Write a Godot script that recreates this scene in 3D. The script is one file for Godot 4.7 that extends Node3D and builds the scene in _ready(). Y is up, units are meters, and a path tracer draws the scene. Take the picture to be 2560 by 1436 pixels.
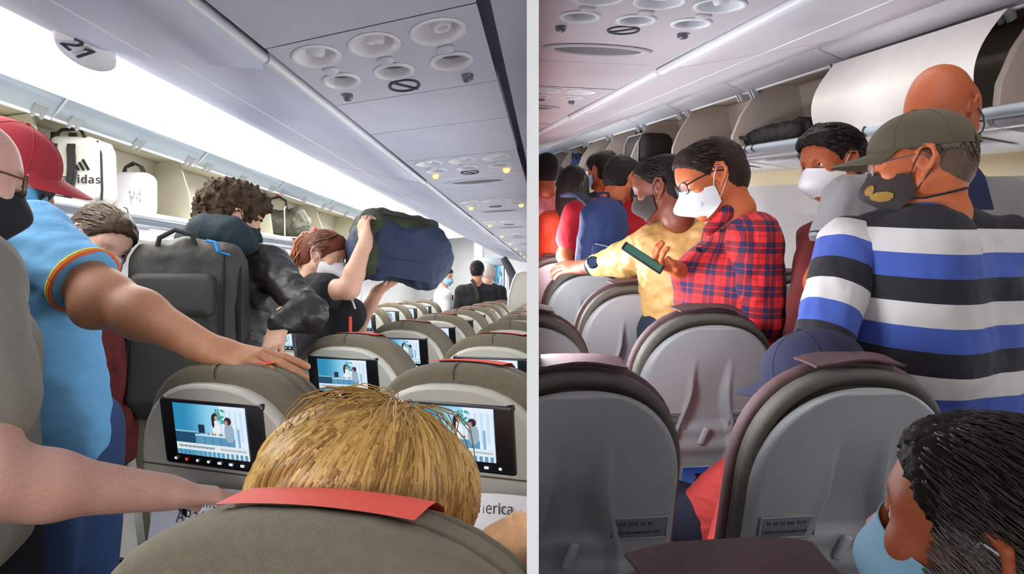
extends Node3D

# ------------------------------------------------------------------ frame of reference
const FOCAL := 1700.0          # focal length in pixels of a 2560 x 1436 picture
const EYE := Vector3(0, 1.32, 0)
const SPLIT := Vector3(0.99953, 0.0, 0.03057)   # normal of the partition between the two cabins
const HALF_WALL := 0.0028
var left_row := Vector3(-0.89083546, 0, -0.45432608)     # left cabin: along a row, away from the partition
var left_axis := Vector3(0.06168164, 0.004691, -0.99808485)
var right_row := Vector3(0.98850576, 0, -0.15118323)
var right_up := Vector3(0.01901205, 0.99206133, 0.12430955)
var right_axis := Vector3(-0.14998304, 0.12575501, -0.98065833)
const NTH := ["first", "second", "third", "fourth", "fifth", "sixth", "seventh", "eighth", "ninth", "tenth", "eleventh", "twelfth"]
var M := {}
var taken := {}
var noise := FastNoiseLite.new()
var rng := RandomNumberGenerator.new()

func at(x: float, y: float, d: float) -> Vector3:
	return EYE + Vector3((x - 1280.0) / FOCAL * d, (718.0 - y) / FOCAL * d, -d)
func in_left(x: float, y: float, d: float) -> Vector3:
	return EYE + left_row * x + Vector3(0, y, 0) + left_axis * d
func in_right(x: float, y: float, d: float) -> Vector3:
	return EYE + right_row * x + right_up * y + right_axis * d
func right_basis() -> Basis:
	return Basis(right_row, right_up, -right_axis)

# ------------------------------------------------------------------ mesh builder (triangle soup or indexed)
class MB:
	var v := PackedVector3Array()
	var n := PackedVector3Array()
	var uv := PackedVector2Array()
	var c := PackedColorArray()
	var g := PackedInt32Array()
	var idx := PackedInt32Array()
	func tri(a: Vector3, b: Vector3, d: Vector3, sm := 0, ua := Vector2.ZERO, ub := Vector2.ZERO, ud := Vector2.ZERO) -> void:
		v.append(a); v.append(d); v.append(b)
		uv.append(ua); uv.append(ud); uv.append(ub)
		g.append(sm); g.append(sm); g.append(sm)
	func quad(a: Vector3, b: Vector3, d: Vector3, e: Vector3, sm := 0, u0 := Vector2(0, 1), u1 := Vector2(1, 1), u2 := Vector2(1, 0), u3 := Vector2(0, 0)) -> void:
		tri(a, b, d, sm, u0, u1, u2)
		tri(a, d, e, sm, u0, u2, u3)
	func flat(a: Vector3, b: Vector3, d: Vector3, e: Vector3) -> void:
		quad(a, b, d, e, -1)
	func box(o: Vector3, s: Vector3, bs := Basis()) -> void:
		var h := s * 0.5
		var p := []
		for i in 8:
			p.append(o + bs * Vector3(h.x if i & 1 else -h.x, h.y if i & 2 else -h.y, h.z if i & 4 else -h.z))
		for f in [[0, 2, 3, 1], [4, 5, 7, 6], [0, 4, 6, 2], [1, 3, 7, 5], [0, 1, 5, 4], [2, 6, 7, 3]]:
			flat(p[f[0]], p[f[1]], p[f[2]], p[f[3]])
	func rbox(o: Vector3, s: Vector3, r: float, bs := Basis(), steps := 1) -> void:
		var h := s * 0.5
		r = minf(r, minf(h.x, minf(h.y, h.z)) * 0.98)
		var inner := h - Vector3.ONE * r
		var axes := [Vector3(1, 0, 0), Vector3(0, 1, 0), Vector3(0, 0, 1)]
		for ax in 3:
			for sg in [-1.0, 1.0]:
				var a1 := (ax + 1) % 3
				var a2 := (ax + 2) % 3
				var n1 := nodes(h[a1], inner[a1], steps)
				var n2 := nodes(h[a2], inner[a2], steps)
				for i in n1.size() - 1:
					for j in n2.size() - 1:
						var q := []
						for k in [[i, j], [i + 1, j], [i + 1, j + 1], [i, j + 1]]:
							var p: Vector3 = axes[ax] * (h[ax] * sg) + axes[a1] * n1[k[0]] + axes[a2] * n2[k[1]]
							var w := p.clamp(-inner, inner)
							q.append(o + bs * (w + (p - w).normalized() * r))
						if sg > 0:
							quad(q[0], q[1], q[2], q[3])
						else:
							quad(q[0], q[3], q[2], q[1])
	func nodes(h: float, w: float, steps: int) -> PackedFloat32Array:
		var a := PackedFloat32Array()
		for i in steps + 1:
			a.append(-h + (h - w) * (1.0 - tan(PI / 4 * (1.0 - float(i) / steps))))
		for i in steps + 1:
			a.append(w + (h - w) * tan(PI / 4 * float(i) / steps))
		return a
	func tube(path: Array, r, sides := 8, caps := true, flat_dir := Vector3.ZERO, flat_k := 1.0) -> void:
		var rings := []
		var side := Vector3.ZERO
		for i in path.size():
			var t: Vector3 = (path[mini(i + 1, path.size() - 1)] - path[maxi(i - 1, 0)]).normalized()
			if side == Vector3.ZERO:
				side = t.cross(Vector3.UP if absf(t.y) < 0.9 else Vector3.RIGHT).normalized()
			side = (side - t * side.dot(t)).normalized()
			var up := t.cross(side)
			var rr: float = r[i] if r is Array else r
			var ring := PackedVector3Array()
			for k in sides:
				var an := TAU * k / sides
				var o := (side * cos(an) + up * sin(an)) * rr
				if flat_k != 1.0:
					o -= flat_dir * o.dot(flat_dir) * (1.0 - flat_k)
				ring.append(path[i] + o)
			rings.append(ring)
		loft(rings, true, caps, caps)
	func loft(rings: Array, closed := true, cap0 := false, cap1 := false, sm := 0) -> void:
		var m: int = rings[0].size()
		for i in rings.size() - 1:
			var a: PackedVector3Array = rings[i]
			var b: PackedVector3Array = rings[i + 1]
			for k in (m if closed else m - 1):
				var k2 := (k + 1) % m
				var u0 := float(k) / m
				var u1 := float(k + 1) / m
				var w0 := float(i) / (rings.size() - 1)
				var w1 := float(i + 1) / (rings.size() - 1)
				quad(a[k], a[k2], b[k2], b[k], sm, Vector2(u0, w0), Vector2(u1, w0), Vector2(u1, w1), Vector2(u0, w1))
		for e in 2:
			if (cap0 if e == 0 else cap1):
				var ring: PackedVector3Array = rings[0 if e == 0 else rings.size() - 1]
				var mid := Vector3.ZERO
				for p in ring:
					mid += p
				mid /= m
				for k in m:
					if e == 0:
						tri(mid, ring[(k + 1) % m], ring[k], 7)
					else:
						tri(mid, ring[k], ring[(k + 1) % m], 7)
	func lathe(prof: Array, segs: int, xf := Transform3D(), cap0 := false, cap1 := false) -> void:
		var rings := []
		for p in prof:
			var ring := PackedVector3Array()
			for k in segs:
				var an := TAU * k / segs
				ring.append(xf * Vector3(p[0] * cos(an), p[1], -p[0] * sin(an)))
			rings.append(ring)
		loft(rings, true, cap0, cap1)
	func sheet(nu: int, nv: int, f: Callable, th: float) -> void:
		# a curved sheet with a thickness; f(u, v) -> Vector3
		var p := []
		for j in nv + 1:
			var row := PackedVector3Array()
			for i in nu + 1:
				row.append(f.call(float(i) / nu, float(j) / nv))
			p.append(row)
		var q := []
		for j in nv + 1:
			var row := PackedVector3Array()
			for i in nu + 1:
				var du: Vector3 = p[j][mini(i + 1, nu)] - p[j][maxi(i - 1, 0)]
				var dv: Vector3 = p[mini(j + 1, nv)][i] - p[maxi(j - 1, 0)][i]
				row.append(p[j][i] - du.cross(dv).normalized() * th)
			q.append(row)
		for j in nv:
			for i in nu:
				var u0 := float(i) / nu
				var u1 := float(i + 1) / nu
				var w0 := 1.0 - float(j) / nv
				var w1 := 1.0 - float(j + 1) / nv
				quad(p[j][i], p[j][i + 1], p[j + 1][i + 1], p[j + 1][i], 0, Vector2(u0, w0), Vector2(u1, w0), Vector2(u1, w1), Vector2(u0, w1))
				if th > 0.0:
					quad(q[j][i], q[j + 1][i], q[j + 1][i + 1], q[j][i + 1], 1)
		if th > 0.0:
			for i in nu:
				quad(p[0][i + 1], p[0][i], q[0][i], q[0][i + 1], 2)
				quad(p[nv][i], p[nv][i + 1], q[nv][i + 1], q[nv][i], 2)
			for j in nv:
				quad(p[j][0], p[j + 1][0], q[j + 1][0], q[j][0], 3)
				quad(p[j + 1][nu], p[j][nu], q[j][nu], q[j + 1][nu], 3)
	func add(o: MB, xf := Transform3D()) -> void:
		var w := o.soup()
		for i in w.v.size():
			v.append(xf * w.v[i])
		uv.append_array(w.uv)
		g.append_array(w.g)
		if w.n.size():
			for i in w.n.size():
				n.append((xf.basis * w.n[i]).normalized())
		if w.c.size():
			c.append_array(w.c)
	func soup() -> MB:
		if idx.is_empty():
			return self
		var o := MB.new()
		for i in idx:
			o.v.append(v[i]); o.n.append(n[i]); o.g.append(0)
			o.uv.append(uv[i] if uv.size() else Vector2.ZERO)
			if c.size():
				o.c.append(c[i])
		return o
	func warp(f: Callable) -> MB:
		for i in v.size():
			v[i] = f.call(v[i])
		return self
	func paint(col: Color, from := 0) -> void:
		while c.size() < v.size():
			c.append(col)
	func clipped(pl: Plane) -> MB:
		# keeps what lies below the plane
		var s := soup()
		var o := MB.new()
		var has_n := s.n.size() > 0
		var has_c := s.c.size() > 0
		for t in s.v.size() / 3:
			var out := []
			for k in 3:
				var i := t * 3 + k
				var j := t * 3 + (k + 1) % 3
				var a := pl.distance_to(s.v[i])
				var b := pl.distance_to(s.v[j])
				if a <= 0:
					out.append([s.v[i], s.uv[i], s.n[i] if has_n else Vector3.ZERO, s.c[i] if has_c else Color.WHITE])
				if (a < 0 and b > 0) or (a > 0 and b < 0):
					var w := a / (a - b)
					out.append([s.v[i].lerp(s.v[j], w), s.uv[i].lerp(s.uv[j], w), s.n[i].lerp(s.n[j], w) if has_n else Vector3.ZERO, s.c[i].lerp(s.c[j], w) if has_c else Color.WHITE])
			for k in range(1, out.size() - 1):
				for e in [out[0], out[k], out[k + 1]]:
					o.v.append(e[0]); o.uv.append(e[1]); o.g.append(s.g[t * 3])
					if has_n:
						o.n.append(e[2])
					if has_c:
						o.c.append(e[3])
		return o
	func mesh() -> ArrayMesh:
		if idx.size() or n.size():
			var am := ArrayMesh.new()
			var a := []
			a.resize(Mesh.ARRAY_MAX)
			a[Mesh.ARRAY_VERTEX] = v
			a[Mesh.ARRAY_NORMAL] = n
			if uv.size() == v.size():
				a[Mesh.ARRAY_TEX_UV] = uv
			if c.size() == v.size():
				a[Mesh.ARRAY_COLOR] = c
			if idx.size():
				a[Mesh.ARRAY_INDEX] = idx
			am.add_surface_from_arrays(Mesh.PRIMITIVE_TRIANGLES, a)
			return am
		var st := SurfaceTool.new()
		st.begin(Mesh.PRIMITIVE_TRIANGLES)
		for i in v.size():
			st.set_smooth_group(g[i])
			st.set_uv(uv[i])
			if c.size() == v.size():
				st.set_color(c[i])
			st.add_vertex(v[i])
		st.generate_normals()
		st.index()
		return st.commit()

# ------------------------------------------------------------------ signed-distance figures, meshed as surface nets
class Sdf:
	var A := PackedVector3Array()
	var BA := PackedVector3Array()
	var INV := PackedFloat32Array()
	var R1 := PackedFloat32Array()
	var R2 := PackedFloat32Array()
	var FN := PackedVector3Array()
	var FK := PackedFloat32Array()
	var K := PackedFloat32Array()
	var OP := PackedInt32Array()
	var fnl: FastNoiseLite = null
	var amp := 0.0
	var nb := Basis()
	func cap(a: Vector3, b: Vector3, r1: float, r2: float, k := 0.02, fn := Vector3.ZERO, fk := 1.0) -> void:
		put(a, b, r1, r2, k, fn, fk, 0)
	func ball(a: Vector3, r: float, k := 0.02, fn := Vector3.ZERO, fk := 1.0) -> void:
		put(a, a, r, r, k, fn, fk, 0)
	func cut(a: Vector3, b: Vector3, r1: float, r2: float, k := 0.01, fn := Vector3.ZERO, fk := 1.0) -> void:
		put(a, b, r1, r2, k, fn, fk, 1)
	func put(a: Vector3, b: Vector3, r1: float, r2: float, k: float, fn: Vector3, fk: float, op: int) -> void:
		A.append(a); BA.append(b - a); R1.append(r1); R2.append(r2 - r1); K.append(maxf(k, 0.0001)); FN.append(fn.normalized()); FK.append(fk); OP.append(op)
		var l := (b - a).length_squared()
		INV.append(1.0 / l if l > 1e-12 else 0.0)
	func chain(pts: Array, rs: Array, k := 0.02, fn := Vector3.ZERO, fk := 1.0) -> void:
		for i in pts.size() - 1:
			cap(pts[i], pts[i + 1], rs[i], rs[i + 1], k, fn, fk)
	func grown(by: float) -> Sdf:
		var o := Sdf.new()
		for i in A.size():
			o.put(A[i], A[i] + BA[i], R1[i] + by, R1[i] + R2[i] + by, K[i], FN[i], FK[i], OP[i])
		return o
	func near(p: Vector3, list: PackedInt32Array) -> float:
		var d := 1e3
		for i in list:
			var w := p - A[i]
			var ba := BA[i]
			var h := clampf(w.dot(ba) * INV[i], 0.0, 1.0)
			w -= ba * h
			var fk := FK[i]
			if fk != 1.0:
				var fn := FN[i]
				w += fn * (w.dot(fn) * (fk - 1.0))
			var e := w.length() - R1[i] - R2[i] * h
			var k := K[i]
			if OP[i] == 0:
				var q := k - absf(d - e)
				d = minf(d, e)
				if q > 0.0:
					d -= q * q * 0.25 / k
			else:
				e = -e
				var q := k - absf(d - e)
				d = maxf(d, e)
				if q > 0.0:
					d += q * q * 0.25 / k
		if fnl:
			d += amp * fnl.get_noise_3dv(nb * p)
		return d
	func mesh(cell: float) -> MB:
		const N := 6
		var bs := cell * N
		var blocks := {}
		var fmax := 1.0
		for i in A.size():
			fmax = maxf(fmax, FK[i] if OP[i] == 0 else 1.0)
			var r := maxf(R1[i], R1[i] + R2[i]) + K[i] + cell * 1.5 + absf(amp)
			var a := A[i]
			var b := A[i] + BA[i]
			var lo := (a.min(b) - Vector3.ONE * r) / bs
			var hi := (a.max(b) + Vector3.ONE * r) / bs
			for x in range(floori(lo.x), floori(hi.x) + 1):
				for y in range(floori(lo.y), floori(hi.y) + 1):
					for z in range(floori(lo.z), floori(hi.z) + 1):
						var key := Vector3i(x, y, z)
						var l: PackedInt32Array = blocks.get(key, PackedInt32Array())
						l.append(i)
						blocks[key] = l
		var out := MB.new()
		var cells := {}
		var edges := PackedInt64Array()
		var edges_s := PackedByteArray()
		var reach := bs * 0.87 * minf(fmax, 2.2) + absf(amp)
		var val := PackedFloat32Array()
		val.resize((N + 1) * (N + 1) * (N + 1))
		const S := N + 1
		for key: Vector3i in blocks:
			var list: PackedInt32Array = blocks[key]
			var o := Vector3(key) * bs
			if absf(near(o + Vector3.ONE * bs * 0.5, list)) > reach:
				continue
			var t := 0
			var any_in := false
			var any_out := false
			for z in S:
				for y in S:
					for x in S:
						var d := near(o + Vector3(x, y, z) * cell, list)
						val[t] = d
						if d < 0.0:
							any_in = true
						else:
							any_out = true
						t += 1
			if not (any_in and any_out):
				continue
			for z in N:
				for y in N:
					for x in N:
						var b := x + y * S + z * S * S
						var c0 := val[b]; var c1 := val[b + 1]; var c2 := val[b + S]; var c3 := val[b + S + 1]
						var b2 := b + S * S
						var c4 := val[b2]; var c5 := val[b2 + 1]; var c6 := val[b2 + S]; var c7 := val[b2 + S + 1]
						var m := int(c0 < 0) + int(c1 < 0) + int(c2 < 0) + int(c3 < 0) + int(c4 < 0) + int(c5 < 0) + int(c6 < 0) + int(c7 < 0)
						if m == 0 or m == 8:
							continue
						var s := Vector3.ZERO
						var cnt := 0
						if (c0 < 0) != (c1 < 0): s += Vector3(c0 / (c0 - c1), 0, 0); cnt += 1
						if (c2 < 0) != (c3 < 0): s += Vector3(c2 / (c2 - c3), 1, 0); cnt += 1
						if (c4 < 0) != (c5 < 0): s += Vector3(c4 / (c4 - c5), 0, 1); cnt += 1
						if (c6 < 0) != (c7 < 0): s += Vector3(c6 / (c6 - c7), 1, 1); cnt += 1
						if (c0 < 0) != (c2 < 0): s += Vector3(0, c0 / (c0 - c2), 0); cnt += 1
						if (c1 < 0) != (c3 < 0): s += Vector3(1, c1 / (c1 - c3), 0); cnt += 1
						if (c4 < 0) != (c6 < 0): s += Vector3(0, c4 / (c4 - c6), 1); cnt += 1
						if (c5 < 0) != (c7 < 0): s += Vector3(1, c5 / (c5 - c7), 1); cnt += 1
						if (c0 < 0) != (c4 < 0): s += Vector3(0, 0, c0 / (c0 - c4)); cnt += 1
						if (c1 < 0) != (c5 < 0): s += Vector3(1, 0, c1 / (c1 - c5)); cnt += 1
						if (c2 < 0) != (c6 < 0): s += Vector3(0, 1, c2 / (c2 - c6)); cnt += 1
						if (c3 < 0) != (c7 < 0): s += Vector3(1, 1, c3 / (c3 - c7)); cnt += 1
						var gx := key.x * N + x + 100000
						var gy := key.y * N + y + 100000
						var gz := key.z * N + z + 100000
						var id: int = gx + gy * 262144 + gz * 68719476736
						cells[id] = out.v.size()
						out.v.append(o + (Vector3(x, y, z) + s / cnt) * cell)
						out.n.append(Vector3(c1 - c0 + c3 - c2 + c5 - c4 + c7 - c6, c2 - c0 + c3 - c1 + c6 - c4 + c7 - c5, c4 - c0 + c5 - c1 + c6 - c2 + c7 - c3).normalized())
						if (c0 < 0) != (c1 < 0): edges.append(id); edges_s.append(0 if c0 < 0 else 1)
						if (c0 < 0) != (c2 < 0): edges.append(id); edges_s.append(2 if c0 < 0 else 3)
						if (c0 < 0) != (c4 < 0): edges.append(id); edges_s.append(4 if c0 < 0 else 5)
		const DX := 1
		const DY := 262144
		const DZ := 68719476736
		for e in edges.size():
			var id := edges[e]
			var s := edges_s[e]
			var p := DY if s < 2 else (DZ if s < 4 else DX)
			var q := DZ if s < 2 else (DX if s < 4 else DY)
			if not (cells.has(id - p) and cells.has(id - q) and cells.has(id - p - q)):
				continue
			var i0: int = cells[id]
			var i1: int = cells[id - p]
			var i2: int = cells[id - p - q]
			var i3: int = cells[id - q]
			if s & 1:
				out.idx.append_array([i0, i1, i2, i0, i2, i3])
			else:
				out.idx.append_array([i0, i2, i1, i0, i3, i2])
		return out

# ------------------------------------------------------------------ things and parts
func numbered(called: String) -> String:
	var k: int = taken.get(called, -1) + 1
	taken[called] = k
	return called if k == 0 else "%s_%03d" % [called, k]
func thing(called: String, label: String, category: String, xf := Transform3D(), group := "") -> Node3D:
	var o := Node3D.new()
	o.name = numbered(called)
	o.transform = xf
	add_child(o)
	o.set_meta("label", label)
	o.set_meta("category", category)
	if group:
		o.set_meta("group", group)
	return o
func root_of(n: Node3D) -> Node3D:
	while n.get_parent() != self:
		n = n.get_parent()
	return n
var side_now := -1.0           # which cabin is being built: -1 left, 1 right, 0 none
func split_plane(xf: Transform3D) -> Plane:
	# what is above this plane (in the thing's own space) lies beyond the partition
	var w := Plane(SPLIT * -side_now, (SPLIT * -side_now).dot(EYE) - HALF_WALL)
	return xf.affine_inverse() * w
func part(mb: MB, called: String, mat: Material, parent: Node3D, world := false, shared: ArrayMesh = null) -> MeshInstance3D:
	var root := root_of(parent)
	if world:
		var inv := root.transform.affine_inverse()
		var same := root.transform.basis.is_equal_approx(Basis())
		for i in mb.v.size():
			mb.v[i] = inv * mb.v[i]
		if not same:
			for i in mb.n.size():
				mb.n[i] = inv.basis * mb.n[i]
	var mesh := shared
	if side_now != 0.0:
		var pl := split_plane(root.transform)
		var over := false
		var under := false
		var box := shared.get_aabb() if shared else AABB()
		if shared:
			for k in 8:
				if pl.distance_to(box.get_endpoint(k)) > 0: over = true
				else: under = true
		else:
			for p in mb.v:
				if pl.distance_to(p) > 0: over = true
				else: under = true
		if over and not under:
			return null
		if over:
			var cm := mb.clipped(pl)
			if cm.v.is_empty():
				return null
			mesh = cm.mesh()
	if mesh == null:
		mesh = mb.mesh()
	var o := MeshInstance3D.new()
	o.name = called
	o.mesh = mesh
	o.material_override = mat
	parent.add_child(o, true)
	return o
func struct(mb: MB, called: String, mat: Material, xf := Transform3D()) -> MeshInstance3D:
	var hold := Node3D.new()
	hold.name = "hold"
	hold.transform = xf
	add_child(hold)
	var o := part(mb, called, mat, hold)
	if o == null:
		hold.free()
		return null
	hold.remove_child(o)
	remove_child(hold)
	hold.free()
	o.transform = xf
	o.name = numbered(called)
	add_child(o)
	o.set_meta("kind", "structure")
	return o
func prop(mb: MB, called: String, label: String, category: String, mat: Material, xf := Transform3D(), group := "") -> MeshInstance3D:
	var t := thing(called, label, category, xf, group)
	var o := part(mb, "body", mat, t)
	return o

# ------------------------------------------------------------------ materials
func tex_noise(freq: float, lo: Color, hi: Color, seed_ := 1, normal := false, bump := 4.0, size := 256, octaves := 4, kind := FastNoiseLite.TYPE_SIMPLEX_SMOOTH) -> NoiseTexture2D:
	var f := FastNoiseLite.new()
	f.seed = seed_
	f.noise_type = kind
	f.frequency = freq
	f.fractal_octaves = octaves
	var t := NoiseTexture2D.new()
	t.width = size
	t.height = size
	t.seamless = true
	t.noise = f
	if normal:
		t.as_normal_map = true
		t.bump_strength = bump
	else:
		var r := Gradient.new()
		r.set_color(0, lo)
		r.set_color(1, hi)
		t.color_ramp = r
	return t
var grain: Texture2D
var weave: Texture2D
var mottle: Texture2D
func mat(name_: String, col: Color, rough := 0.6, o := {}) -> StandardMaterial3D:
	var m := StandardMaterial3D.new()
	m.resource_name = name_
	m.albedo_color = col
	m.roughness = rough
	m.metallic = o.get("metal", 0.0)
	m.metallic_specular = o.get("spec", 0.5)
	if o.has("tex"):
		m.albedo_texture = o.tex
	if o.has("tri"):
		m.uv1_triplanar = true
		m.uv1_scale = Vector3.ONE * o.tri
		if o.get("world", false):
			m.uv1_world_triplanar = true
	if o.has("normal"):
		m.normal_enabled = true
		m.normal_texture = o.normal
		m.normal_scale = o.get("nscale", 1.0)
	if o.has("vc"):
		m.vertex_color_use_as_albedo = true
	if o.has("emit"):
		m.emission_enabled = true
		m.emission = o.emit
		m.emission_energy_multiplier = o.get("energy", 1.0)
		if o.has("emit_tex"):
			m.emission_texture = o.emit_tex
			m.emission_operator = BaseMaterial3D.EMISSION_OP_MULTIPLY
	if o.has("rim"):
		m.rim_enabled = true
		m.rim = o.rim
		m.rim_tint = 0.6
	if o.has("coat"):
		m.clearcoat_enabled = true
		m.clearcoat = o.coat
		m.clearcoat_roughness = 0.25
	if o.has("sss"):
		m.subsurf_scatter_enabled = true
		m.subsurf_scatter_strength = o.sss
	if o.has("alpha"):
		m.transparency = BaseMaterial3D.TRANSPARENCY_ALPHA
		m.albedo_color.a = o.alpha
	M[name_] = m
	return m
func rgb(r: int, g: int, b: int) -> Color:
	return Color(r / 255.0, g / 255.0, b / 255.0)
func smooth(a: float, b: float, x: float) -> float:
	var t := clampf((x - a) / (b - a), 0, 1)
	return t * t * (3 - 2 * t)
func text_mb(s: String, size: float, xf: Transform3D, bold := false) -> MB:
	# lettering lying in the xy plane of xf, centred
	var f := SystemFont.new()
	f.font_names = PackedStringArray(["Droid Sans"])
	if bold:
		f.font_weight = 700
	var tm := TextMesh.new()
	tm.font = f
	tm.text = s
	tm.font_size = 32
	tm.pixel_size = size / 32.0
	tm.depth = 0.0008
	var a := tm.get_mesh_arrays()
	var mb := MB.new()
	var ix = a[Mesh.ARRAY_INDEX]
	var vs: PackedVector3Array = a[Mesh.ARRAY_VERTEX]
	if ix == null or ix.size() == 0:
		ix = range(vs.size())
	for i in ix:
		mb.v.append(xf * vs[i])
		mb.uv.append(Vector2.ZERO)
		mb.g.append(-1)
	return mb

# ================================================================== the scene
func _ready() -> void:
	rng.seed = 7
	noise.seed = 3
	noise.frequency = 1.0
	noise.fractal_octaves = 2
	stage()
	materials()
	side_now = 0.0
	partition()
	side_now = -1.0
	left_cabin()
	side_now = 1.0
	right_cabin()
	side_now = -1.0
	left_seats()
	left_baggage()
	left_people()
	side_now = 1.0
	right_seats()
	right_baggage()
	right_people()

func area(called: String, xf: Transform3D, size: Vector2, energy: float, col: Color) -> void:
	var l := AreaLight3D.new()
	l.name = numbered(called)
	l.transform = xf
	l.area_size = size
	l.light_energy = energy
	l.light_color = col
	l.area_normalize_energy = true
	l.area_range = 30.0
	l.area_attenuation = 2.0
	l.shadow_enabled = true
	add_child(l)

const COVE_ENERGY := 2.4
const LEFT_UNSEEN_PANEL_ENERGY := 0.5
const LEFT_FAR_WINDOW_ENERGY := 0.5
const LEFT_REAR_ENERGY := 3.4
const RIGHT_REAR_ENERGY := 2.6
const RIGHT_UNSEEN_PANEL_ENERGY := 0.9
const RIGHT_AISLE_ENERGY := 0.26
const RIGHT_FAR_WINDOW_ENERGY := 0.2
func stage() -> void:
	var cam := Camera3D.new()
	cam.name = "camera"
	cam.position = EYE
	cam.fov = rad_to_deg(2.0 * atan(718.0 / FOCAL))
	cam.near = 0.05
	cam.current = true
	add_child(cam)
	var we := WorldEnvironment.new()
	we.name = "world"
	var e := Environment.new()
	e.background_mode = Environment.BG_COLOR
	e.background_color = Color(0.75, 0.8, 0.88)
	e.background_energy_multiplier = 1.0
	e.tonemap_mode = Environment.TONE_MAPPER_LINEAR
	e.tonemap_exposure = 1.0
	e.sdfgi_enabled = true
	e.ssao_enabled = true
	e.ssil_enabled = true
	we.environment = e
	add_child(we)

func materials() -> void:
	grain = tex_noise(0.08, Color.BLACK, Color.WHITE, 5, true, 3.0)
	weave = tex_noise(0.2, Color.BLACK, Color.WHITE, 9, true, 6.0, 256, 2)
	var soft := tex_noise(0.01, Color(0.96, 0.96, 0.965), Color(1, 1, 1), 17, false, 0, 256, 3)
	mottle = tex_noise(0.02, Color(0.9, 0.9, 0.9), Color(1, 1, 1), 11, false, 0, 256, 5)
	var fine := {"tri": 1.5, "tex": soft}
	mat("ceiling_grey", rgb(214, 218, 232), 0.55, fine)
	mat("panel_grey", rgb(208, 215, 236), 0.5, fine)
	mat("service_white", rgb(218, 223, 240), 0.45, fine)
	mat("trim_white", rgb(238, 240, 246), 0.35)
	mat("print_dark", rgb(58, 60, 74), 0.6)
	mat("lens_violet", rgb(100, 103, 122), 0.25, {"coat": 0.6})
	mat("speaker_cloth", rgb(128, 130, 134), 0.9, {"normal": weave, "tri": 60.0, "nscale": 0.6})
	mat("cove_glow", rgb(250, 250, 250), 0.5, {"emit": Color(1, 1, 0.985), "energy": 1.5})
	mat("panel_glow", rgb(240, 246, 250), 0.4, {"emit": Color(0.95, 0.98, 1), "energy": 1.2})
	mat("amber_glow", rgb(255, 200, 120), 0.4, {"emit": Color(1, 0.72, 0.38), "energy": 2.2})
	mat("bin_inner", rgb(212, 208, 190), 0.6, fine)
	mat("bin_rail", rgb(190, 204, 214), 0.45, fine)
	mat("metal_grey", rgb(168, 172, 174), 0.45, {"metal": 0.2})
	mat("side_white", rgb(238, 238, 238), 0.5, fine)
	mat("floor_carpet", rgb(52, 58, 74), 0.95, {"normal": weave, "tri": 14.0})
	mat("partition_white", rgb(250, 250, 250), 0.5)
	# left seats
	mat("seat_fabric", rgb(112, 104, 86), 0.8, {"normal": weave, "tri": 12.0, "nscale": 0.5, "tex": mottle, "rim": 0.3})
	mat("seat_seam", rgb(76, 71, 60), 0.8)
	mat("seat_shell", rgb(186, 184, 174), 0.45, fine)
	mat("red_tab", rgb(226, 78, 62), 0.6, {"normal": weave, "tri": 20.0, "nscale": 0.3})
	mat("bezel_black", rgb(14, 15, 20), 0.3, {"coat": 0.3})
	var film := film_image()
	mat("screen_film", rgb(30, 30, 34), 0.3, {"emit": Color.WHITE, "energy": 0.95, "emit_tex": film})
	mat("icon_white", rgb(230, 235, 240), 0.5, {"emit": Color(0.9, 0.95, 1), "energy": 0.7})
	mat("icon_red", rgb(220, 60, 40), 0.5, {"emit": Color(1, 0.25, 0.15), "energy": 0.7})
	mat("paper_silver", rgb(182, 186, 200), 0.5)
	mat("paper_white", rgb(232, 233, 238), 0.6)
	# right cabin
	mat("shell_grey", rgb(168, 170, 172), 0.42, {"normal": grain, "tri": 30.0, "nscale": 0.3, "tex": mottle})
	mat("cover_olive", rgb(98, 92, 84), 0.68, {"normal": weave, "tri": 10.0, "nscale": 0.4, "tex": mottle})
	mat("cover_plum", rgb(96, 68, 70), 0.68, {"normal": weave, "tri": 10.0, "nscale": 0.4, "tex": mottle})
	mat("placard_grey", rgb(112, 115, 124), 0.5)
	mat("latch_silver", rgb(176, 180, 188), 0.35)
	mat("r_panel", rgb(206, 200, 206), 0.5, fine)
	mat("r_bin_inner", rgb(196, 184, 172), 0.6, fine)
	mat("r_door_white", rgb(246, 242, 236), 0.4, fine)
	mat("r_rail", rgb(206, 206, 212), 0.45, fine)
	mat("r_side", rgb(214, 208, 204), 0.5, fine)
	mat("cream", rgb(240, 222, 178), 0.6)
	mat("card_photo", Color.WHITE, 0.4, {"tex": card_image()})

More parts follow.
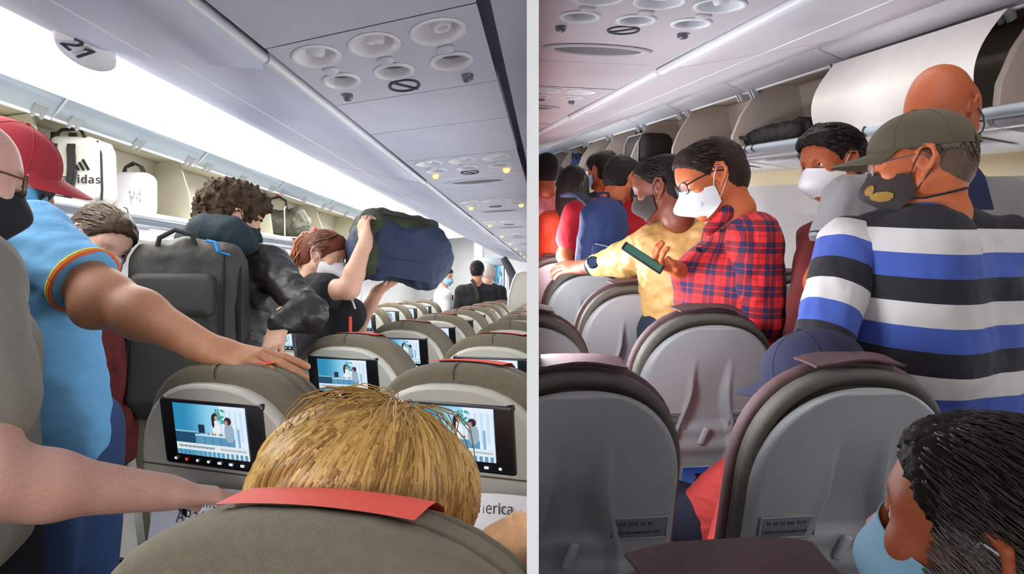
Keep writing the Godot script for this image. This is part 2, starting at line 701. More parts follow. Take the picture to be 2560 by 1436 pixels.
func film_image() -> ImageTexture:
	# still of a film: two people at a kitchen island, a caption bar below
	var w := 256
	var h := 160
	var im := Image.create(w, h, false, Image.FORMAT_RGB8)
	for y in h:
		for x in w:
			var t := float(x) / w
			var c := Color(0.16, 0.55, 0.72).lerp(Color(0.62, 0.86, 0.97), smooth(0.1, 0.6, t))
			if x > 165:
				c = Color(0.9, 0.95, 1.0)
				if (x / 9) % 2 == 0 and y > 14 and y < 105:
					c = Color(0.8, 0.9, 0.98)
			im.set_pixel(x, y, c)
	var blob := func(cx: float, cy: float, rx: float, ry: float, col: Color):
		for y in range(maxi(0, int(cy - ry)), mini(h, int(cy + ry) + 1)):
			for x in range(maxi(0, int(cx - rx)), mini(w, int(cx + rx) + 1)):
				if pow((x - cx) / rx, 2) + pow((y - cy) / ry, 2) < 1.0:
					im.set_pixel(x, y, col)
	for k in 40:      # the plant between the two
		blob.call(168 + rng.randf_range(-16, 14), 28 + rng.randf_range(-18, 26), 4, 3, Color(0.25, 0.55 + rng.randf() * 0.2, 0.62))
	im.fill_rect(Rect2i(0, 88, 90, 40), Color(0.1, 0.3, 0.42))        # cupboards
	im.fill_rect(Rect2i(0, 84, 120, 5), Color(0.55, 0.75, 0.85))
	im.fill_rect(Rect2i(86, 62, 22, 26), Color(0.09, 0.17, 0.27))     # kettle
	im.fill_rect(Rect2i(72, 96, 140, 34), Color(0.36, 0.6, 0.74))     # island
	im.fill_rect(Rect2i(72, 92, 146, 5), Color(0.8, 0.92, 0.97))
	for k in 5:
		im.fill_rect(Rect2i(76 + k * 28, 100, 2, 30), Color(0.2, 0.42, 0.56))
	blob.call(150, 70, 15, 26, Color(0.93, 0.95, 0.98))               # woman in white
	blob.call(148, 34, 9, 12, Color(0.16, 0.1, 0.13))
	blob.call(140, 48, 5, 20, Color(0.16, 0.1, 0.13))
	blob.call(152, 38, 6, 8, Color(0.78, 0.6, 0.56))
	blob.call(194, 80, 17, 30, Color(0.6, 0.7, 0.78))                 # man in grey
	blob.call(192, 44, 12, 12, Color(0.2, 0.12, 0.18))
	blob.call(186, 50, 6, 8, Color(0.75, 0.55, 0.52))
	for k in 8:
		blob.call(120 + k * 8, 88, 3, 4, [Color(0.75, 0.35, 0.3), Color(0.9, 0.85, 0.7), Color(0.35, 0.5, 0.4)][k % 3])
	im.fill_rect(Rect2i(222, 66, 8, 62), Color(0.55, 0.72, 0.82))
	im.fill_rect(Rect2i(0, 122, w, 22), Color(0.88, 0.93, 0.95))      # caption bar
	for k in 26:
		im.fill_rect(Rect2i(8 + k * 5, 130, 3, 5 + k % 3), Color(0.3, 0.36, 0.42))
	for k in 18:
		im.fill_rect(Rect2i(158 + k * 5, 131, 3, 4 + k % 2), Color(0.5, 0.56, 0.62))
	for k in 16:
		im.fill_rect(Rect2i(k * 16, 144, 10, 16), Color(0.4, 0.6, 0.72))
	return ImageTexture.create_from_image(im)

func card_image() -> ImageTexture:
	var w := 192
	var h := 96
	var im := Image.create(w, h, false, Image.FORMAT_RGB8)
	im.fill(Color(0.82, 0.8, 0.85))
	for y in h:
		for x in 112:
			im.set_pixel(x, y, Color(0.16, 0.34, 0.72).lerp(Color(0.42, 0.58, 0.85), float(y) / 60.0) if y < 62 else Color(0.3, 0.16, 0.1))
	for k in 60:
		var cx := rng.randf_range(42, 96)
		var cy := rng.randf_range(24, 62)
		im.fill_rect(Rect2i(int(cx), int(cy), 9, 6), Color(0.28, 0.15, 0.12))
	for k in 5:
		im.fill_rect(Rect2i(124 + k * 6, 34, 4, 16), Color(0.2, 0.2, 0.3))
	im.fill_rect(Rect2i(122, 34, 34, 3), Color(0.2, 0.2, 0.3))
	for k in 9:
		im.fill_rect(Rect2i(122 + k * 7, 66, 5, 3), Color(0.35, 0.35, 0.42))
		im.fill_rect(Rect2i(122 + k * 7, 76, 5, 3), Color(0.35, 0.35, 0.42))
	return ImageTexture.create_from_image(im)

# ------------------------------------------------------------------ added partition between the cabins
func partition() -> void:
	var along := Vector3(0.03057, 0, -0.99953)
	var bs := Basis(SPLIT, Vector3.UP, -along)
	var mb := MB.new()
	mb.box(EYE + along * (0.32 + 8.0) + Vector3(0, -0.02, 0), Vector3(HALF_WALL * 2, 3.4, 16.0), bs)
	var o := struct(mb, "wall_added_middle", M.partition_white)  # added divider; also keeps the light of the two cabins apart
	mb = MB.new()
	mb.box(EYE - along * (0.12 + 0.8) + Vector3(0, -0.02, 0), Vector3(HALF_WALL * 2, 3.4, 1.6), bs)
	struct(mb, "wall_added_rear", M.partition_white)  # added behind the viewpoint to stop light leaking between the cabins
	# floor and end wall behind the viewpoint, roof skin over both cabins
	mb = MB.new()
	mb.box(Vector3(0, 1.2, 1.75), Vector3(9.0, 4.0, 0.1))
	struct(mb, "wall_rear", M.side_white)  # out of view, white so that light bounces forward
	# unseen lamp panels behind the viewpoint, placed to light what faces it
	for s in [-1.0, 1.0]:
		var t := thing("unseen_wall_lamp", "unseen white lamp panel on the end wall behind the viewpoint, %s cabin" % ("bright" if s < 0 else "darker"), "lamp", Transform3D(Basis(), Vector3(s * 1.1, 1.75, 1.68)))
		var lb := MB.new()
		lb.rbox(Vector3.ZERO, Vector3(1.44, 0.74, 0.04), 0.015)
		part(lb, "housing", M.trim_white, t)
		lb = MB.new()
		lb.box(Vector3(0, 0, -0.021), Vector3(1.36, 0.66, 0.006))
		part(lb, "diffuser_light", M.panel_glow, t)
		area("unseen_wall_lamp_light", Transform3D(Basis(), Vector3(s * 1.1, 1.75, 1.64)), Vector2(1.36, 0.66), LEFT_REAR_ENERGY if s < 0 else RIGHT_REAR_ENERGY, Color(1, 0.99, 0.98))
	# unseen glowing panels shaped as windows, placed on both partition faces to light the cabins
	for s in [-1.0, 1.0]:
		for k in range(1, 9):
			var d := 0.75 + k * 0.8
			var y := -0.3 if s < 0 else -0.32 + d * 0.128
			var c: Vector3 = EYE + along * d + Vector3(0, y, 0) + SPLIT * s * (HALF_WALL + 0.002)
			var fb := Basis(along * s, Vector3.UP, SPLIT * s)
			var t := MB.new()
			var ring := []
			for e in [[0.15, 0.0], [0.15, 0.004], [0.135, 0.005], [0.125, 0.001]]:
				var r := PackedVector3Array()
				for q in 24:
					var an := TAU * q / 24
					var cx: float = signf(cos(an)) * pow(absf(cos(an)), 0.6)
					var cy: float = signf(sin(an)) * pow(absf(sin(an)), 0.6)
					r.append(c + fb * Vector3(cx * e[0], cy * (e[0] + 0.06), e[1]))
				ring.append(r)
			t.loft(ring, true, false, false)
			var w := struct(t, "window_%d" % (k + 1 + (0 if s < 0 else 20)), M.trim_white)
			var pane := MB.new()
			pane.loft([ring[3], ring[3]], true, true, false)
			var hold := MeshInstance3D.new()
			hold.name = "pane"
			hold.mesh = pane.mesh()
			hold.material_override = M.panel_glow
			w.add_child(hold)
			area("window_light", Transform3D(Basis(-along * s, Vector3.UP, -SPLIT * s), c + SPLIT * s * 0.012), Vector2(0.24, 0.36), LEFT_UNSEEN_PANEL_ENERGY if s < 0 else RIGHT_UNSEEN_PANEL_ENERGY, Color(0.96, 0.98, 1.0))

# ------------------------------------------------------------------ left cabin
func strip(mb: MB, prof: Array, d0: float, d1: float, f: Callable, flip := false, sm := 0) -> void:
	# a profile of (x, y) points drawn along the cabin
	for i in prof.size() - 1:
		var a: Vector3 = f.call(prof[i][0], prof[i][1], d0)
		var b: Vector3 = f.call(prof[i + 1][0], prof[i + 1][1], d0)
		var c: Vector3 = f.call(prof[i + 1][0], prof[i + 1][1], d1)
		var e: Vector3 = f.call(prof[i][0], prof[i][1], d1)
		if flip:
			mb.quad(a, e, c, b, sm)
		else:
			mb.quad(a, b, c, e, sm)
func slab(prof: Array, d0: float, d1: float, f: Callable, sm := 0) -> MB:
	# a closed profile drawn along the cabin, with both ends closed
	var mb := MB.new()
	var loop := prof.duplicate()
	loop.append(prof[0])
	strip(mb, loop, d0, d1, f, false, sm)
	for e in 2:
		var d := d0 if e == 0 else d1
		for i in range(1, prof.size() - 1):
			var a: Vector3 = f.call(prof[0][0], prof[0][1], d)
			var b: Vector3 = f.call(prof[i][0], prof[i][1], d)
			var c: Vector3 = f.call(prof[i + 1][0], prof[i + 1][1], d)
			if e == 0:
				mb.tri(a, c, b, -1)
			else:
				mb.tri(a, b, c, -1)
	return mb
func bar(x0: float, x1: float, y0: float, y1: float, d0: float, d1: float, f: Callable) -> MB:
	return slab([[x0, y0], [x1, y0], [x1, y1], [x0, y1]], d0, d1, f, -1)
func sheet_of(prof: Array, th: float) -> Array:
	# closes an open profile into a thin slab, thickness th upwards
	var r := prof.duplicate()
	for i in range(prof.size() - 1, -1, -1):
		r.append([prof[i][0], prof[i][1] + th])
	return r
func annulus(mb: MB, c: Vector3, ux: Vector3, uy: Vector3, nrm: Vector3, prof: Array, segs := 28) -> void:
	# prof: (scale, depth along nrm)
	var rings := []
	for p in prof:
		var r := PackedVector3Array()
		for k in segs:
			var an := TAU * k / segs
			r.append(c + (ux * cos(an) + uy * sin(an)) * p[0] + nrm * p[1])
		rings.append(r)
	mb.loft(rings, true, false, false)
func disc(mb: MB, c: Vector3, ux: Vector3, uy: Vector3, segs := 28) -> void:
	var r := PackedVector3Array()
	for k in segs:
		r.append(c + ux * cos(TAU * k / segs) + uy * sin(TAU * k / segs))
	mb.loft([r, r], true, true, false)

func service_unit(f: Callable, xm: float, y: float, half: float, d: float, ux: Vector3, ud: Vector3, up: Vector3, label: String, mats: Dictionary, lit: bool, speaker: bool) -> void:
	# passenger service panel: three air nozzles, three reading lights, no-smoking sign, call lights, speaker
	var o: Vector3 = f.call(xm, y, d)
	var t := thing("service_panel", label, "service panel", Transform3D(Basis(), o), "service panels over the seats")
	var base := MB.new()
	var cx := 64
	var cd := 56
	for i in cx:
		for j in cd:
			var x0 := xm - half + half * 2.0 * i / cx
			var x1 := xm - half + half * 2.0 * (i + 1) / cx
			var e0 := d - 0.065 + 0.33 * j / cd
			var e1 := d - 0.065 + 0.33 * (j + 1) / cd
			var px := (x0 + x1) * 0.5 - xm
			var pd := (e0 + e1) * 0.5 - d
			var open := false
			for k in [-0.114, 0.0, 0.114]:
				open = open or Vector2(px - k, pd).length() < 0.042 or Vector2(px - k, pd - 0.127).length() < 0.034
			if not open:
				base.quad(f.call(x0, y, e0), f.call(x1, y, e0), f.call(x1, y, e1), f.call(x0, y, e1), 1)
	part(base, "plate", mats.plate, t, true)
	var dn := -up
	for i in 3:
		var x := xm + 0.114 * (1 - i)
		var c: Vector3 = f.call(x, y - 0.0005, d)
		# nozzle bowl
		var mb := MB.new()
		annulus(mb, c, ux, ud, dn, [[0.0475, 0.0], [0.047, 0.002], [0.044, 0.003], [0.0385, 0.0], [0.035, -0.012], [0.026, -0.022], [0.015, -0.026], [0.002, -0.027]])
		var b := part(mb, "nozzle_bowl", mats.trim, t, true)
		var nz := MB.new()
		var ax := (dn * 0.8 + ud * (0.25 - 0.1 * i) + ux * (0.3 - 0.3 * i)).normalized()
		var s1 := ax.cross(ud).normalized()
		annulus(nz, c - dn * 0.024, s1, ax.cross(s1), ax, [[0.016, 0.0], [0.0155, 0.016], [0.013, 0.021], [0.008, 0.021], [0.006, 0.014], [0.0005, 0.014]], 20)
		if b:
			part(nz, "air_nozzle", mats.trim, b, true)
		# reading light
		c = f.call(x, y - 0.0005, d + 0.127)
		mb = MB.new()
		annulus(mb, c, ux, ud, dn, [[0.041, 0.0], [0.040, 0.0025], [0.033, 0.003], [0.031, -0.003], [0.029, -0.014]])
		var l := part(mb, "reading_light", mats.trim, t, true)
		mb = MB.new()
		disc(mb, c - dn * 0.014, ux * 0.0295, ud * 0.0295)
		if l:
			part(mb, "lens", mats.lens, l, true)
		# button beside it
		c = f.call(x, y - 0.0005, d + 0.07)
		mb = MB.new()
		annulus(mb, c, ux, ud, dn, [[0.016, 0.0], [0.015, 0.003], [0.004, 0.0035], [0.0005, 0.0035]], 20)
		part(mb, "button", mats.plate, t, true)
	for s in [-1, 1]:
		var c: Vector3 = f.call(xm + s * 0.132, y - 0.0005, d + 0.212)
		var mb := MB.new()
		annulus(mb, c, ux, ud, dn, [[0.012, 0.0], [0.011, 0.008], [0.006, 0.011], [0.0005, 0.011]], 16)
		part(mb, "call_light", mats.lens if not lit else M.amber_glow, t, true)
	# no-smoking sign: ring and bar
	var c: Vector3 = f.call(xm, y - 0.001, d + 0.208)
	var mb := MB.new()
	annulus(mb, c, ux, ud, dn, [[0.034, 0.0], [0.034, 0.0015], [0.0285, 0.0015], [0.0285, 0.0]], 32)
	mb.box(c + dn * 0.0008, Vector3(0.006, 0.0014, 0.058), Basis((ux + ud * 0.75).normalized(), up, (ux + ud * 0.75).normalized().cross(up)).rotated(up, 0.15))
	part(mb, "no_smoking_sign", M.print_dark, t, true)
	if speaker:
		c = f.call(xm, y - 0.0005, d + 0.40)
		mb = MB.new()
		annulus(mb, c, ux * 2.9, ud * 1.2, dn, [[0.046, 0.0], [0.045, 0.003], [0.038, 0.004], [0.0365, 0.0005]], 40)
		var r := part(mb, "speaker_ring", mats.plate, t, true)
		mb = MB.new()
		disc(mb, c + dn * 0.0012, ux * 0.107, ud * 0.0442, 40)
		if r:
			part(mb, "speaker_grille", M.speaker_cloth, r, true)

func left_cabin() -> void:
	var f := in_left
	# shell
	struct(bar(-1.4, 4.4, -1.42, -1.32, -3.4, 14.0, f), "floor", M.floor_carpet)
	struct(bar(-1.4, 4.4, 1.02, 1.1, -3.4, 14.0, f), "ceiling", M.ceiling_grey)
	var side := [[3.08, 0.30], [3.16, 0.18], [3.22, 0.0], [3.25, -0.3], [3.22, -0.8], [3.12, -1.32], [3.3, -1.32], [3.4, -0.3], [3.3, 1.02], [3.1, 1.02], [3.1, 0.3]]
	struct(slab(side, -3.4, 14.0, f), "wall_left", M.side_white)
	# wall panels' seams and windows
	for k in 12:
		var d := 0.9 + k * 0.83
		var mb := MB.new()
		var c := f.call(3.235, -0.12, d) as Vector3
		var nrm := -left_row
		var ring := []
		for e in [[0.16, -0.01], [0.16, 0.012], [0.145, 0.016], [0.125, -0.004]]:
			var r := PackedVector3Array()
			for q in 24:
				var an := TAU * q / 24
				r.append(c + left_axis * signf(cos(an)) * pow(absf(cos(an)), 0.6) * e[0] + Vector3.UP * signf(sin(an)) * pow(absf(sin(an)), 0.6) * (e[0] + 0.05) + nrm * e[1])
			ring.append(r)
		mb.loft(ring, true)
		var w := struct(mb, "window_%d" % (k + 41), M.side_white)
		var pane := MB.new()
		pane.loft([ring[3], ring[3]], true, true)
		part_plain(pane, "pane", M.panel_glow, w)
		area("window_light", Transform3D(Basis(-left_axis, Vector3.UP, Vector3.UP.cross(left_axis)).orthonormalized(), c - left_row * 0.03), Vector2(0.24, 0.34), LEFT_FAR_WINDOW_ENERGY, Color(0.97, 0.98, 1.0))
	# glowing ceiling cove over the aisle
	for k in 10:
		var d := -1.2 + k * 1.35
		var t := thing("cove_light", "%s glowing white ceiling light strip along the aisle of the bright cabin" % NTH[k], "ceiling light", Transform3D(Basis(), f.call(2.1, 0.9, d)), "ceiling light strips of the bright cabin")
		part(slab([[1.5, 0.92], [1.9, 0.905], [2.3, 0.9], [2.5, 0.88], [2.5, 0.93], [1.5, 0.96]], d + 0.003, d + 1.347, f), "diffuser", M.cove_glow, t, true)
		var c: Vector3 = f.call(1.98, 0.86, d + 0.675)
		area("cove_lamp", Transform3D(Basis(left_axis, left_row, Vector3.UP).orthonormalized(), c), Vector2(1.3, 0.7), COVE_ENERGY, Color(1, 0.99, 0.97))
	var mb := slab([[0.8, 0.95], [1.5, 0.93], [1.5, 0.99], [0.8, 1.0]], -3.0, 13.0, f)
	struct(mb, "ceiling_aisle", M.ceiling_grey)
	# overhead bins on the viewer's side: lower faces, one unit after another
	var ends := [-2.0, -0.6, 0.86, 2.2, 3.54, 4.88, 6.22, 7.56, 8.9, 10.24, 11.6]
	for k in ends.size() - 1:
		var d0: float = ends[k] + 0.004
		var d1: float = ends[k + 1] - 0.004
		var t := thing("overhead_bin", "pale grey overhead bin underside beside the oval row number plate" if k == 1 else "pale grey overhead bin underside, %s along the bright cabin's near side" % NTH[k], "overhead bin", Transform3D(Basis(), f.call(0.8, 0.5, d0)), "overhead bins above the near seats")
		var drop := 0.018 if k == 1 else 0.0
		var prof := [[0.506, 0.362 - drop], [0.64, 0.388 - drop], [0.772, 0.42 - drop], [0.90, 0.452 - drop], [0.997, 0.48 - drop], [1.01, 0.52], [1.0, 0.7], [0.96, 0.95], [0.6, 0.95], [0.5, 0.4]]
		part(slab(prof, d0, d1, f), "door_panel", M.panel_grey, t, true)
		var tr := slab([[0.494, 0.357], [0.502, 0.353], [0.510, 0.357], [0.510, 0.372], [0.494, 0.372]], d0, d1, f)
		part(tr, "edge_trim", M.trim_white, t, true)
		var ln := slab([[0.769, 0.4185 - drop], [0.775, 0.4195 - drop], [0.775, 0.424], [0.769, 0.424]], d0, d1, f)
		part(ln, "crease_line", M.trim_white, t, true)
	# row number plate
	var c := left_on(214, 122, 0.447)
	var t := thing("row_number_plate", "pale oval row number plate with 21 beside the ceiling light", "sign", Transform3D(Basis(), c))
	var nrm := (Vector3.DOWN * 0.9 - left_row * 0.3 - left_axis * 0.15).normalized()
	var uy := nrm.cross(left_axis).normalized()
	mb = MB.new()
	annulus(mb, c, (left_axis - nrm * left_axis.dot(nrm)).normalized() * 1.75, uy, nrm, [[0.038, -0.02], [0.038, 0.004], [0.035, 0.008], [0.001, 0.008]], 36)
	part(mb, "plate", M.trim_white, t, true)
	var tb := Basis(-left_axis.cross(nrm).cross(nrm).normalized(), Vector3.UP, nrm)
	var tx := (left_axis - nrm * left_axis.dot(nrm)).normalized()
	tb = Basis(tx, nrm.cross(tx), nrm)
	part(text_mb("21", 0.05, Transform3D(tb, c + nrm * 0.0085 - left_axis * 0.02), true), "number", M.print_dark, t, true)
	# service channel: dark gaps, filler panels and service units
	struct(slab([[0.07, 0.52], [0.5, 0.52], [0.5, 0.55], [0.07, 0.55]], -2.0, 11.6, f), "ceiling_channel", M.panel_grey)
	struct(slab([[-1.2, 0.36], [0.088, 0.36], [0.088, 0.55], [-1.2, 0.55]], -2.0, 11.6, f), "ceiling_panel", M.panel_grey)
	var lm := {"plate": M.service_white, "trim": M.trim_white, "lens": M.lens_violet}
	for k in 12:
		var d := 0.889 - 0.957 + k * 0.957
		if k > 0:
			service_unit(f, 0.294, 0.36, 0.186, d, left_row, left_axis, Vector3.UP, ["", "service panel with three air nozzles and unlit call lights, nearest the viewer", "second service panel of the bright cabin, with amber lights and a speaker", "third service panel along the bright cabin, with amber call lights"][k] if k < 4 else "small far service panel with amber lights, %s along the bright cabin" % NTH[k - 1], lm, k > 1, k > 1)
		# plain filler panels between the units
		var a := d + 0.268
		var b := d + 0.53
		for q in 2:
			var e0 := a if q == 0 else b + 0.003
			var e1 := b if q == 0 else d + 0.957 - 0.068
			struct(slab([[0.108, 0.36], [0.48, 0.36], [0.48, 0.378], [0.108, 0.378]], e0, e1, f, -1), "ceiling_filler", M.service_white)
	# open bins across the aisle
	for k in 9:
		var d0 := 2.08 - 2.62 + k * 1.31
		var d1 := d0 + 1.302
		var label: String = ["open overhead bin at the left edge", "open overhead bin behind the red cap", "open overhead bin holding the striped white sports bag and the white shell bag", "open overhead bin behind the curly head", "open overhead bin holding the dark green bag with white piping"][k] if k < 5 else "small open overhead bin far along the bright cabin, %s in its row" % NTH[k]
		var b := thing("open_bin", label, "overhead bin", Transform3D(Basis(), f.call(2.7, 0.4, d0)), "open bins across the aisle")
		part(slab([[2.63, 0.425], [3.09, 0.39], [3.09, 0.37], [2.63, 0.405]], d0, d1, f), "shelf", M.bin_inner, b, true)
		part(slab([[3.05, 0.39], [3.085, 0.6], [3.02, 0.85], [3.06, 0.9], [3.1, 0.88], [3.1, 0.39]], d0, d1, f), "back", M.bin_inner, b, true)
		part(slab([[2.62, 0.84], [3.05, 0.86], [3.05, 0.885], [2.62, 0.885]], d0, d1, f), "roof", M.bin_inner, b, true)
		part(slab([[2.64, 0.40], [3.08, 0.37], [3.05, 0.85], [2.78, 0.84], [2.68, 0.62]], d1 - 0.012, d1 + 0.004, f, -1), "divider", M.bin_inner, b, true)
		# front lip: rounded rail with segments
		part(slab([[2.60, 0.408], [2.608, 0.424], [2.63, 0.432], [2.65, 0.424], [2.655, 0.40], [2.62, 0.39]], d0, d1, f), "shelf_rail", M.trim_white, b, true)
		part(slab([[2.655, 0.40], [2.66, 0.38], [2.678, 0.36], [2.70, 0.356], [2.70, 0.40]], d0, d1, f), "front_lip", M.bin_rail, b, true)
		for q in 2:
			var cd := d0 + 0.45 + q * 0.1
			part(slab([[2.595, 0.404], [2.604, 0.429], [2.632, 0.438], [2.65, 0.42], [2.62, 0.388]], cd, cd + 0.012, f), "rail_clip", M.seat_seam, b, true)
		# door frame rail above the opening, with hinges
		part(slab([[2.5, 0.884], [2.56, 0.85], [2.63, 0.80], [2.66, 0.81], [2.63, 0.86], [2.56, 0.90]], d0, d1, f), "frame_rail", M.bin_rail, b, true)
		part(slab([[2.622, 0.803], [2.636, 0.792], [2.646, 0.80], [2.636, 0.812]], d0, d1, f), "rail_edge", M.trim_white, b, true)
		part(slab([[2.496, 0.892], [2.5, 0.878], [2.636, 0.796], [2.64, 0.803]], d0 - 0.006, d0 + 0.008, f), "joint_strip", M.trim_white, b, true)
		for q in 3:
			var hd: float = d0 + [0.10, 0.62, 1.17][q]
			var h := MB.new()
			h.add(slab([[2.575, 0.832], [2.62, 0.802], [2.626, 0.808], [2.58, 0.842]], hd, hd + 0.09, f, -1))
			for w in 2:
				h.add(slab([[2.615, 0.80], [2.635, 0.782], [2.65, 0.795], [2.63, 0.812]], hd + 0.01 + w * 0.055, hd + 0.03 + w * 0.055, f, -1))
			part(h, "hinge", M.metal_grey, b, true)
		# underside with its own service plates
		part(slab([[2.70, 0.356], [2.80, 0.35], [3.07, 0.302], [3.07, 0.33], [2.70, 0.38]], d0 + 0.003, d1 + 0.004, f), "underside", M.side_white, b, true)
		part(slab([[2.765, 0.3515], [2.95, 0.322], [2.95, 0.318], [2.765, 0.3475]], d0 + 0.3, d0 + 0.95, f), "service_plate", M.panel_grey, b, true)
	left_far_end()

func part_plain(mb: MB, called: String, m: Material, parent: Node3D) -> void:
	var o := MeshInstance3D.new()
	o.name = called
	o.mesh = mb.mesh()
	o.material_override = m
	parent.add_child(o, true)

func left_on(x: float, y: float, h: float) -> Vector3:
	# where the line of sight through a pixel meets a level h above the eye
	var r := at(x, y, 1.0) - EYE
	return EYE + r * (h / r.y)

func left_far_end() -> void:
	# bulkhead at the far end, doorway, tall seat shell and screen
	var f := in_left
	struct(bar(-1.4, 4.4, -1.42, 1.1, 13.2, 13.4, f), "wall_far_left", M.side_white)
	var p := at(1232, 735, 10.6)
	var t := thing("bulkhead_column", "white bulkhead column at the far end of the bright cabin", "bulkhead", Transform3D(Basis(), Vector3(p.x, 0, p.z)))
	var mb := MB.new()
	mb.rbox(at(1198, 800, 10.8), Vector3(0.14, 2.9, 0.3), 0.02)
	part(mb, "column", M.side_white, t, true)
	mb = MB.new()
	mb.rbox(at(1236, 655, 10.75), Vector3(0.36, 0.12, 0.25), 0.02)
	part(mb, "header", M.bin_rail, t, true)
	mb = MB.new()
	mb.rbox(at(1266, 740, 10.7), Vector3(0.05, 1.5, 0.2), 0.015)
	part(mb, "door_post", M.trim_white, t, true)
	t = thing("wall_screen", "small blue screen on the wall at the far end of the bright cabin", "screen", Transform3D(Basis(), at(1248, 700, 10.9)))
	mb = MB.new()
	mb.rbox(at(1248, 704, 10.95), Vector3(0.18, 0.56, 0.04), 0.01)
	part(mb, "frame", M.bezel_black, t, true)
	mb = MB.new()
	var o := at(1248, 704, 10.925)
	mb.quad(o + Vector3(-0.075, -0.25, 0), o + Vector3(0.075, -0.25, 0), o + Vector3(0.075, 0.25, 0), o + Vector3(-0.075, 0.25, 0))
	part(mb, "picture", M.screen_film, t, true)
	t = thing("curtain", "dark grey tied curtain beside the far doorway", "curtain", Transform3D(Basis(), at(1280, 690, 10.0)))
	mb = MB.new()
	mb.tube([at(1258, 645, 10.0), at(1270, 665, 10.0), at(1283, 692, 10.0), at(1287, 730, 10.0)], [0.05, 0.06, 0.07, 0.09], 10)
	part(mb, "cloth", M.print_dark, t, true)
	t = thing("tall_seat_shell", "tall pale grey rounded seat shell at the far end of the bright cabin", "seat", Transform3D(Basis(), at(1300, 760, 7.6)))
	mb = MB.new()
	var a := []
	for e in [[0.0, 0.0], [0.008, 0.02], [0.008, 0.06], [0.0, 0.08]]:
		var r := PackedVector3Array()
		var base := at(1298, 718, 7.6)
		var ol := [[-0.14, -0.9], [-0.12, -0.1], [-0.07, 0.08], [-0.03, 0.155], [0.03, 0.175], [0.25, 0.175], [0.25, -0.9]]
		for q in ol:
			r.append(base + Vector3(q[0], q[1], -e[1]) * 1.0)
		a.append(r)
	mb.loft(a, true, true, true, -1)
	part(mb, "shell", M.seat_shell, t, true)
	mb = MB.new()
	var edge := []
	for q in [[-0.14, -0.5], [-0.12, -0.1], [-0.07, 0.08], [-0.03, 0.155], [0.03, 0.175], [0.25, 0.175]]:
		edge.append(at(1298, 718, 7.595) + Vector3(q[0], q[1], 0))
	mb.tube(edge, 0.008, 6)
	part(mb, "edge_trim", M.trim_white, t, true)

# ------------------------------------------------------------------ left seats
func arch(hw: float, top: float, low: float, a: float, z: float, segs := 10, ex := 2.6) -> PackedVector3Array:
	# outline of a seat back: straight sides, rounded top
	var r := PackedVector3Array()
	r.append(Vector3(-hw, low, z))
	r.append(Vector3(-hw, (low + top - a) * 0.5, z))
	for k in segs * 2 + 1:
		var an := PI - PI * k / (segs * 2)
		var cx := signf(cos(an)) * pow(absf(cos(an)), 2.0 / ex)
		var cy := pow(absf(sin(an)), 2.0 / ex)
		r.append(Vector3(hw * cx, top - a + a * cy, z))
	r.append(Vector3(hw, (low + top - a) * 0.5, z))
	r.append(Vector3(hw, low, z))
	r.reverse()
	return r
const LEFT_TOP := 1.17
const RAKE := 0.14
func raked(top: float) -> Callable:
	return func(p: Vector3) -> Vector3: return Vector3(p.x, p.y, p.z + (p.y - top) * RAKE) if p.y > 0.45 else Vector3(p.x, p.y, p.z + (0.45 - top) * RAKE)

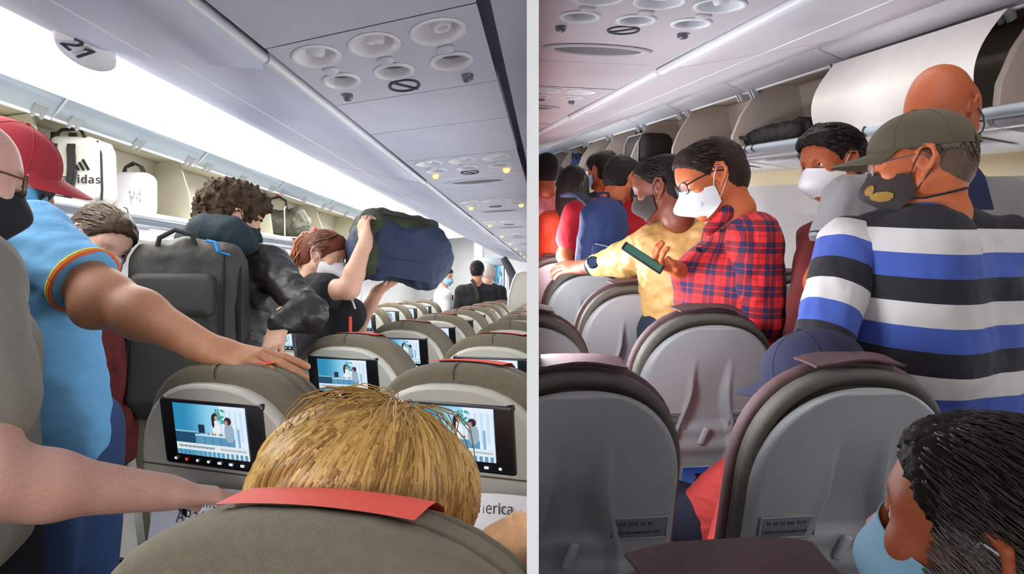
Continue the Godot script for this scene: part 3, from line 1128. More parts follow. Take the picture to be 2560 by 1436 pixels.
var proto_left := []
func make_left_seat() -> void:
	var T := LEFT_TOP
	var rk := raked(T)
	var rings := []
	for e in [[0.07, -0.132], [0.03, -0.126], [0.010, -0.112], [0.002, -0.092], [0.006, -0.086], [0.001, -0.08], [0.0, -0.06], [0.005, -0.055], [0.0, -0.05], [0.0, -0.025], [0.005, -0.008], [0.014, 0.0], [0.04, 0.002]]:
		rings.append(arch(0.222 - e[0], T - e[0], 0.42, 0.25 - e[0] * 0.6, e[1]))
	var cover := MB.new()
	cover.loft(rings, true, true, true)
	proto_left.append(["cover", cover.warp(rk), "seat_fabric", -1])
	var seam := MB.new()
	var path := []
	for e in [[-0.0005, -0.05], [-0.0008, -0.03], [0.004, -0.006], [0.013, 0.001], [0.03, 0.003]]:
		path.append(Vector3(0, T - e[0], e[1]))
	seam.tube(path, 0.0013, 5)
	proto_left.append(["seam", seam.warp(rk), "seat_seam", -1])
	var tab := MB.new()
	tab.sheet(10, 6, func(u: float, v: float) -> Vector3:
		var x := -0.085 + 0.17 * u
		var s := v * 0.1
		var z := -0.045 - minf(s, 0.075)
		var y := T + 0.003 - 0.02 * pow(maxf(0.0, s - 0.04) / 0.035, 2.0) - x * x * 0.72
		return Vector3(x, y, z), -0.003)
	proto_left.append(["red_tab", tab.warp(rk), "red_tab", -1])
	rings = []
	for e in [[0.0, -0.01], [0.0, 0.012], [0.003, 0.018], [0.010, 0.022]]:
		rings.append(arch(0.209 - e[0], T - 0.037 - e[0], 0.44, 0.235 - e[0] * 0.6, e[1]))
	var shell := MB.new()
	shell.loft(rings, true, false, true)
	proto_left.append(["shell", shell.warp(rk), "seat_shell", -1])
	var groove := MB.new()
	groove.box(Vector3(0, T - 0.212, 0.0215), Vector3(0.402, 0.003, 0.003))
	proto_left.append(["shell_joint", groove.warp(rk), "seat_seam", 3])
	var bez := MB.new()
	bez.rbox(Vector3(0, T - 0.138, 0.012), Vector3(0.272, 0.142, 0.026), 0.012, Basis(), 2)
	proto_left.append(["monitor", bez.warp(rk), "bezel_black", -1])
	var scr := MB.new()
	var z := 0.0268
	scr.quad(Vector3(-0.092, T - 0.182, z), Vector3(0.092, T - 0.182, z), Vector3(0.092, T - 0.078, z), Vector3(-0.092, T - 0.078, z))
	proto_left.append(["screen", scr.warp(rk), "screen_film", 5])
	for k in 8:
		var ic := MB.new()
		var x := -0.1 + k * 0.0285
		if k == 1:
			continue
		ic.rbox(Vector3(x, T - 0.193, z), Vector3(0.006 if k < 4 or k == 7 else 0.009, 0.005, 0.001), 0.0005)
		proto_left.append(["touch_button", ic.warp(rk), "icon_white", 5])
	var ir := MB.new()
	ir.rbox(Vector3(-0.0715, T - 0.193, z), Vector3(0.006, 0.006, 0.001), 0.0005)
	proto_left.append(["call_button", ir.warp(rk), "icon_red", 5])
	var pk := MB.new()
	pk.sheet(12, 6, func(u: float, v: float) -> Vector3: return Vector3(-0.18 + 0.36 * u, T - 0.50 + v * 0.235, 0.03 + 0.035 * sin(PI * u) * (0.4 + 0.6 * v)), 0.006)
	proto_left.append(["literature_pocket", pk.warp(rk), "bezel_black", -1])
	var cu := MB.new()
	cu.rbox(Vector3(0, 0.42, -0.42), Vector3(0.43, 0.11, 0.48), 0.04, Basis(), 2)
	proto_left.append(["seat_cushion", cu, "seat_fabric", -1])
	for s in [-1, 1]:
		var lg := MB.new()
		lg.box(Vector3(s * 0.17, 0.19, -0.3), Vector3(0.04, 0.38, 0.06))
		proto_left.append(["leg", lg, "metal_grey", -1])
	for e in proto_left:
		e.append(e[1].mesh())

func put_seat(proto: Array, called: String, label: String, group: String, xf: Transform3D, skip := []) -> Node3D:
	var t := thing(called, label, "seat", xf, group)
	var made := []
	for e in proto:
		var parent: Node3D = t if e[3] < 0 else made[e[3]]
		if parent == null or e[0] in skip:
			made.append(null)
			continue
		made.append(part(e[1], e[0], M[e[2]], parent, false, e[4]))
	if t.get_child_count() == 0:
		t.free()
		return null
	return t

func left_seats() -> void:
	make_left_seat()
	var an := deg_to_rad(-22)
	var bs := Basis(Vector3.UP, an)
	var g := "grey seats of the bright cabin"
	var names_a := ["grey fabric seat with a lit screen under the resting hand", "grey fabric seat with a lit screen behind the blond hair's top, second in its column", "grey fabric seat with a lit screen just right of the woman in black"]
	for k in 12:
		var p := in_left(0.722, -0.15, 1.0 + 0.823 * k)
		put_seat(proto_left, "passenger_seat", names_a[k] if k < 3 else "small far grey seat behind the woman in black, %s in its column" % NTH[k], g, Transform3D(bs, Vector3(p.x, 0, p.z)))
	var names_b := ["grey fabric seat with a red tab in the foreground", "grey fabric seat with a large lit screen right of the blond hair", "grey fabric seat with a red tab, third in the column by the partition", "grey fabric seat by the partition, fourth in its column"]
	for k in 11:
		var p := in_left(0.213, -0.15, 0.386 + 0.835 * k)
		put_seat(proto_left, "passenger_seat", names_b[k] if k < 4 else "small far grey seat by the partition, %s in its column" % NTH[k], g, Transform3D(bs if k > 0 else Basis(Vector3.UP, deg_to_rad(-13)), Vector3(p.x, -0.022 if k == 0 else 0.0, p.z)), ["red_tab"] if k == 3 else (["seam"] if k == 0 else []))
	for k in range(1, 10):
		var p := in_left(1.68, -0.15, 0.6 + 0.823 * k)
		put_seat(proto_left, "passenger_seat", "%s grey seat across the aisle, behind the standing passengers" % NTH[k - 1], "seats across the aisle", Transform3D(bs, Vector3(p.x, 0, p.z)))
	# papers in the pockets
	paper("silver seat pocket magazine lettered American under the left screen", in_left(0.722, 0, 1.0), bs, -0.02, "American", "A319")
	paper("silver seat pocket magazine at the lower right beside the blond hair", in_left(0.213, 0, 1.221), bs, 0.03, "America", "")
func paper(label: String, p: Vector3, bs: Basis, x: float, a: String, b: String) -> void:
	var xf := Transform3D(bs, Vector3(p.x, LEFT_TOP - 0.34, p.z)) * Transform3D(Basis(Vector3.RIGHT, -0.18), Vector3(0, 0, 0.02))
	var t := thing("magazine", label, "magazine", xf)
	var mb := MB.new()
	mb.sheet(8, 4, func(u: float, v: float) -> Vector3: return Vector3(x - 0.13 + 0.2 * u, -0.12 + 0.2 * v + 0.012 * sin(u * 3), 0.004 * sin(u * 5)), 0.003)
	part(mb, "cover", M.paper_silver, t)
	mb = MB.new()
	mb.sheet(8, 4, func(u: float, v: float) -> Vector3: return Vector3(x - 0.02 + 0.17 * u, -0.12 + 0.215 * v + 0.02 * u * (1 - u) + 0.01 * u, 0.016 + 0.006 * sin(u * 4)), 0.003)
	part(mb, "card", M.paper_white, t)
	part(text_mb(a, 0.026, Transform3D(Basis(Vector3.BACK, 0.06), Vector3(x + 0.06, 0.078, 0.0215))), "title", M.print_dark, t)
	if b:
		part(text_mb(b, 0.034, Transform3D(Basis(Vector3.BACK, 0.04), Vector3(x + 0.0, 0.045, 0.024))), "type_number", M.print_dark, t)

# ------------------------------------------------------------------ right cabin
func right_cabin() -> void:
	var f := in_right
	struct(bar(-1.4, 3.2, -1.53, -1.43, -2.2, 13.0, f), "floor_right", M.floor_carpet)
	struct(bar(-1.4, 3.2, 0.98, 1.06, -2.2, 13.0, f), "ceiling_right", M.r_panel)
	struct(slab([[2.47, 0.25], [2.56, 0.12], [2.63, -0.1], [2.66, -0.4], [2.62, -0.9], [2.5, -1.43], [2.8, -1.43], [2.9, -0.4], [2.75, 0.98], [2.5, 0.98], [2.48, 0.25]], -2.2, 13.0, f), "wall_right", M.r_side)
	struct(bar(-1.4, 3.2, -1.53, 1.06, 12.4, 12.6, f), "wall_far_right", M.r_side)
	struct(slab([[2.455, 0.252], [2.535, 0.15], [2.55, 0.15], [2.47, 0.262]], -2.2, 12.4, f), "trim_1", M.cream)
	for k in 14:
		var d := -0.2 + k * 0.72
		var c: Vector3 = f.call(2.64, -0.18, d)
		var ring := []
		for e in [[0.15, -0.01], [0.15, 0.012], [0.135, 0.016], [0.115, -0.004]]:
			var r := PackedVector3Array()
			for q in 24:
				var an := TAU * q / 24
				r.append(c + right_axis * signf(cos(an)) * pow(absf(cos(an)), 0.6) * e[0] + right_up * signf(sin(an)) * pow(absf(sin(an)), 0.6) * (e[0] + 0.05) - right_row * e[1])
			ring.append(r)
		var mb := MB.new()
		mb.loft(ring, true)
		var w := struct(mb, "window_%d" % (k + 61), M.r_side)
		var pane := MB.new()
		pane.loft([ring[3], ring[3]], true, true)
		part_plain(pane, "pane", M.panel_glow, w)
		area("window_light", Transform3D(Basis(right_axis, right_up, right_axis.cross(right_up)).orthonormalized(), c - right_row * 0.03), Vector2(0.22, 0.32), RIGHT_FAR_WINDOW_ENERGY, Color(0.97, 0.98, 1.0))
	# near bins: lower faces
	var ends := [-1.6, -0.25, 0.78, 1.81, 2.84, 3.87, 4.9, 5.93, 6.96, 8.0, 9.1]
	for k in ends.size() - 1:
		var d0: float = ends[k] + 0.003
		var d1: float = ends[k + 1] - 0.003
		var t := thing("overhead_bin", "smooth grey overhead bin underside, %s along the darker cabin's near side" % NTH[k], "overhead bin", Transform3D(Basis(), f.call(1.0, 0.5, d0)), "overhead bins above the near seats of the darker cabin")
		part(slab([[0.685, 0.362], [0.82, 0.388], [0.969, 0.42], [1.1, 0.447], [1.2, 0.47], [1.21, 0.5], [1.2, 0.65], [1.15, 0.95], [0.75, 0.95], [0.68, 0.4]], d0, d1, f), "door_panel", M.r_panel, t, true)
		part(slab([[0.66, 0.352], [0.676, 0.346], [0.69, 0.356], [0.69, 0.372], [0.66, 0.372]], d0, d1, f), "edge_trim", M.trim_white, t, true)
		part(slab([[0.966, 0.4185], [0.973, 0.42], [0.973, 0.424], [0.966, 0.424]], d0, d1, f), "crease_line", M.trim_white, t, true)
	struct(slab([[0.2, 0.52], [0.72, 0.52], [0.72, 0.55], [0.2, 0.55]], -1.6, 9.1, f), "ceiling_channel_right", M.r_panel)
	struct(slab([[-1.2, 0.36], [0.225, 0.36], [0.225, 0.55], [-1.2, 0.55]], -1.6, 9.1, f), "ceiling_panel_right", M.r_panel)
	struct(slab([[1.1, 0.82], [1.98, 0.80], [1.98, 0.86], [1.1, 0.88]], -1.6, 12.4, f), "ceiling_aisle_right", M.r_panel)
	for k in 8:  # lamps unseen behind the near bins, placed to light door, bins and heads
		var d := -0.6 + k * 1.2
		var t := thing("unseen_aisle_light", "%s unseen narrow ceiling lamp over the aisle of the darker cabin" % NTH[k], "ceiling light", Transform3D(Basis(), f.call(1.4, 0.8, d)), "unseen aisle lamps of the darker cabin")
		part(slab([[1.26, 0.79], [1.52, 0.785], [1.52, 0.80], [1.26, 0.81]], d, d + 1.1, f), "diffuser_light", M.panel_glow, t, true)
		area("unseen_aisle_lamp_light", Transform3D(Basis(right_axis, -right_row, right_up).orthonormalized(), f.call(1.39, 0.775, d + 0.55)), Vector2(1.05, 0.22), RIGHT_AISLE_ENERGY, Color(1, 0.97, 0.93))
	var rm := {"plate": M.r_panel, "trim": M.trim_white, "lens": M.lens_violet}
	for k in 9:
		var d := 1.213 - 1.0 + (k - 0) * 1.0
		service_unit(f, 0.443, 0.36, 0.212, d, right_row, right_axis, right_up, ["service panel above, out of sight behind the top edge", "nearest service panel of the darker cabin, with a big grey oval speaker", "second service panel along the darker cabin, with white air nozzles"][k] if k < 3 else "far service panel, %s along the darker cabin" % NTH[k], rm, false, true)
		for q in 2:
			var e0 := d + 0.268 if q == 0 else d + 0.553
			var e1 := d + 0.55 if q == 0 else d + 0.932
			struct(slab([[0.228, 0.361], [0.655, 0.361], [0.655, 0.378], [0.228, 0.378]], e0, e1, f, -1), "ceiling_filler", M.r_panel)
	# open bins and one closed door across the aisle
	for k in 11:
		var d0 := 2.13 - 1.94 + k * 0.97
		var d1 := d0 + 0.962
		var label: String = ["open dark overhead bin at the right edge", "open dark overhead bin right of the white door", "overhead bin closed by a large smooth white curved door", "open overhead bin holding the long black bag", "open overhead bin between two curved dividers", "open overhead bin holding the dark brown bag"][k] if k < 6 else "small open overhead bin far along the darker cabin, %s in its row" % NTH[k]
		var b := thing("open_bin", label, "overhead bin", Transform3D(Basis(), f.call(2.2, 0.4, d0)), "bins across the aisle of the darker cabin")
		part(slab([[1.97, 0.345], [2.48, 0.31], [2.48, 0.29], [1.97, 0.325]], d0, d1, f), "shelf", M.r_bin_inner, b, true)
		part(slab([[2.44, 0.31], [2.47, 0.5], [2.40, 0.74], [2.44, 0.8], [2.49, 0.78], [2.49, 0.31]], d0, d1, f), "back", M.r_bin_inner, b, true)
		part(slab([[2.06, 0.74], [2.44, 0.76], [2.44, 0.785], [2.06, 0.785]], d0, d1, f), "roof", M.r_bin_inner, b, true)
		var dv := [[1.985, 0.33], [2.47, 0.30], [2.44, 0.76], [2.17, 0.74], [2.1, 0.66], [2.03, 0.55], [1.985, 0.43]]
		part(slab(dv, d1 - 0.03, d1, f, -1), "divider", M.r_bin_inner, b, true)
		part(slab([[1.94, 0.328], [1.946, 0.346], [1.97, 0.354], [1.99, 0.346], [1.995, 0.32], [1.96, 0.31]], d0, d1, f), "shelf_rail", M.bin_rail, b, true)
		part(slab([[1.995, 0.32], [2.0, 0.30], [2.015, 0.288], [2.04, 0.284], [2.04, 0.32]], d0, d1, f), "front_lip", M.r_rail, b, true)
		part(slab([[1.93, 0.75], [2.0, 0.728], [2.08, 0.70], [2.1, 0.712], [2.06, 0.74], [1.95, 0.79]], d0, d1, f), "frame_rail", M.r_rail, b, true)
		part(slab([[2.072, 0.703], [2.084, 0.693], [2.094, 0.70], [2.084, 0.712]], d0, d1, f), "rail_edge", M.trim_white, b, true)
		for q in 2:
			var cd := d0 + 0.6 + q * 0.08
			part(slab([[1.935, 0.324], [1.943, 0.351], [1.972, 0.36], [1.99, 0.342], [1.96, 0.308]], cd, cd + 0.01, f), "rail_clip", M.print_dark, b, true)
		for q in 2:
			var hd: float = d0 + [0.05, 0.86][q]
			var h := MB.new()
			h.add(slab([[2.0, 0.735], [2.075, 0.70], [2.08, 0.708], [2.005, 0.745]], hd, hd + 0.05, f, -1))
			for w in 2:
				h.add(slab([[2.05, 0.70], [2.075, 0.655], [2.1, 0.67], [2.09, 0.705]], hd + w * 0.035, hd + 0.014 + w * 0.035, f, -1))
			part(h, "hinge", M.metal_grey, b, true)
		part(slab([[2.04, 0.284], [2.15, 0.278], [2.46, 0.242], [2.46, 0.27], [2.04, 0.31]], d0 + 0.002, d1 + 0.008, f), "underside", M.r_side, b, true)
		part(slab([[2.1, 0.2765], [2.32, 0.2535], [2.32, 0.2505], [2.1, 0.2725]], d0 + 0.2, d0 + 0.75, f), "service_plate", M.r_rail, b, true)
		if k == 2:
			var door := MB.new()
			door.sheet(10, 16, func(u: float, v: float) -> Vector3:
				var y := 0.29 + v * 0.395
				var bulge := 0.12 * sin(PI * clampf(v * 0.86 + 0.1, 0, 1))
				var cor := 0.10 * (pow(v, 3.0)) * (1.0 if u > 0.5 else -1.0) * 0.0
				var w := (u - 0.5) * (0.955 - 0.0 * cor)
				return f.call(2.03 - bulge, y, (d0 + d1) * 0.5 + w), -0.012)
			part(door, "door", M.r_door_white, b, true)

# ------------------------------------------------------------------ right seats
const RIGHT_TOP := 1.115
var proto_right := []
func make_right_seat() -> void:
	var T := RIGHT_TOP
	var rk := raked(T)
	var rings := []
	for e in [[0.07, -0.108], [0.025, -0.104], [0.006, -0.095], [0.0, -0.082], [0.0, -0.062], [0.006, -0.054], [0.02, -0.05]]:
		rings.append(arch(0.248 - e[0], T - e[0], 0.4, 0.25 - e[0] * 0.6, e[1], 12, 2.3))
	var fc := MB.new()
	fc.loft(rings, true, true, true)
	proto_right.append(["front_cover", fc.warp(rk), "cover_plum", -1])
	rings = []
	for e in [[0.02, -0.056], [0.008, -0.049], [0.006, -0.04], [0.009, -0.034], [0.006, -0.03], [0.009, -0.015], [0.018, -0.004], [0.028, -0.006], [0.05, -0.035]]:
		rings.append(arch(0.248 - e[0], T - 0.004 - e[0], 0.4, 0.25 - e[0] * 0.6, e[1], 12, 2.3))
	var rc := MB.new()
	rc.loft(rings, true, true, true)
	proto_right.append(["rear_cover", rc.warp(rk), "cover_olive", -1])
	var flap := MB.new()
	flap.sheet(14, 8, func(u: float, v: float) -> Vector3:
		var x := (u - 0.5) * 0.22
		var s := v
		return Vector3(x * (1.0 - 0.06 * v), T + 0.0065 - x * x * 1.05 - 0.003 * s + 0.0015 * sin(u * 9 + v * 3), -0.098 + 0.075 * s), 0.005)
	proto_right.append(["headrest_flap", flap.warp(rk), "cover_plum", -1])
	# shell: height field with two flaring folds, a joint and a lower tray
	var hw := 0.231
	var top := T - 0.046
	var low := 0.42
	var a := 0.235
	var ny := 70
	var nx := 56
	var height := func(x: float, y: float, w: float) -> float:
		var below := T - y
		var e := w - absf(x)
		var z := 0.016 + 0.010 * (1.0 - pow(x / hw, 2.0))
		z -= 0.02 * pow(1.0 - smooth(0.0, 0.014, minf(e, (top - y) * 1.2)), 2.0)
		var xr := 0.052 + 0.040 * smooth(0.25, 0.45, below)
		var dep := 0.030 * smooth(0.13, 0.33, below) 
		z -= dep * (1.0 - smooth(xr - 0.009, xr + 0.009, absf(x)))
		z += 0.009 * smooth(0.13, 0.3, below) * exp(-pow((absf(x) - xr - 0.010) / 0.008, 2.0))
		if below > 0.435:
			z += 0.010 * smooth(0.435, 0.45, below)
		z -= 0.008 * exp(-pow((below - 0.43) / 0.003, 2.0)) 
		if absf(x) < xr and below > 0.375:
			z += 0.018 * smooth(0.375, 0.395, below) - 0.012 * smooth(0.46, 0.50, below)
		return z
	var pts := []
	for j in ny + 1:
		var v := float(j) / ny
		var y := low + (top - low) * (v if v < 0.0 else sin(v * PI / 2))
		var w := hw
		if y > top - a:
			w = hw * pow(maxf(0.0, 1.0 - pow((y - top + a) / a, 2.3)), 1.0 / 2.3)
		var row := PackedVector3Array()
		for i in nx + 1:
			var u := float(i) / nx * 2.0 - 1.0
			var x := w * (u * 0.7 + 0.3 * u * u * u)
			row.append(Vector3(x, y, height.call(x, y, maxf(w, 0.001))))
		pts.append(row)
	var sh := MB.new()
	for j in ny:
		for i in nx:
			sh.quad(pts[j][i], pts[j][i + 1], pts[j + 1][i + 1], pts[j + 1][i])
	proto_right.append(["shell", sh.warp(rk), "shell_grey", -1])
	for s in [-1, 1]:
		var pl := MB.new()
		pl.rbox(Vector3(s * 0.142, T - 0.357, 0.0245), Vector3(0.124, 0.046, 0.004), 0.0015)
		proto_right.append(["placard", pl.warp(rk), "placard_grey", 3])
		var me := proto_right.size() - 1
		var fr := MB.new()
		for q in [[0, 0.0245, 0.13, 0.003], [0, -0.0245, 0.13, 0.003], [0.0635, 0, 0.003, 0.05], [-0.0635, 0, 0.003, 0.05]]:
			fr.rbox(Vector3(s * 0.142 + q[0], T - 0.357 + q[1], 0.025), Vector3(q[2], q[3], 0.006), 0.001)
		proto_right.append(["placard_rim", fr.warp(rk), "shell_grey", 3])
		var tx := hindi(0.0092, Transform3D(Basis(), Vector3(s * 0.142, T - 0.348, 0.027)), 10 if s < 0 else 8)
		tx.add(text_mb("Fasten seat belt while seated" if s < 0 else "Life vest under your seat", 0.0085, Transform3D(Basis(), Vector3(s * 0.142, T - 0.367, 0.027))))
		proto_right.append(["lettering", tx.warp(rk), "print_dark", me])
	var la := MB.new()
	la.rbox(Vector3(-0.004, T - 0.415, 0.028), Vector3(0.02, 0.062, 0.016), 0.006, Basis(Vector3.BACK, -0.3), 2)
	proto_right.append(["table_latch", la.warp(rk), "latch_silver", -1])
	var pk := MB.new()
	pk.rbox(Vector3(0, T - 0.60, 0.028), Vector3(0.40, 0.10, 0.03), 0.01)
	proto_right.append(["literature_pocket", pk.warp(rk), "placard_grey", -1])
	var cd := MB.new()
	var zc := 0.046
	cd.box(Vector3(0.03, T - 0.563, zc - 0.0015), Vector3(0.2, 0.09, 0.002))
	proto_right.append(["card_back", cd.warp(rk), "paper_white", 10])
	var ph := MB.new()
	ph.quad(Vector3(-0.07, T - 0.608, zc), Vector3(0.13, T - 0.608, zc), Vector3(0.13, T - 0.518, zc), Vector3(-0.07, T - 0.518, zc))
	proto_right.append(["safety_card", ph.warp(rk), "card_photo", 10])
	var cu := MB.new()
	cu.rbox(Vector3(0, 0.4, -0.42), Vector3(0.46, 0.11, 0.48), 0.04, Basis(), 2)
	proto_right.append(["seat_cushion", cu, "cover_plum", -1])
	for s in [-1, 1]:
		var lg := MB.new()
		lg.box(Vector3(s * 0.18, 0.18, -0.3), Vector3(0.04, 0.36, 0.06))
		proto_right.append(["leg", lg, "metal_grey", -1])
	for e in proto_right:
		e.append(e[1].mesh())

func hindi(size: float, xf: Transform3D, letters: int) -> MB:
	# a line of Devanagari-like print: a head bar per word with strokes hanging from it
	var mb := MB.new()
	var r := RandomNumberGenerator.new()
	r.seed = letters
	var x := -0.052
	while x < 0.05:
		var n := r.randi_range(2, 4)
		var w := n * size * 0.62
		if x + w > 0.056:
			break
		mb.box(xf * Vector3(x + w * 0.5, size * 0.4, 0), Vector3(w, size * 0.13, 0.0006))
		for k in n:
			var px := x + (k + 0.75) * size * 0.62
			mb.box(xf * Vector3(px, 0, 0), Vector3(size * 0.12, size * 0.8, 0.0006))
			match r.randi_range(0, 3):
				0: mb.box(xf * Vector3(px - size * 0.2, size * -0.02, 0), Vector3(size * 0.34, size * 0.13, 0.0006))
				1: mb.box(xf * Vector3(px - size * 0.2, size * 0.08, 0), Vector3(size * 0.3, size * 0.13, 0.0006), Basis(Vector3.BACK, 0.7))
				2: mb.box(xf * Vector3(px - size * 0.05, size * 0.58, 0), Vector3(size * 0.4, size * 0.11, 0.0006), Basis(Vector3.BACK, -0.5))
				3: mb.box(xf * Vector3(px - size * 0.15, size * -0.2, 0), Vector3(size * 0.3, size * 0.12, 0.0006), Basis(Vector3.BACK, -0.6))
		x += w + size * 0.5
	return mb

func right_seats() -> void:
	make_right_seat()
	var bs := right_basis()
	var g := "grey shelled seats of the darker cabin"
	var la := ["dark plum seat top in the foreground of the darker cabin", "grey shelled seat with a Life vest placard, left foreground", "grey shelled seat cut by the partition, second row", "grey shelled seat by the partition, third row"]
	for k in 5:
		var o := in_right(0.345, (-0.378 if k == 0 else -0.33) - RIGHT_TOP, 0.576 + 0.72 * k)
		put_seat(proto_right, "airline_seat", la[k] if k < 4 else "far grey shelled seat by the partition", g, Transform3D(bs, o))
	var lb := ["", "large grey shelled seat with a Fasten seat belt placard, right foreground", "grey shelled seat in front of the plaid shirt", "grey shelled seat in front of the phone, third row", "grey shelled seat under the hand with the watch", "far grey shelled seat in the aisle column, fifth row", "far grey shelled seat in the aisle column, sixth row"]
	for k in range(1, 7):
		var o := in_right(0.948, -0.325 - RIGHT_TOP, 1.254 + 0.72 * (k - 1))
		put_seat(proto_right, "airline_seat", lb[k], g, Transform3D(bs, o))
	for c in 1:
		for k in range(1, 5):
			var o := in_right(1.93, -0.315 - RIGHT_TOP, 0.9 + 0.72 * k)
			put_seat(proto_right, "airline_seat", "%s grey shelled seat across the aisle, behind the standing men" % NTH[k - 1], "seats across the aisle of the darker cabin", Transform3D(bs, o))

# ------------------------------------------------------------------ building people
func skin_mat(name_: String, col: Color, sheen := 0.55) -> void:
	mat(name_, col, sheen, {"normal": grain, "tri": 22.0, "nscale": 0.12, "tex": mottle, "sss": 0.06})
func cloth_mat(name_: String, col: Color, rough := 0.85, scale := 30.0, n := 0.5) -> void:
	mat(name_, col, rough, {"normal": weave, "tri": scale, "nscale": n, "tex": mottle, "rim": 0.15})
func hair_mat(name_: String, col: Color, rough := 0.5) -> void:
	mat(name_, col, rough, {"normal": weave, "tri": 16.0, "nscale": 0.9, "spec": 0.3})

func join(list: Array) -> MB:
	var o := MB.new()
	for m: MB in list:
		var k := o.v.size()
		o.v.append_array(m.v)
		o.n.append_array(m.n)
		for i in m.idx:
			o.idx.append(i + k)
	return o
class Head:
	var c: Vector3
	var b: Basis
	var s: float
	func _init(at_: Vector3, fw: Vector3, up: Vector3, size: float) -> void:
		c = at_
		fw = fw.normalized()
		var x := up.cross(fw).normalized()
		b = Basis(x, fw.cross(x), fw)
		s = size
	func p(x: float, y: float, z: float) -> Vector3:
		return c + b * (Vector3(x, y, z) * s)
	func d(x: float, y: float, z: float) -> Vector3:
		return b * Vector3(x, y, z)
func head_sdf(H: Head, ears := true, lips := true) -> Sdf:
	var S := Sdf.new()
	var s := H.s
	var X := H.b.x
	S.cap(H.p(0, 0.03, -0.036), H.p(0, 0.033, 0.024), 0.083 * s, 0.077 * s, 0.02, X, 1.12)
	S.cap(H.p(0, 0, 0.03), H.p(0, -0.07, 0.042), 0.064 * s, 0.045 * s, 0.03 * s, X, 1.06)
	S.ball(H.p(0, -0.02, -0.05), 0.066 * s, 0.03 * s)
	for k in [-1.0, 1.0]:
		S.cap(H.p(k * 0.055, -0.05, 0.0), H.p(k * 0.018, -0.098, 0.06), 0.02 * s, 0.018 * s, 0.03 * s)
		S.ball(H.p(k * 0.043, -0.022, 0.06), 0.024 * s, 0.02 * s)
		S.cap(H.p(k * 0.046, 0.022, 0.066), H.p(k * 0.012, 0.026, 0.086), 0.010 * s, 0.010 * s, 0.015 * s)
	S.ball(H.p(0, -0.1, 0.066), 0.017 * s, 0.02 * s)
	for k in [-1.0, 1.0]:
		S.cut(H.p(k * 0.033, 0.003, 0.1), H.p(k * 0.033, 0.003, 0.1), 0.016 * s, 0.016 * s, 0.012 * s)
		S.ball(H.p(k * 0.033, 0.003, 0.0745), 0.0138 * s, 0.003 * s)
	S.cap(H.p(0, 0.01, 0.088), H.p(0, -0.032, 0.11), 0.008 * s, 0.0125 * s, 0.012 * s)
	if lips:
		for k in [-1.0, 1.0]:
			S.ball(H.p(k * 0.013, -0.037, 0.099), 0.009 * s, 0.008 * s)
		S.cap(H.p(-0.02, -0.064, 0.088), H.p(0.02, -0.064, 0.088), 0.006 * s, 0.006 * s, 0.008 * s)
		S.cap(H.p(-0.016, -0.075, 0.086), H.p(0.016, -0.075, 0.086), 0.007 * s, 0.007 * s, 0.008 * s)
	if ears:
		for k in [-1.0, 1.0]:
			S.ball(H.p(k * 0.073, -0.002, -0.012), 0.026 * s, 0.006 * s, X, 3.2)
			var rim := [[0.070, -0.006, 0.004], [0.0765, 0.020, 0.003], [0.083, 0.033, -0.010], [0.088, 0.026, -0.026], [0.086, 0.004, -0.031], [0.079, -0.016, -0.020], [0.073, -0.033, -0.004]]
			for i in rim.size() - 1:
				S.cap(H.p(k * rim[i][0], rim[i][1], rim[i][2]), H.p(k * rim[i + 1][0], rim[i + 1][1], rim[i + 1][2]), 0.0052 * s, (0.0052 if i < 4 else 0.007) * s, 0.004 * s)
			S.cut(H.p(k * 0.086, -0.004, -0.007), H.p(k * 0.088, 0.008, -0.012), 0.0095 * s, 0.009 * s, 0.004 * s)
	S.cap(H.p(0, -0.06, -0.025), H.p(0, -0.13, -0.04), 0.058 * s, 0.06 * s, 0.03 * s)
	return S
func hair_sdf(H: Head, thick := 0.013, rough := 0.006, scale := 45.0, face := 0.113, extra: Array = []) -> Sdf:
	var S := Sdf.new()
	var s := H.s
	S.cap(H.p(0, 0.032, -0.038), H.p(0, 0.036, 0.026), (0.083 + thick) * s, (0.077 + thick) * s, 0.02, H.b.x, 1.11)
	S.ball(H.p(0, -0.02, -0.052), (0.068 + thick * 0.7) * s, 0.03 * s)
	for e in extra:
		S.cap(H.p(e[0], e[1], e[2]), H.p(e[3], e[4], e[5]), e[6] * s, e[7] * s, 0.025 * s)
	S.cut(H.p(0, -0.048, 0.118), H.p(0, -0.06, 0.12), face * s, face * s, 0.02)
	S.cut(H.p(0, -0.155, -0.02), H.p(0, -0.16, 0.03), 0.098 * s, 0.1 * s, 0.016)
	for k in [-1.0, 1.0]:
		S.cut(H.p(k * 0.088, -0.006, -0.008), H.p(k * 0.088, -0.04, 0.0), 0.033 * s, 0.03 * s, 0.006)
	S.fnl = noise
	S.amp = rough
	S.nb = Basis.from_scale(Vector3(scale * 1.9, scale * 1.3, scale * 0.5)) * H.b.inverse()
	return S
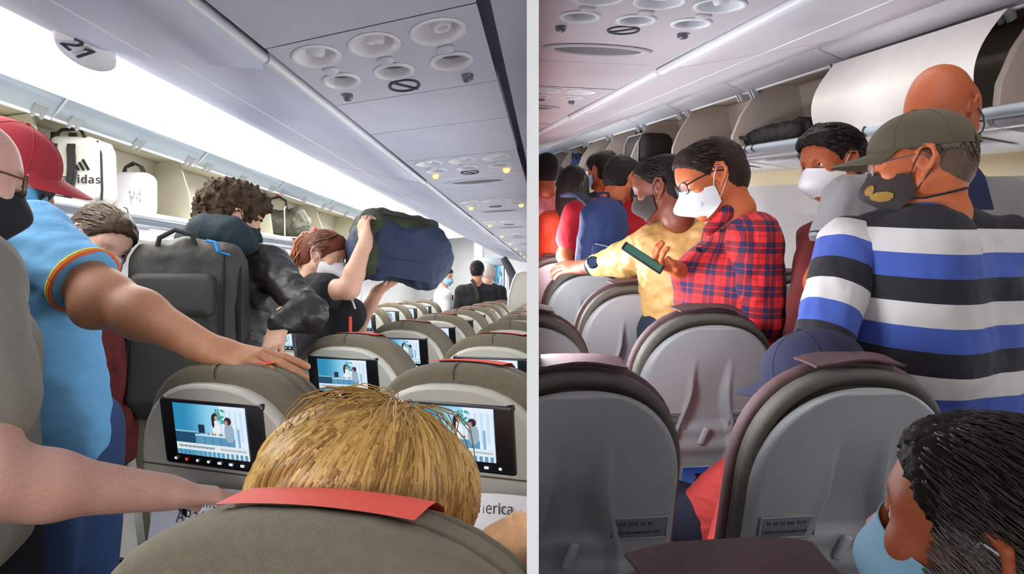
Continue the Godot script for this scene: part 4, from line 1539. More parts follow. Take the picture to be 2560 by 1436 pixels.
func hand_sdf(S: Sdf, w: Vector3, fw: Vector3, nrm: Vector3, thumb: float, curl: Array, spread: float, s := 1.0, thumb_curl := 0.3, thumb_out := 0.8) -> void:
	# w wrist, fw towards the knuckles, nrm out of the back of the hand; thumb = +1 when the thumb lies on the side fw x nrm
	fw = fw.normalized()
	nrm = (nrm - fw * nrm.dot(fw)).normalized()
	var lat := fw.cross(nrm) * thumb
	var kn := [[0.030, 0.088], [0.010, 0.092], [-0.010, 0.087], [-0.029, 0.078]]
	var ln := [[0.043, 0.026, 0.021], [0.048, 0.030, 0.022], [0.044, 0.028, 0.021], [0.034, 0.021, 0.019]]
	for i in 4:
		var k: Vector3 = w + (lat * kn[i][0] + fw * kn[i][1] + nrm * (0.004 if i in [1, 2] else 0.0)) * s
		S.cap(w + lat * kn[i][0] * 0.6 * s + fw * 0.012 * s, k, 0.0165 * s, 0.0115 * s, 0.016 * s, nrm, 1.15)
		var dir := fw.rotated(nrm, -spread * (1.5 - i) * thumb * (1.0 if true else 0.0)).normalized()
		var axis := dir.cross(nrm).normalized()
		var p := k
		var r := 0.0098 if i < 3 else 0.0086
		for j in 3:
			var c: float = curl[i] * [0.75, 1.0, 0.6][j]
			dir = dir.rotated(axis, -c)
			var q: Vector3 = p + dir * ln[i][j] * s
			S.cap(p, q, (r - 0.0007 * j) * s, (r - 0.0007 * (j + 1)) * s, 0.0035 * s)
			p = q
	var tb: Vector3 = w + (lat * 0.022 + fw * 0.022 - nrm * 0.006) * s
	var td := (lat * thumb_out + fw * 0.75 - nrm * 0.35).normalized()
	var tm: Vector3 = tb + td * 0.042 * s
	S.cap(tb, tm, 0.016 * s, 0.0115 * s, 0.014 * s)
	var td2 := (td + fw * 0.5 - lat * thumb_curl - nrm * 0.1).normalized()
	var tn: Vector3 = tm + td2 * 0.033 * s
	S.cap(tm, tn, 0.0112 * s, 0.0098 * s, 0.004 * s)
	var td3 := (td2 + fw * 0.2 - lat * thumb_curl).normalized()
	S.cap(tn, tn + td3 * 0.025 * s, 0.0098 * s, 0.0085 * s, 0.004 * s)
	S.cap(w - fw * 0.03 * s, w + fw * 0.02 * s, 0.027 * s, 0.026 * s, 0.02 * s, nrm, 1.3)
func trunk(S: Sdf, nk: Vector3, sl: Vector3, sr: Vector3, hp: Vector3, rc: float, rh: float, rs := 0.06) -> void:
	var mid := (sl + sr) * 0.5
	var dn := (hp - mid).normalized()
	S.cap(sl, sr, rs, rs, 0.05)
	for sd in [sl, sr]:
		var a: Vector3 = mid.lerp(sd, 0.52) + dn * 0.13
		var b: Vector3 = hp + (sd - mid) * 0.42
		S.cap(a, b, rc, rh, 0.06)
		S.cap(nk, mid.lerp(sd, 0.75), 0.05, rs * 0.8, 0.05)
	S.cap(mid + dn * 0.12, hp, rc * 1.02, rh * 1.02, 0.06)
func legs_sdf(S: Sdf, hp: Vector3, side: Vector3, foot: Vector3, toe: Vector3, r := 0.095, seated := false) -> void:
	for k in [-1.0, 1.0]:
		var h: Vector3 = hp + side * k * 0.09
		var f: Vector3 = foot + side * k * 0.1
		var kn: Vector3 = h.lerp(f, 0.5) + toe * 0.03
		if seated:
			kn = h + toe * 0.42
			f = Vector3(kn.x, foot.y + 0.02, kn.z)
		S.cap(h, kn, r, r * 0.66, 0.05)
		S.cap(kn, f, r * 0.66, r * 0.5, 0.03)
		S.cap(f, f + toe * 0.14, 0.045, 0.04, 0.03)
func arm_sdf(S: Sdf, a: Vector3, e: Vector3, w: Vector3, ra := 0.052, re := 0.043, rw := 0.03) -> void:
	S.cap(a, e, ra, re, 0.03)
	var m := e.lerp(w, 0.3)
	S.cap(e, m, re, re * 1.02, 0.02)
	S.cap(m, w, re * 1.02, rw, 0.02)

func garment(t: Node3D, called: String, S: Sdf, cell: float, m: Material, fold := 0.005, scale := Vector3(12, 9, 12), uvf = null, paintf = null) -> MeshInstance3D:
	if fold > 0.0:
		S.fnl = noise
		S.amp = fold
		S.nb = Basis.from_scale(scale)
	var mb := S.mesh(cell)
	if uvf != null:
		for p in mb.v:
			mb.uv.append(uvf.call(p))
	if paintf != null:
		for p in mb.v:
			mb.c.append(paintf.call(p))
	return part(mb, called, m, t, true)
func body(t: Node3D, list: Array, m: Material) -> void:
	var ms := []
	for e in list:
		ms.append(e[0].mesh(e[1]))
	part(join(ms), "body", m, t, true)
func hair(t: Node3D, S: Sdf, cell: float, m: Material, called := "hair") -> void:
	part(S.mesh(cell), called, m, t, true)
func eyes(t: Node3D, H: Head, brow: Material) -> void:
	var s := H.s
	for k in [-1.0, 1.0]:
		var mb := MB.new()
		var xf := Transform3D(Basis(H.b.x, H.b.z, -H.b.y), H.p(k * 0.033, 0.0015, 0.0765))
		var prof := []
		for i in 7:
			var a := PI * 0.5 * i / 6
			prof.append([0.0128 * s * cos(a) * 0.98, 0.0128 * s * sin(a)])
		mb.lathe(prof, 14, xf)
		var e := part(mb, "eye", M.eye_white, t, true)
		mb = MB.new()
		mb.lathe([[0.0058 * s, 0.0117 * s], [0.003 * s, 0.0131 * s], [0.0001, 0.0132 * s]], 12, xf)
		if e:
			part(mb, "iris", M.eye_dark, e, true)
		mb = MB.new()
		mb.tube([H.p(k * 0.054, 0.020, 0.072), H.p(k * 0.04, 0.027, 0.0845), H.p(k * 0.016, 0.023, 0.0925)], [0.003 * s, 0.0045 * s, 0.004 * s], 6, true, H.b.z, 0.6)
		part(mb, "eyebrow", brow, t, true)
		mb = MB.new()   # upper lid
		var ly := []
		for i in 5:
			var u := float(i) / 4 - 0.5
			ly.append(H.p(k * (0.033 + u * 0.03), 0.0075 - u * u * 0.02, 0.088 - u * u * 0.03 - 0.006 * u))
		mb.tube(ly, 0.0026 * s, 6)
		part(mb, "eyelid", t.get_meta("skin"), t, true)

func mask_cup(t: Node3D, H: Head, m: Material, beak := 0.138, low := 0.072, loops := true, loop_mat: Material = null, called := "face_mask") -> MeshInstance3D:
	var mb := MB.new()
	mb.sheet(20, 14, func(u: float, v: float) -> Vector3:
		var q := (u - 0.5) * 2.0
		var w := absf(q)
		var y := lerpf(-0.117 + 0.035 * w * w, -0.002 - 0.026 * w, v)
		var zf := lerpf(lerpf(low, beak, smooth(0.0, 0.55, v)), 0.108, smooth(0.55, 1.0, v))
		var bend := 1.0 - cos(q * PI / 2)
		return H.p(-0.070 * sin(q * PI / 2) * (1.0 + 0.05 * sin(v * PI)), y, lerpf(zf, 0.020, bend)), 0.0016 * H.s)
	var o := part(mb, called, m, t, true)
	if loops and o:
		for k in [-1.0, 1.0]:
			mb = MB.new()
			var e := [H.p(k * 0.071, -0.030, 0.024), H.p(k * 0.078, -0.002, 0.012), H.p(k * 0.0845, 0.024, -0.006), H.p(k * 0.086, 0.018, -0.028)]
			mb.tube(e, 0.0014 * H.s, 5)
			mb.tube([H.p(k * 0.071, -0.078, 0.026), H.p(k * 0.074, -0.056, 0.006), H.p(k * 0.077, -0.036, -0.012), H.p(k * 0.083, -0.014, -0.029)], 0.0014 * H.s, 5)
			part(mb, "ear_loop", loop_mat if loop_mat else m, o, true)
	return o
func glasses(t: Node3D, H: Head, m: Material, lens: Material, hx := 0.027, hy := 0.019, r := 0.0017) -> void:
	var first: MeshInstance3D = null
	var mb := MB.new()
	for k in [-1.0, 1.0]:
		var loop := []
		for i in 21:
			var an := TAU * i / 20
			loop.append(H.p(k * 0.034 + hx * signf(cos(an)) * pow(absf(cos(an)), 0.5), 0.001 + hy * signf(sin(an)) * pow(absf(sin(an)), 0.5), 0.108 - absf(k * 0.034 + hx * cos(an)) * 0.18))
		mb.tube(loop, r * H.s, 6, false)
		mb.tube([H.p(k * 0.061, 0.008, 0.097), H.p(k * 0.072, 0.012, 0.06), H.p(k * 0.078, 0.014, 0.004), H.p(k * 0.082, 0.003, -0.024)], r * 1.1 * H.s, 6)
	mb.tube([H.p(-0.008, 0.004, 0.107), H.p(0, 0.007, 0.110), H.p(0.008, 0.004, 0.107)], r * H.s, 6)
	first = part(mb, "glasses", m, t, true)
	if first and lens:
		for k in [-1.0, 1.0]:
			mb = MB.new()
			var r0 := PackedVector3Array()
			for i in 20:
				var an := TAU * i / 20
				r0.append(H.p(k * 0.034 + hx * 0.98 * signf(cos(an)) * pow(absf(cos(an)), 0.5), 0.001 + hy * 0.98 * signf(sin(an)) * pow(absf(sin(an)), 0.5), 0.108 - absf(k * 0.034 + hx * cos(an)) * 0.18))
			mb.loft([r0, r0], true, true, false)
			part(mb, "lens", lens, first, true)
func baseball_cap(t: Node3D, H: Head, m: Material, opening := false, brim := 0.078, lift := 0.0, called := "cap") -> void:
	var q := 72
	var rows := 18
	var dome := func(th: float, ph: float) -> Vector3:
		var rim := 0.036 + lift - 0.014 * (0.5 - 0.5 * cos(th))
		var cz := cos(th)
		var rz := 0.110 if cz > 0 else 0.128
		var sq := pow(cos(ph), 0.9)
		return H.p(-0.088 * sin(th) * sq, rim + (0.092 - (rim - 0.036)) * pow(sin(ph), 0.95), rz * cz * sq - 0.004 - 0.006 * sin(ph))
	var hole := func(th: float, ph: float) -> bool:
		return opening and pow(wrapf(th - PI, -PI, PI) / 0.42, 2.0) + pow((ph - 0.16) / 0.36, 2.0) < 1.0 and ph > 0.12
	var mb := MB.new()
	for i in q:
		for j in rows:
			var a := TAU * i / q
			var b := TAU * (i + 1) / q
			var c := PI / 2 * j / rows
			var e := PI / 2 * (j + 1) / rows
			if hole.call((a + b) * 0.5, (c + e) * 0.5):
				continue
			mb.quad(dome.call(b, c), dome.call(a, c), dome.call(a, e), dome.call(b, e))
	var o := part(mb, called, m, t, true)
	if o == null:
		return
	mb = MB.new()      # sweat band: thin turned-in rim
	var ring := []
	for i in q + 1:
		ring.append(dome.call(TAU * i / q, 0.0))
	mb.tube(ring, 0.0018 * H.s, 5, false)
	part(mb, "rim", m, o, true)
	mb = MB.new()
	mb.sheet(24, 8, func(u: float, v: float) -> Vector3:
		var th := (u - 0.5) * 2.0 * 1.18
		var base: Vector3 = H.b.inverse() * (dome.call(th, 0.03) - H.c) / H.s
		var k := (u - 0.5) * 2.0
		var out := brim * (1.0 - 0.35 * pow(absf(k), 2.5))
		return H.p(base.x * (1.0 + 0.04 * v), base.y - 0.012 * v - 0.02 * k * k * v, base.z + out * v * cos(th * 0.55)), 0.003 * H.s)
	part(mb, "visor", m, o, true)
	mb = MB.new()
	for k in 6:
		var path := []
		for j in 13:
			var ph: float = 0.02 + (PI / 2 - 0.03) * j / 12
			var th: float = TAU * k / 6
			if hole.call(th, ph):
				continue
			path.append(dome.call(th, ph))
		mb.tube(path, 0.0013 * H.s, 5)
	part(mb, "seam", m, o, true)
	mb = MB.new()
	mb.lathe([[0.008 * H.s, 0.0], [0.007 * H.s, 0.004 * H.s], [0.0001, 0.006 * H.s]], 12, Transform3D(H.b, dome.call(0.0, PI / 2)))
	part(mb, "button", m, o, true)
	if opening:
		mb = MB.new()
		mb.sheet(12, 2, func(u: float, v: float) -> Vector3:
			var th := PI + (u - 0.5) * 1.0
			return dome.call(th, 0.005 + 0.13 * v) + (H.p(0, 0, -0.003) - H.c), 0.002)
		part(mb, "strap", m, o, true)
func strands(count: int, gen: Callable, col_a: Color, col_b: Color, r0: float, sd := 1, sides := 4) -> MB:
	# locks of hair: gen(rng) -> list of points
	var rg := RandomNumberGenerator.new()
	rg.seed = sd
	var mb := MB.new()
	for k in count:
		var p: Array = gen.call(rg)
		var rs := []
		for i in p.size():
			var u := float(i) / (p.size() - 1)
			rs.append(r0 * (0.5 + 0.9 * sin(PI * minf(u * 0.8 + 0.12, 1.0))) * (1.0 - 0.75 * pow(u, 4.0)))
		mb.tube(p, rs, sides, false)
		mb.paint(col_a.lerp(col_b, rg.randf()))
	return mb
func stubble(t: Node3D, H: Head, n: int, ca: Color, cb: Color, lo := -0.075, hi := 0.03, span := 2.3, sd := 5, thick := 0.0) -> void:
	# short hair on the sides and back of the head, as single tufts
	var g := strands(n, func(rg: RandomNumberGenerator) -> Array:
		var a := rg.randf_range(-span, span)      # 0 is the back of the head
		var y := rg.randf_range(lo, hi)
		if absf(a) > 0.95 and absf(a) < 1.55 and y < 0.03:
			y = rg.randf_range(0.03, maxf(0.031, hi))
		var k := sqrt(maxf(0.1, 1.0 - pow((y - 0.03) / 0.125, 2.0)))
		var x := (0.079 + thick) * sin(a) * k
		var z := -0.012 - (0.114 + thick) * cos(a) * k
		if y < -0.01:
			z += (-0.01 - y) * 0.12 * cos(a)
		var l := rg.randf_range(0.010, 0.02)
		var w := Vector3(sin(a), 0.0, -cos(a)) * 0.004
		return [H.p(x, y, z), H.p(x + w.x, y - l * 0.5, z + w.z - 0.3 * l * absf(sin(a))), H.p(x + w.x * 0.6, y - l, z + w.z * 0.6 - 0.6 * l * absf(sin(a)))],
		ca, cb, 0.0012, sd, 3)
	part(g, "short_hair", M.hair_locks, t, true)
func scalp(t: Node3D, H: Head, n: int, ca: Color, cb: Color, th := 0.010, len := 0.03, front := 0.062, sd := 21, lift := 0.004, r := 0.0013) -> void:
	# short locks lying over the whole scalp, combed back and down
	var g := strands(n, func(rg: RandomNumberGenerator) -> Array:
		var d := Vector3.ZERO
		for tries in 20:
			d = Vector3(rg.randf_range(-1, 1), rg.randf_range(-0.8, 1), rg.randf_range(-1, 1))
			if d.length() > 1.0 or d.length() < 0.2:
				continue
			d = d.normalized()
			var y := 0.03 + 0.088 * d.y
			var z := -0.009 + 0.118 * d.z
			if z > front - maxf(0.0, 0.07 - y) * 0.85 or y < -0.06:
				continue
			if z > -0.05 and y < 0.03 and absf(d.x) > 0.5:
				continue
			break
		var k := Vector3(0.0745 + th, 0.084 + th, 0.113 + th)
		var flow := Vector3(d.x * 0.35 + rg.randf_range(-0.25, 0.25), -0.45 + rg.randf_range(-0.2, 0.2), -0.9)
		flow = (flow - d * flow.dot(d)).normalized()
		var pts := []
		var l := len * rg.randf_range(0.6, 1.2)
		for i in 4:
			var u := float(i) / 3
			var q := (d + flow * u * l / 0.1).normalized()
			var s := 1.0 + lift * 8.0 * sin(PI * u)
			pts.append(H.p(q.x * k.x * s, 0.03 + q.y * k.y * s, -0.009 + q.z * k.z * s))
		return pts, ca, cb, r, sd, 3)
	part(g, "hair_locks", M.hair_locks, t, true)
func person(label: String, foot: Vector3, skin: Material, group := "") -> Node3D:
	var t := thing("person", label, "person", Transform3D(Basis(), foot), group)
	t.set_meta("skin", skin)
	return t

# ------------------------------------------------------------------ people and bags of the left cabin
func people_materials() -> void:
	skin_mat("skin_tan", rgb(196, 138, 102))
	skin_mat("skin_pink", rgb(226, 176, 158))
	skin_mat("skin_fair", rgb(222, 172, 146))
	skin_mat("skin_brown", rgb(184, 94, 54))
	skin_mat("skin_dark", rgb(124, 62, 42))
	skin_mat("skin_bronze", rgb(206, 108, 62))
	mat("eye_white", rgb(225, 220, 214), 0.25)
	mat("eye_dark", rgb(40, 28, 22), 0.15)
	mat("mask_white", rgb(232, 232, 236), 0.8, {"normal": weave, "tri": 40.0, "nscale": 0.3})
	mat("mask_black", rgb(24, 25, 30), 0.85)
	mat("mask_blue", rgb(150, 196, 224), 0.8, {"normal": weave, "tri": 40.0, "nscale": 0.3})
	mat("mask_navy", rgb(26, 36, 58), 0.85)
	mat("mask_brown", rgb(54, 44, 44), 0.85)
	mat("mask_patch", rgb(148, 112, 48), 0.85)
	mat("frame_dark", rgb(22, 22, 26), 0.3)
	mat("frame_tort", rgb(96, 60, 40), 0.3)
	mat("lens_clear", rgb(220, 230, 240), 0.05, {"alpha": 0.12})
	mat("lens_dark", rgb(14, 16, 22), 0.1)
	cloth_mat("polo_blue", rgb(112, 178, 226), 0.85)
	cloth_mat("trim_orange", rgb(236, 112, 52), 0.8)
	cloth_mat("trim_yellow", rgb(236, 210, 64), 0.8)
	cloth_mat("cap_red", rgb(156, 30, 40), 0.8)
	cloth_mat("tee_grey", rgb(148, 144, 134), 0.9)
	cloth_mat("jeans", rgb(44, 68, 112), 0.9)
	cloth_mat("black_cloth", rgb(26, 27, 32), 0.9)
	cloth_mat("maroon", rgb(112, 38, 36), 0.85)
	cloth_mat("hood_teal", rgb(30, 48, 58), 0.9)
	mat("leather_black", rgb(40, 38, 35), 0.45, {"normal": grain, "tri": 9.0, "nscale": 0.5})
	mat("pack_green", rgb(60, 58, 50), 0.55, {"normal": weave, "tri": 40.0, "nscale": 0.5})
	mat("pull_blue", rgb(40, 140, 214), 0.5)
	cloth_mat("navy_bag", rgb(44, 58, 88), 0.7)
	cloth_mat("bag_green", rgb(58, 66, 46), 0.7)
	cloth_mat("white_bag", rgb(222, 220, 212), 0.7)
	mat("white_shell", rgb(226, 224, 232), 0.45)
	mat("strap_black", rgb(44, 44, 40), 0.7, {"normal": weave, "tri": 40.0})
	mat("bag_olive", rgb(66, 66, 50), 0.5, {"normal": grain, "tri": 8.0, "nscale": 0.5})
	mat("piping_white", rgb(226, 226, 220), 0.5)
	hair_mat("hair_brown", rgb(64, 45, 28))
	hair_mat("hair_curly", rgb(66, 50, 34), 0.55)
	hair_mat("hair_red", rgb(104, 54, 38))
	hair_mat("hair_black", rgb(30, 23, 22), 0.5)
	hair_mat("hair_dark", rgb(50, 36, 30), 0.55)
	hair_mat("hair_white", rgb(222, 214, 206))
	hair_mat("hair_grizzled", rgb(104, 84, 72))
	mat("hair_locks", Color.WHITE, 0.38, {"vc": true})
	cloth_mat("peach", rgb(240, 186, 140), 0.8)
	cloth_mat("shirt_white", rgb(236, 236, 238), 0.85)
	cloth_mat("vest_navy", rgb(32, 40, 60), 0.85)
	cloth_mat("tie_maroon", rgb(120, 36, 44), 0.7)

func floor_left(p: Vector3) -> Vector3:
	return Vector3(p.x, 0, p.z)

func left_people() -> void:
	people_materials()
	man_grey_tee()
	man_blue_polo()
	man_bending()
	man_leather()
	woman_lifting()
	crew_far()
	woman_blond()

func man_grey_tee() -> void:
	var hp := at(-150, 1230, 1.25)
	var t := person("person in a grey t-shirt at the left edge, forearm leaning on the seat", floor_left(hp), M.skin_pink)
	var H := Head.new(at(-128, 440, 1.2), Vector3(0.6, -0.1, -0.75), Vector3(0, 1, 0), 1.02)
	var nk := at(-130, 600, 1.22)
	var sl := at(-95, 700, 1.06)
	var sr := at(-150, 690, 1.5)
	var el := at(-40, 1205, 0.93)
	var wr := at(415, 1232, 1.13)
	var A := Sdf.new()
	A.cap(sl, el, 0.05, 0.05, 0.03)
	A.cap(el, el.lerp(wr, 0.3), 0.052, 0.047, 0.03)
	A.cap(el.lerp(wr, 0.3), wr, 0.047, 0.029, 0.03)
	hand_sdf(A, wr, wr - el, Vector3(0, 1, 0.1), -1.0, [0.35, 0.35, 0.35, 0.35], 0.05)
	var B := Sdf.new()
	B.cap(H.p(0, -0.1, -0.03), nk, 0.058, 0.06)
	trunk(B, nk, sl, sr, hp, 0.085, 0.085, 0.04)
	legs_sdf(B, hp, Vector3(0, 0, 1), floor_left(hp) + Vector3(0, 0.05, 0), Vector3(1, 0, 0), 0.08)
	body(t, [[head_sdf(H), 0.006], [A, 0.005], [B, 0.02]], M.skin_pink)
	mask_cup(t, H, M.mask_black, 0.128, 0.08)
	glasses(t, H, M.frame_tort, M.lens_clear)
	var S := Sdf.new()
	trunk(S, nk, sl, sr, hp, 0.128, 0.135, 0.075)
	S.cap(sl, sl.lerp(el, 0.62), 0.078, 0.082, 0.03)
	garment(t, "t_shirt", S, 0.012, M.tee_grey, 0.006, Vector3(14, 7, 14))
	S = Sdf.new()
	legs_sdf(S, hp + Vector3(0, -0.06, 0), Vector3(0, 0, 1), floor_left(hp) + Vector3(0, 0.06, 0), Vector3(1, 0, 0), 0.11)
	garment(t, "trousers", S, 0.02, M.black_cloth, 0.004)

func man_blue_polo() -> void:
	var hp := at(108, 1070, 1.62)
	var t := person("man in a sky blue polo and red cap resting his hand on a seat", floor_left(hp), M.skin_tan)
	var H := Head.new(at(18, 432, 1.68), Vector3(0.8, -0.42, -0.38), Vector3(0.42, 0.9, 0), 1.0)
	var nk := at(15, 535, 1.68)
	var sl := at(78, 598, 1.53)
	var sr := at(60, 590, 1.88)
	var el := at(262, 742, 1.46)
	var wr := at(528, 876, 1.385)
	var A := Sdf.new()
	A.cap(sl, el, 0.062, 0.052, 0.03)
	A.cap(el, el.lerp(wr, 0.35), 0.053, 0.049, 0.03)
	A.cap(el.lerp(wr, 0.35), wr, 0.049, 0.030, 0.03)
	A.ball(el + Vector3(-0.02, -0.03, 0.02), 0.035, 0.04)
	hand_sdf(A, wr, at(640, 902, 1.37) - wr, Vector3(-0.1, 1, 0.35), -1.0, [0.16, 0.2, 0.24, 0.34], 0.16, 1.06, 0.2)
	var B := Sdf.new()
	B.cap(H.p(0, -0.1, -0.03), nk, 0.058, 0.062)
	trunk(B, nk, sl, sr, hp, 0.08, 0.08, 0.04)
	legs_sdf(B, hp, Vector3(0, 0, 1), floor_left(hp) + Vector3(0, 0.05, 0), Vector3(1, 0, 0), 0.08)
	body(t, [[head_sdf(H), 0.004], [A, 0.0042], [B, 0.02]], M.skin_tan)
	# nails of the resting hand are part of the skin; hair under the cap
	hair(t, hair_sdf(H, -0.001, 0.001), 0.007, M.hair_black)
	baseball_cap(t, H, M.cap_red, false, 0.082, 0.0)
	glasses(t, H, M.frame_dark, M.lens_dark, 0.029, 0.021, 0.0024)
	eyes(t, H, M.hair_black)
	var S := Sdf.new()
	var cuff := sl.lerp(el, 0.74)
	var ax := (el - sl).normalized()
	S.cap(sl, cuff, 0.078, 0.075, 0.03)
	S.cut(cuff + ax * 0.4, cuff + ax * 0.5, 0.4, 0.4, 0.003)
	trunk(S, nk, sl, sr, hp, 0.118, 0.125, 0.072)
	S.cap(at(75, 800, 1.55), at(95, 1010, 1.55), 0.12, 0.115, 0.06)
	S.cut(at(110, 1075, 1.6) + Vector3(0, -0.19, 0), at(110, 1075, 1.6) + Vector3(0, -0.3, 0), 0.2, 0.2, 0.01)
	garment(t, "polo_shirt", S, 0.009, M.polo_blue, 0.007, Vector3(9, 16, 9))
	# striped cuff bands
	for q in 2:
		var mb := MB.new()
		var ring := []
		var u := ax.cross(Vector3.UP).normalized()
		var w := u.cross(ax)
		var c := cuff + ax * (-0.006 + 0.007 * q)
		for k in 25:
			var an := TAU * k / 24
			ring.append(c + (u * cos(an) + w * sin(an)) * 0.076)
		mb.tube(ring, 0.0045, 6, false)
		part(mb, "cuff_stripe", M.trim_yellow if q == 0 else M.trim_orange, t, true)
	var C := Sdf.new()
	C.cap(nk + Vector3(0.01, 0.02, 0), nk + Vector3(0.03, 0.05, 0), 0.068, 0.064, 0.01)
	C.cut(nk + Vector3(0.05, 0.14, 0), nk + Vector3(0.05, 0.1, 0), 0.06, 0.055, 0.01)
	garment(t, "collar", C, 0.008, M.polo_blue, 0.002)
	S = Sdf.new()
	legs_sdf(S, hp + Vector3(0.01, -0.03, 0), Vector3(0, 0, 1), floor_left(hp) + Vector3(0, 0.06, 0), Vector3(1, 0, 0), 0.12)
	S.cap(hp, hp + Vector3(0, -0.12, 0), 0.12, 0.12, 0.05)
	garment(t, "jeans", S, 0.016, M.jeans, 0.005)

func man_bending() -> void:
	var hp := at(225, 1110, 2.3)
	var t := person("man with brown hair bending down in a maroon jacket, white mask", floor_left(hp), M.skin_fair)
	var H := Head.new(at(252, 606, 2.12), Vector3(0.78, -0.45, 0.45), Vector3(0.5, 0.86, -0.02), 0.92)
	var nk := at(205, 665, 2.16)
	var sl := at(232, 745, 2.0)
	var sr := at(215, 720, 2.45)
	var B := Sdf.new()
	B.cap(H.p(0, -0.09, -0.03), nk, 0.056, 0.06)
	trunk(B, nk, sl, sr, hp, 0.08, 0.08, 0.04)
	legs_sdf(B, hp, Vector3(0, 0, 1), floor_left(hp) + Vector3(0, 0.05, 0), Vector3(1, 0, 0), 0.08)
	body(t, [[head_sdf(H), 0.005], [B, 0.02]], M.skin_fair)
	hair(t, hair_sdf(H, 0.012, 0.005, 40.0, 0.12, [[0, 0.085, 0.06, 0.01, 0.08, 0.085, 0.022, 0.014]]), 0.006, M.hair_brown)
	scalp(t, H, 900, Color(0.03, 0.017, 0.008), Color(0.12, 0.07, 0.03), 0.013, 0.035, 0.07)
	eyes(t, H, M.hair_brown)
	mask_cup(t, H, M.mask_white, 0.124, 0.09)
	var S := Sdf.new()
	trunk(S, nk, sl, sr, hp, 0.12, 0.12, 0.07)
	S.cap(sl, at(262, 900, 2.0), 0.072, 0.06, 0.03)
	S.cap(at(262, 900, 2.0), at(285, 1050, 2.05), 0.06, 0.055, 0.03)
	S.cap(at(262, 830, 2.1), at(272, 1110, 2.15), 0.085, 0.09, 0.05)
	garment(t, "jacket", S, 0.012, M.maroon, 0.012, Vector3(16, 7, 16))
	S = Sdf.new()
	legs_sdf(S, hp, Vector3(0, 0, 1), floor_left(hp) + Vector3(0, 0.06, 0), Vector3(1, 0, 0), 0.11)
	garment(t, "trousers", S, 0.02, M.black_cloth, 0.004)

func man_leather() -> void:
	var hp := at(560, 1000, 2.45)
	var t := person("man with curly brown hair in a black leather jacket and black mask", floor_left(hp), M.skin_fair)
	var H := Head.new(at(583, 545, 2.5), Vector3(0.72, -0.28, -0.62), Vector3(0.05, 1, 0.05), 0.95)
	var nk := at(562, 620, 2.46)
	var sl := at(425, 668, 2.44)
	var sr := at(672, 660, 2.44)
	var el := at(772, 783, 2.2)
	var wr := at(700, 806, 2.13)
	var A := Sdf.new()
	A.cap(el, wr, 0.03, 0.028, 0.02)
	hand_sdf(A, wr, at(686, 858, 2.1) - wr, Vector3(-0.35, 0.25, 0.9), 1.0, [0.4, 0.45, 0.5, 0.5], 0.1, 0.95)
	var B := Sdf.new()
	B.cap(H.p(0, -0.1, -0.03), nk, 0.056, 0.06)
	trunk(B, nk, sl, sr, hp, 0.08, 0.08, 0.04)
	legs_sdf(B, hp, Vector3(1, 0, 0), floor_left(hp) + Vector3(0, 0.05, 0), Vector3(0, 0, -1), 0.08)
	body(t, [[head_sdf(H), 0.005], [A, 0.004], [B, 0.02]], M.skin_fair)
	var hs := hair_sdf(H, 0.026, 0.022, 34.0, 0.112, [[-0.05, 0.05, 0.05, 0.05, 0.06, 0.05, 0.045, 0.045], [0, 0.1, 0.0, 0, 0.085, 0.06, 0.04, 0.045]])
	hs.nb = Basis.from_scale(Vector3(30, 30, 30)) * H.b.inverse()
	hair(t, hs, 0.0055, M.hair_curly)
	mask_cup(t, H, M.mask_black, 0.126, 0.085)
	var S := Sdf.new()
	trunk(S, nk, sl, sr, hp, 0.12, 0.125, 0.07)
	S.cap(sr, el, 0.072, 0.06, 0.03)
	S.cap(el, wr, 0.06, 0.045, 0.03)
	S.cap(sl, at(370, 790, 2.4), 0.085, 0.07, 0.03)
	S.cap(at(370, 790, 2.4), at(380, 950, 2.3), 0.07, 0.06, 0.03)
	var crease := FastNoiseLite.new()
	crease.seed = 6
	crease.frequency = 1.0
	crease.fractal_type = FastNoiseLite.FRACTAL_RIDGED
	crease.fractal_octaves = 2
	S.fnl = crease
	S.amp = 0.009
	S.nb = Basis.from_scale(Vector3(6, 10, 6)) * Basis(Vector3.BACK, 0.7)
	garment(t, "leather_jacket", S, 0.0085, M.leather_black, 0.0)
	# sleeve seam and cuff
	var mb := MB.new()
	mb.tube([at(655, 645, 2.34), at(678, 680, 2.33), at(720, 740, 2.24), at(765, 795, 2.13)], 0.003, 5)
	part(mb, "sleeve_seam", M.black_cloth, t, true)
	S = Sdf.new()
	S.chain([at(470, 600, 2.40), at(515, 585, 2.34), at(575, 590, 2.33), at(622, 610, 2.36)], [0.045, 0.06, 0.06, 0.035], 0.04)
	S.cap(at(480, 596, 2.48), at(620, 600, 2.5), 0.05, 0.05, 0.05)
	garment(t, "hood", S, 0.008, M.hood_teal, 0.006, Vector3(16, 12, 16))
	S = Sdf.new()
	legs_sdf(S, hp, Vector3(1, 0, 0), floor_left(hp) + Vector3(0, 0.06, 0), Vector3(0, 0, -1), 0.13)
	garment(t, "trousers", S, 0.02, M.black_cloth, 0.004)
	backpack_black()

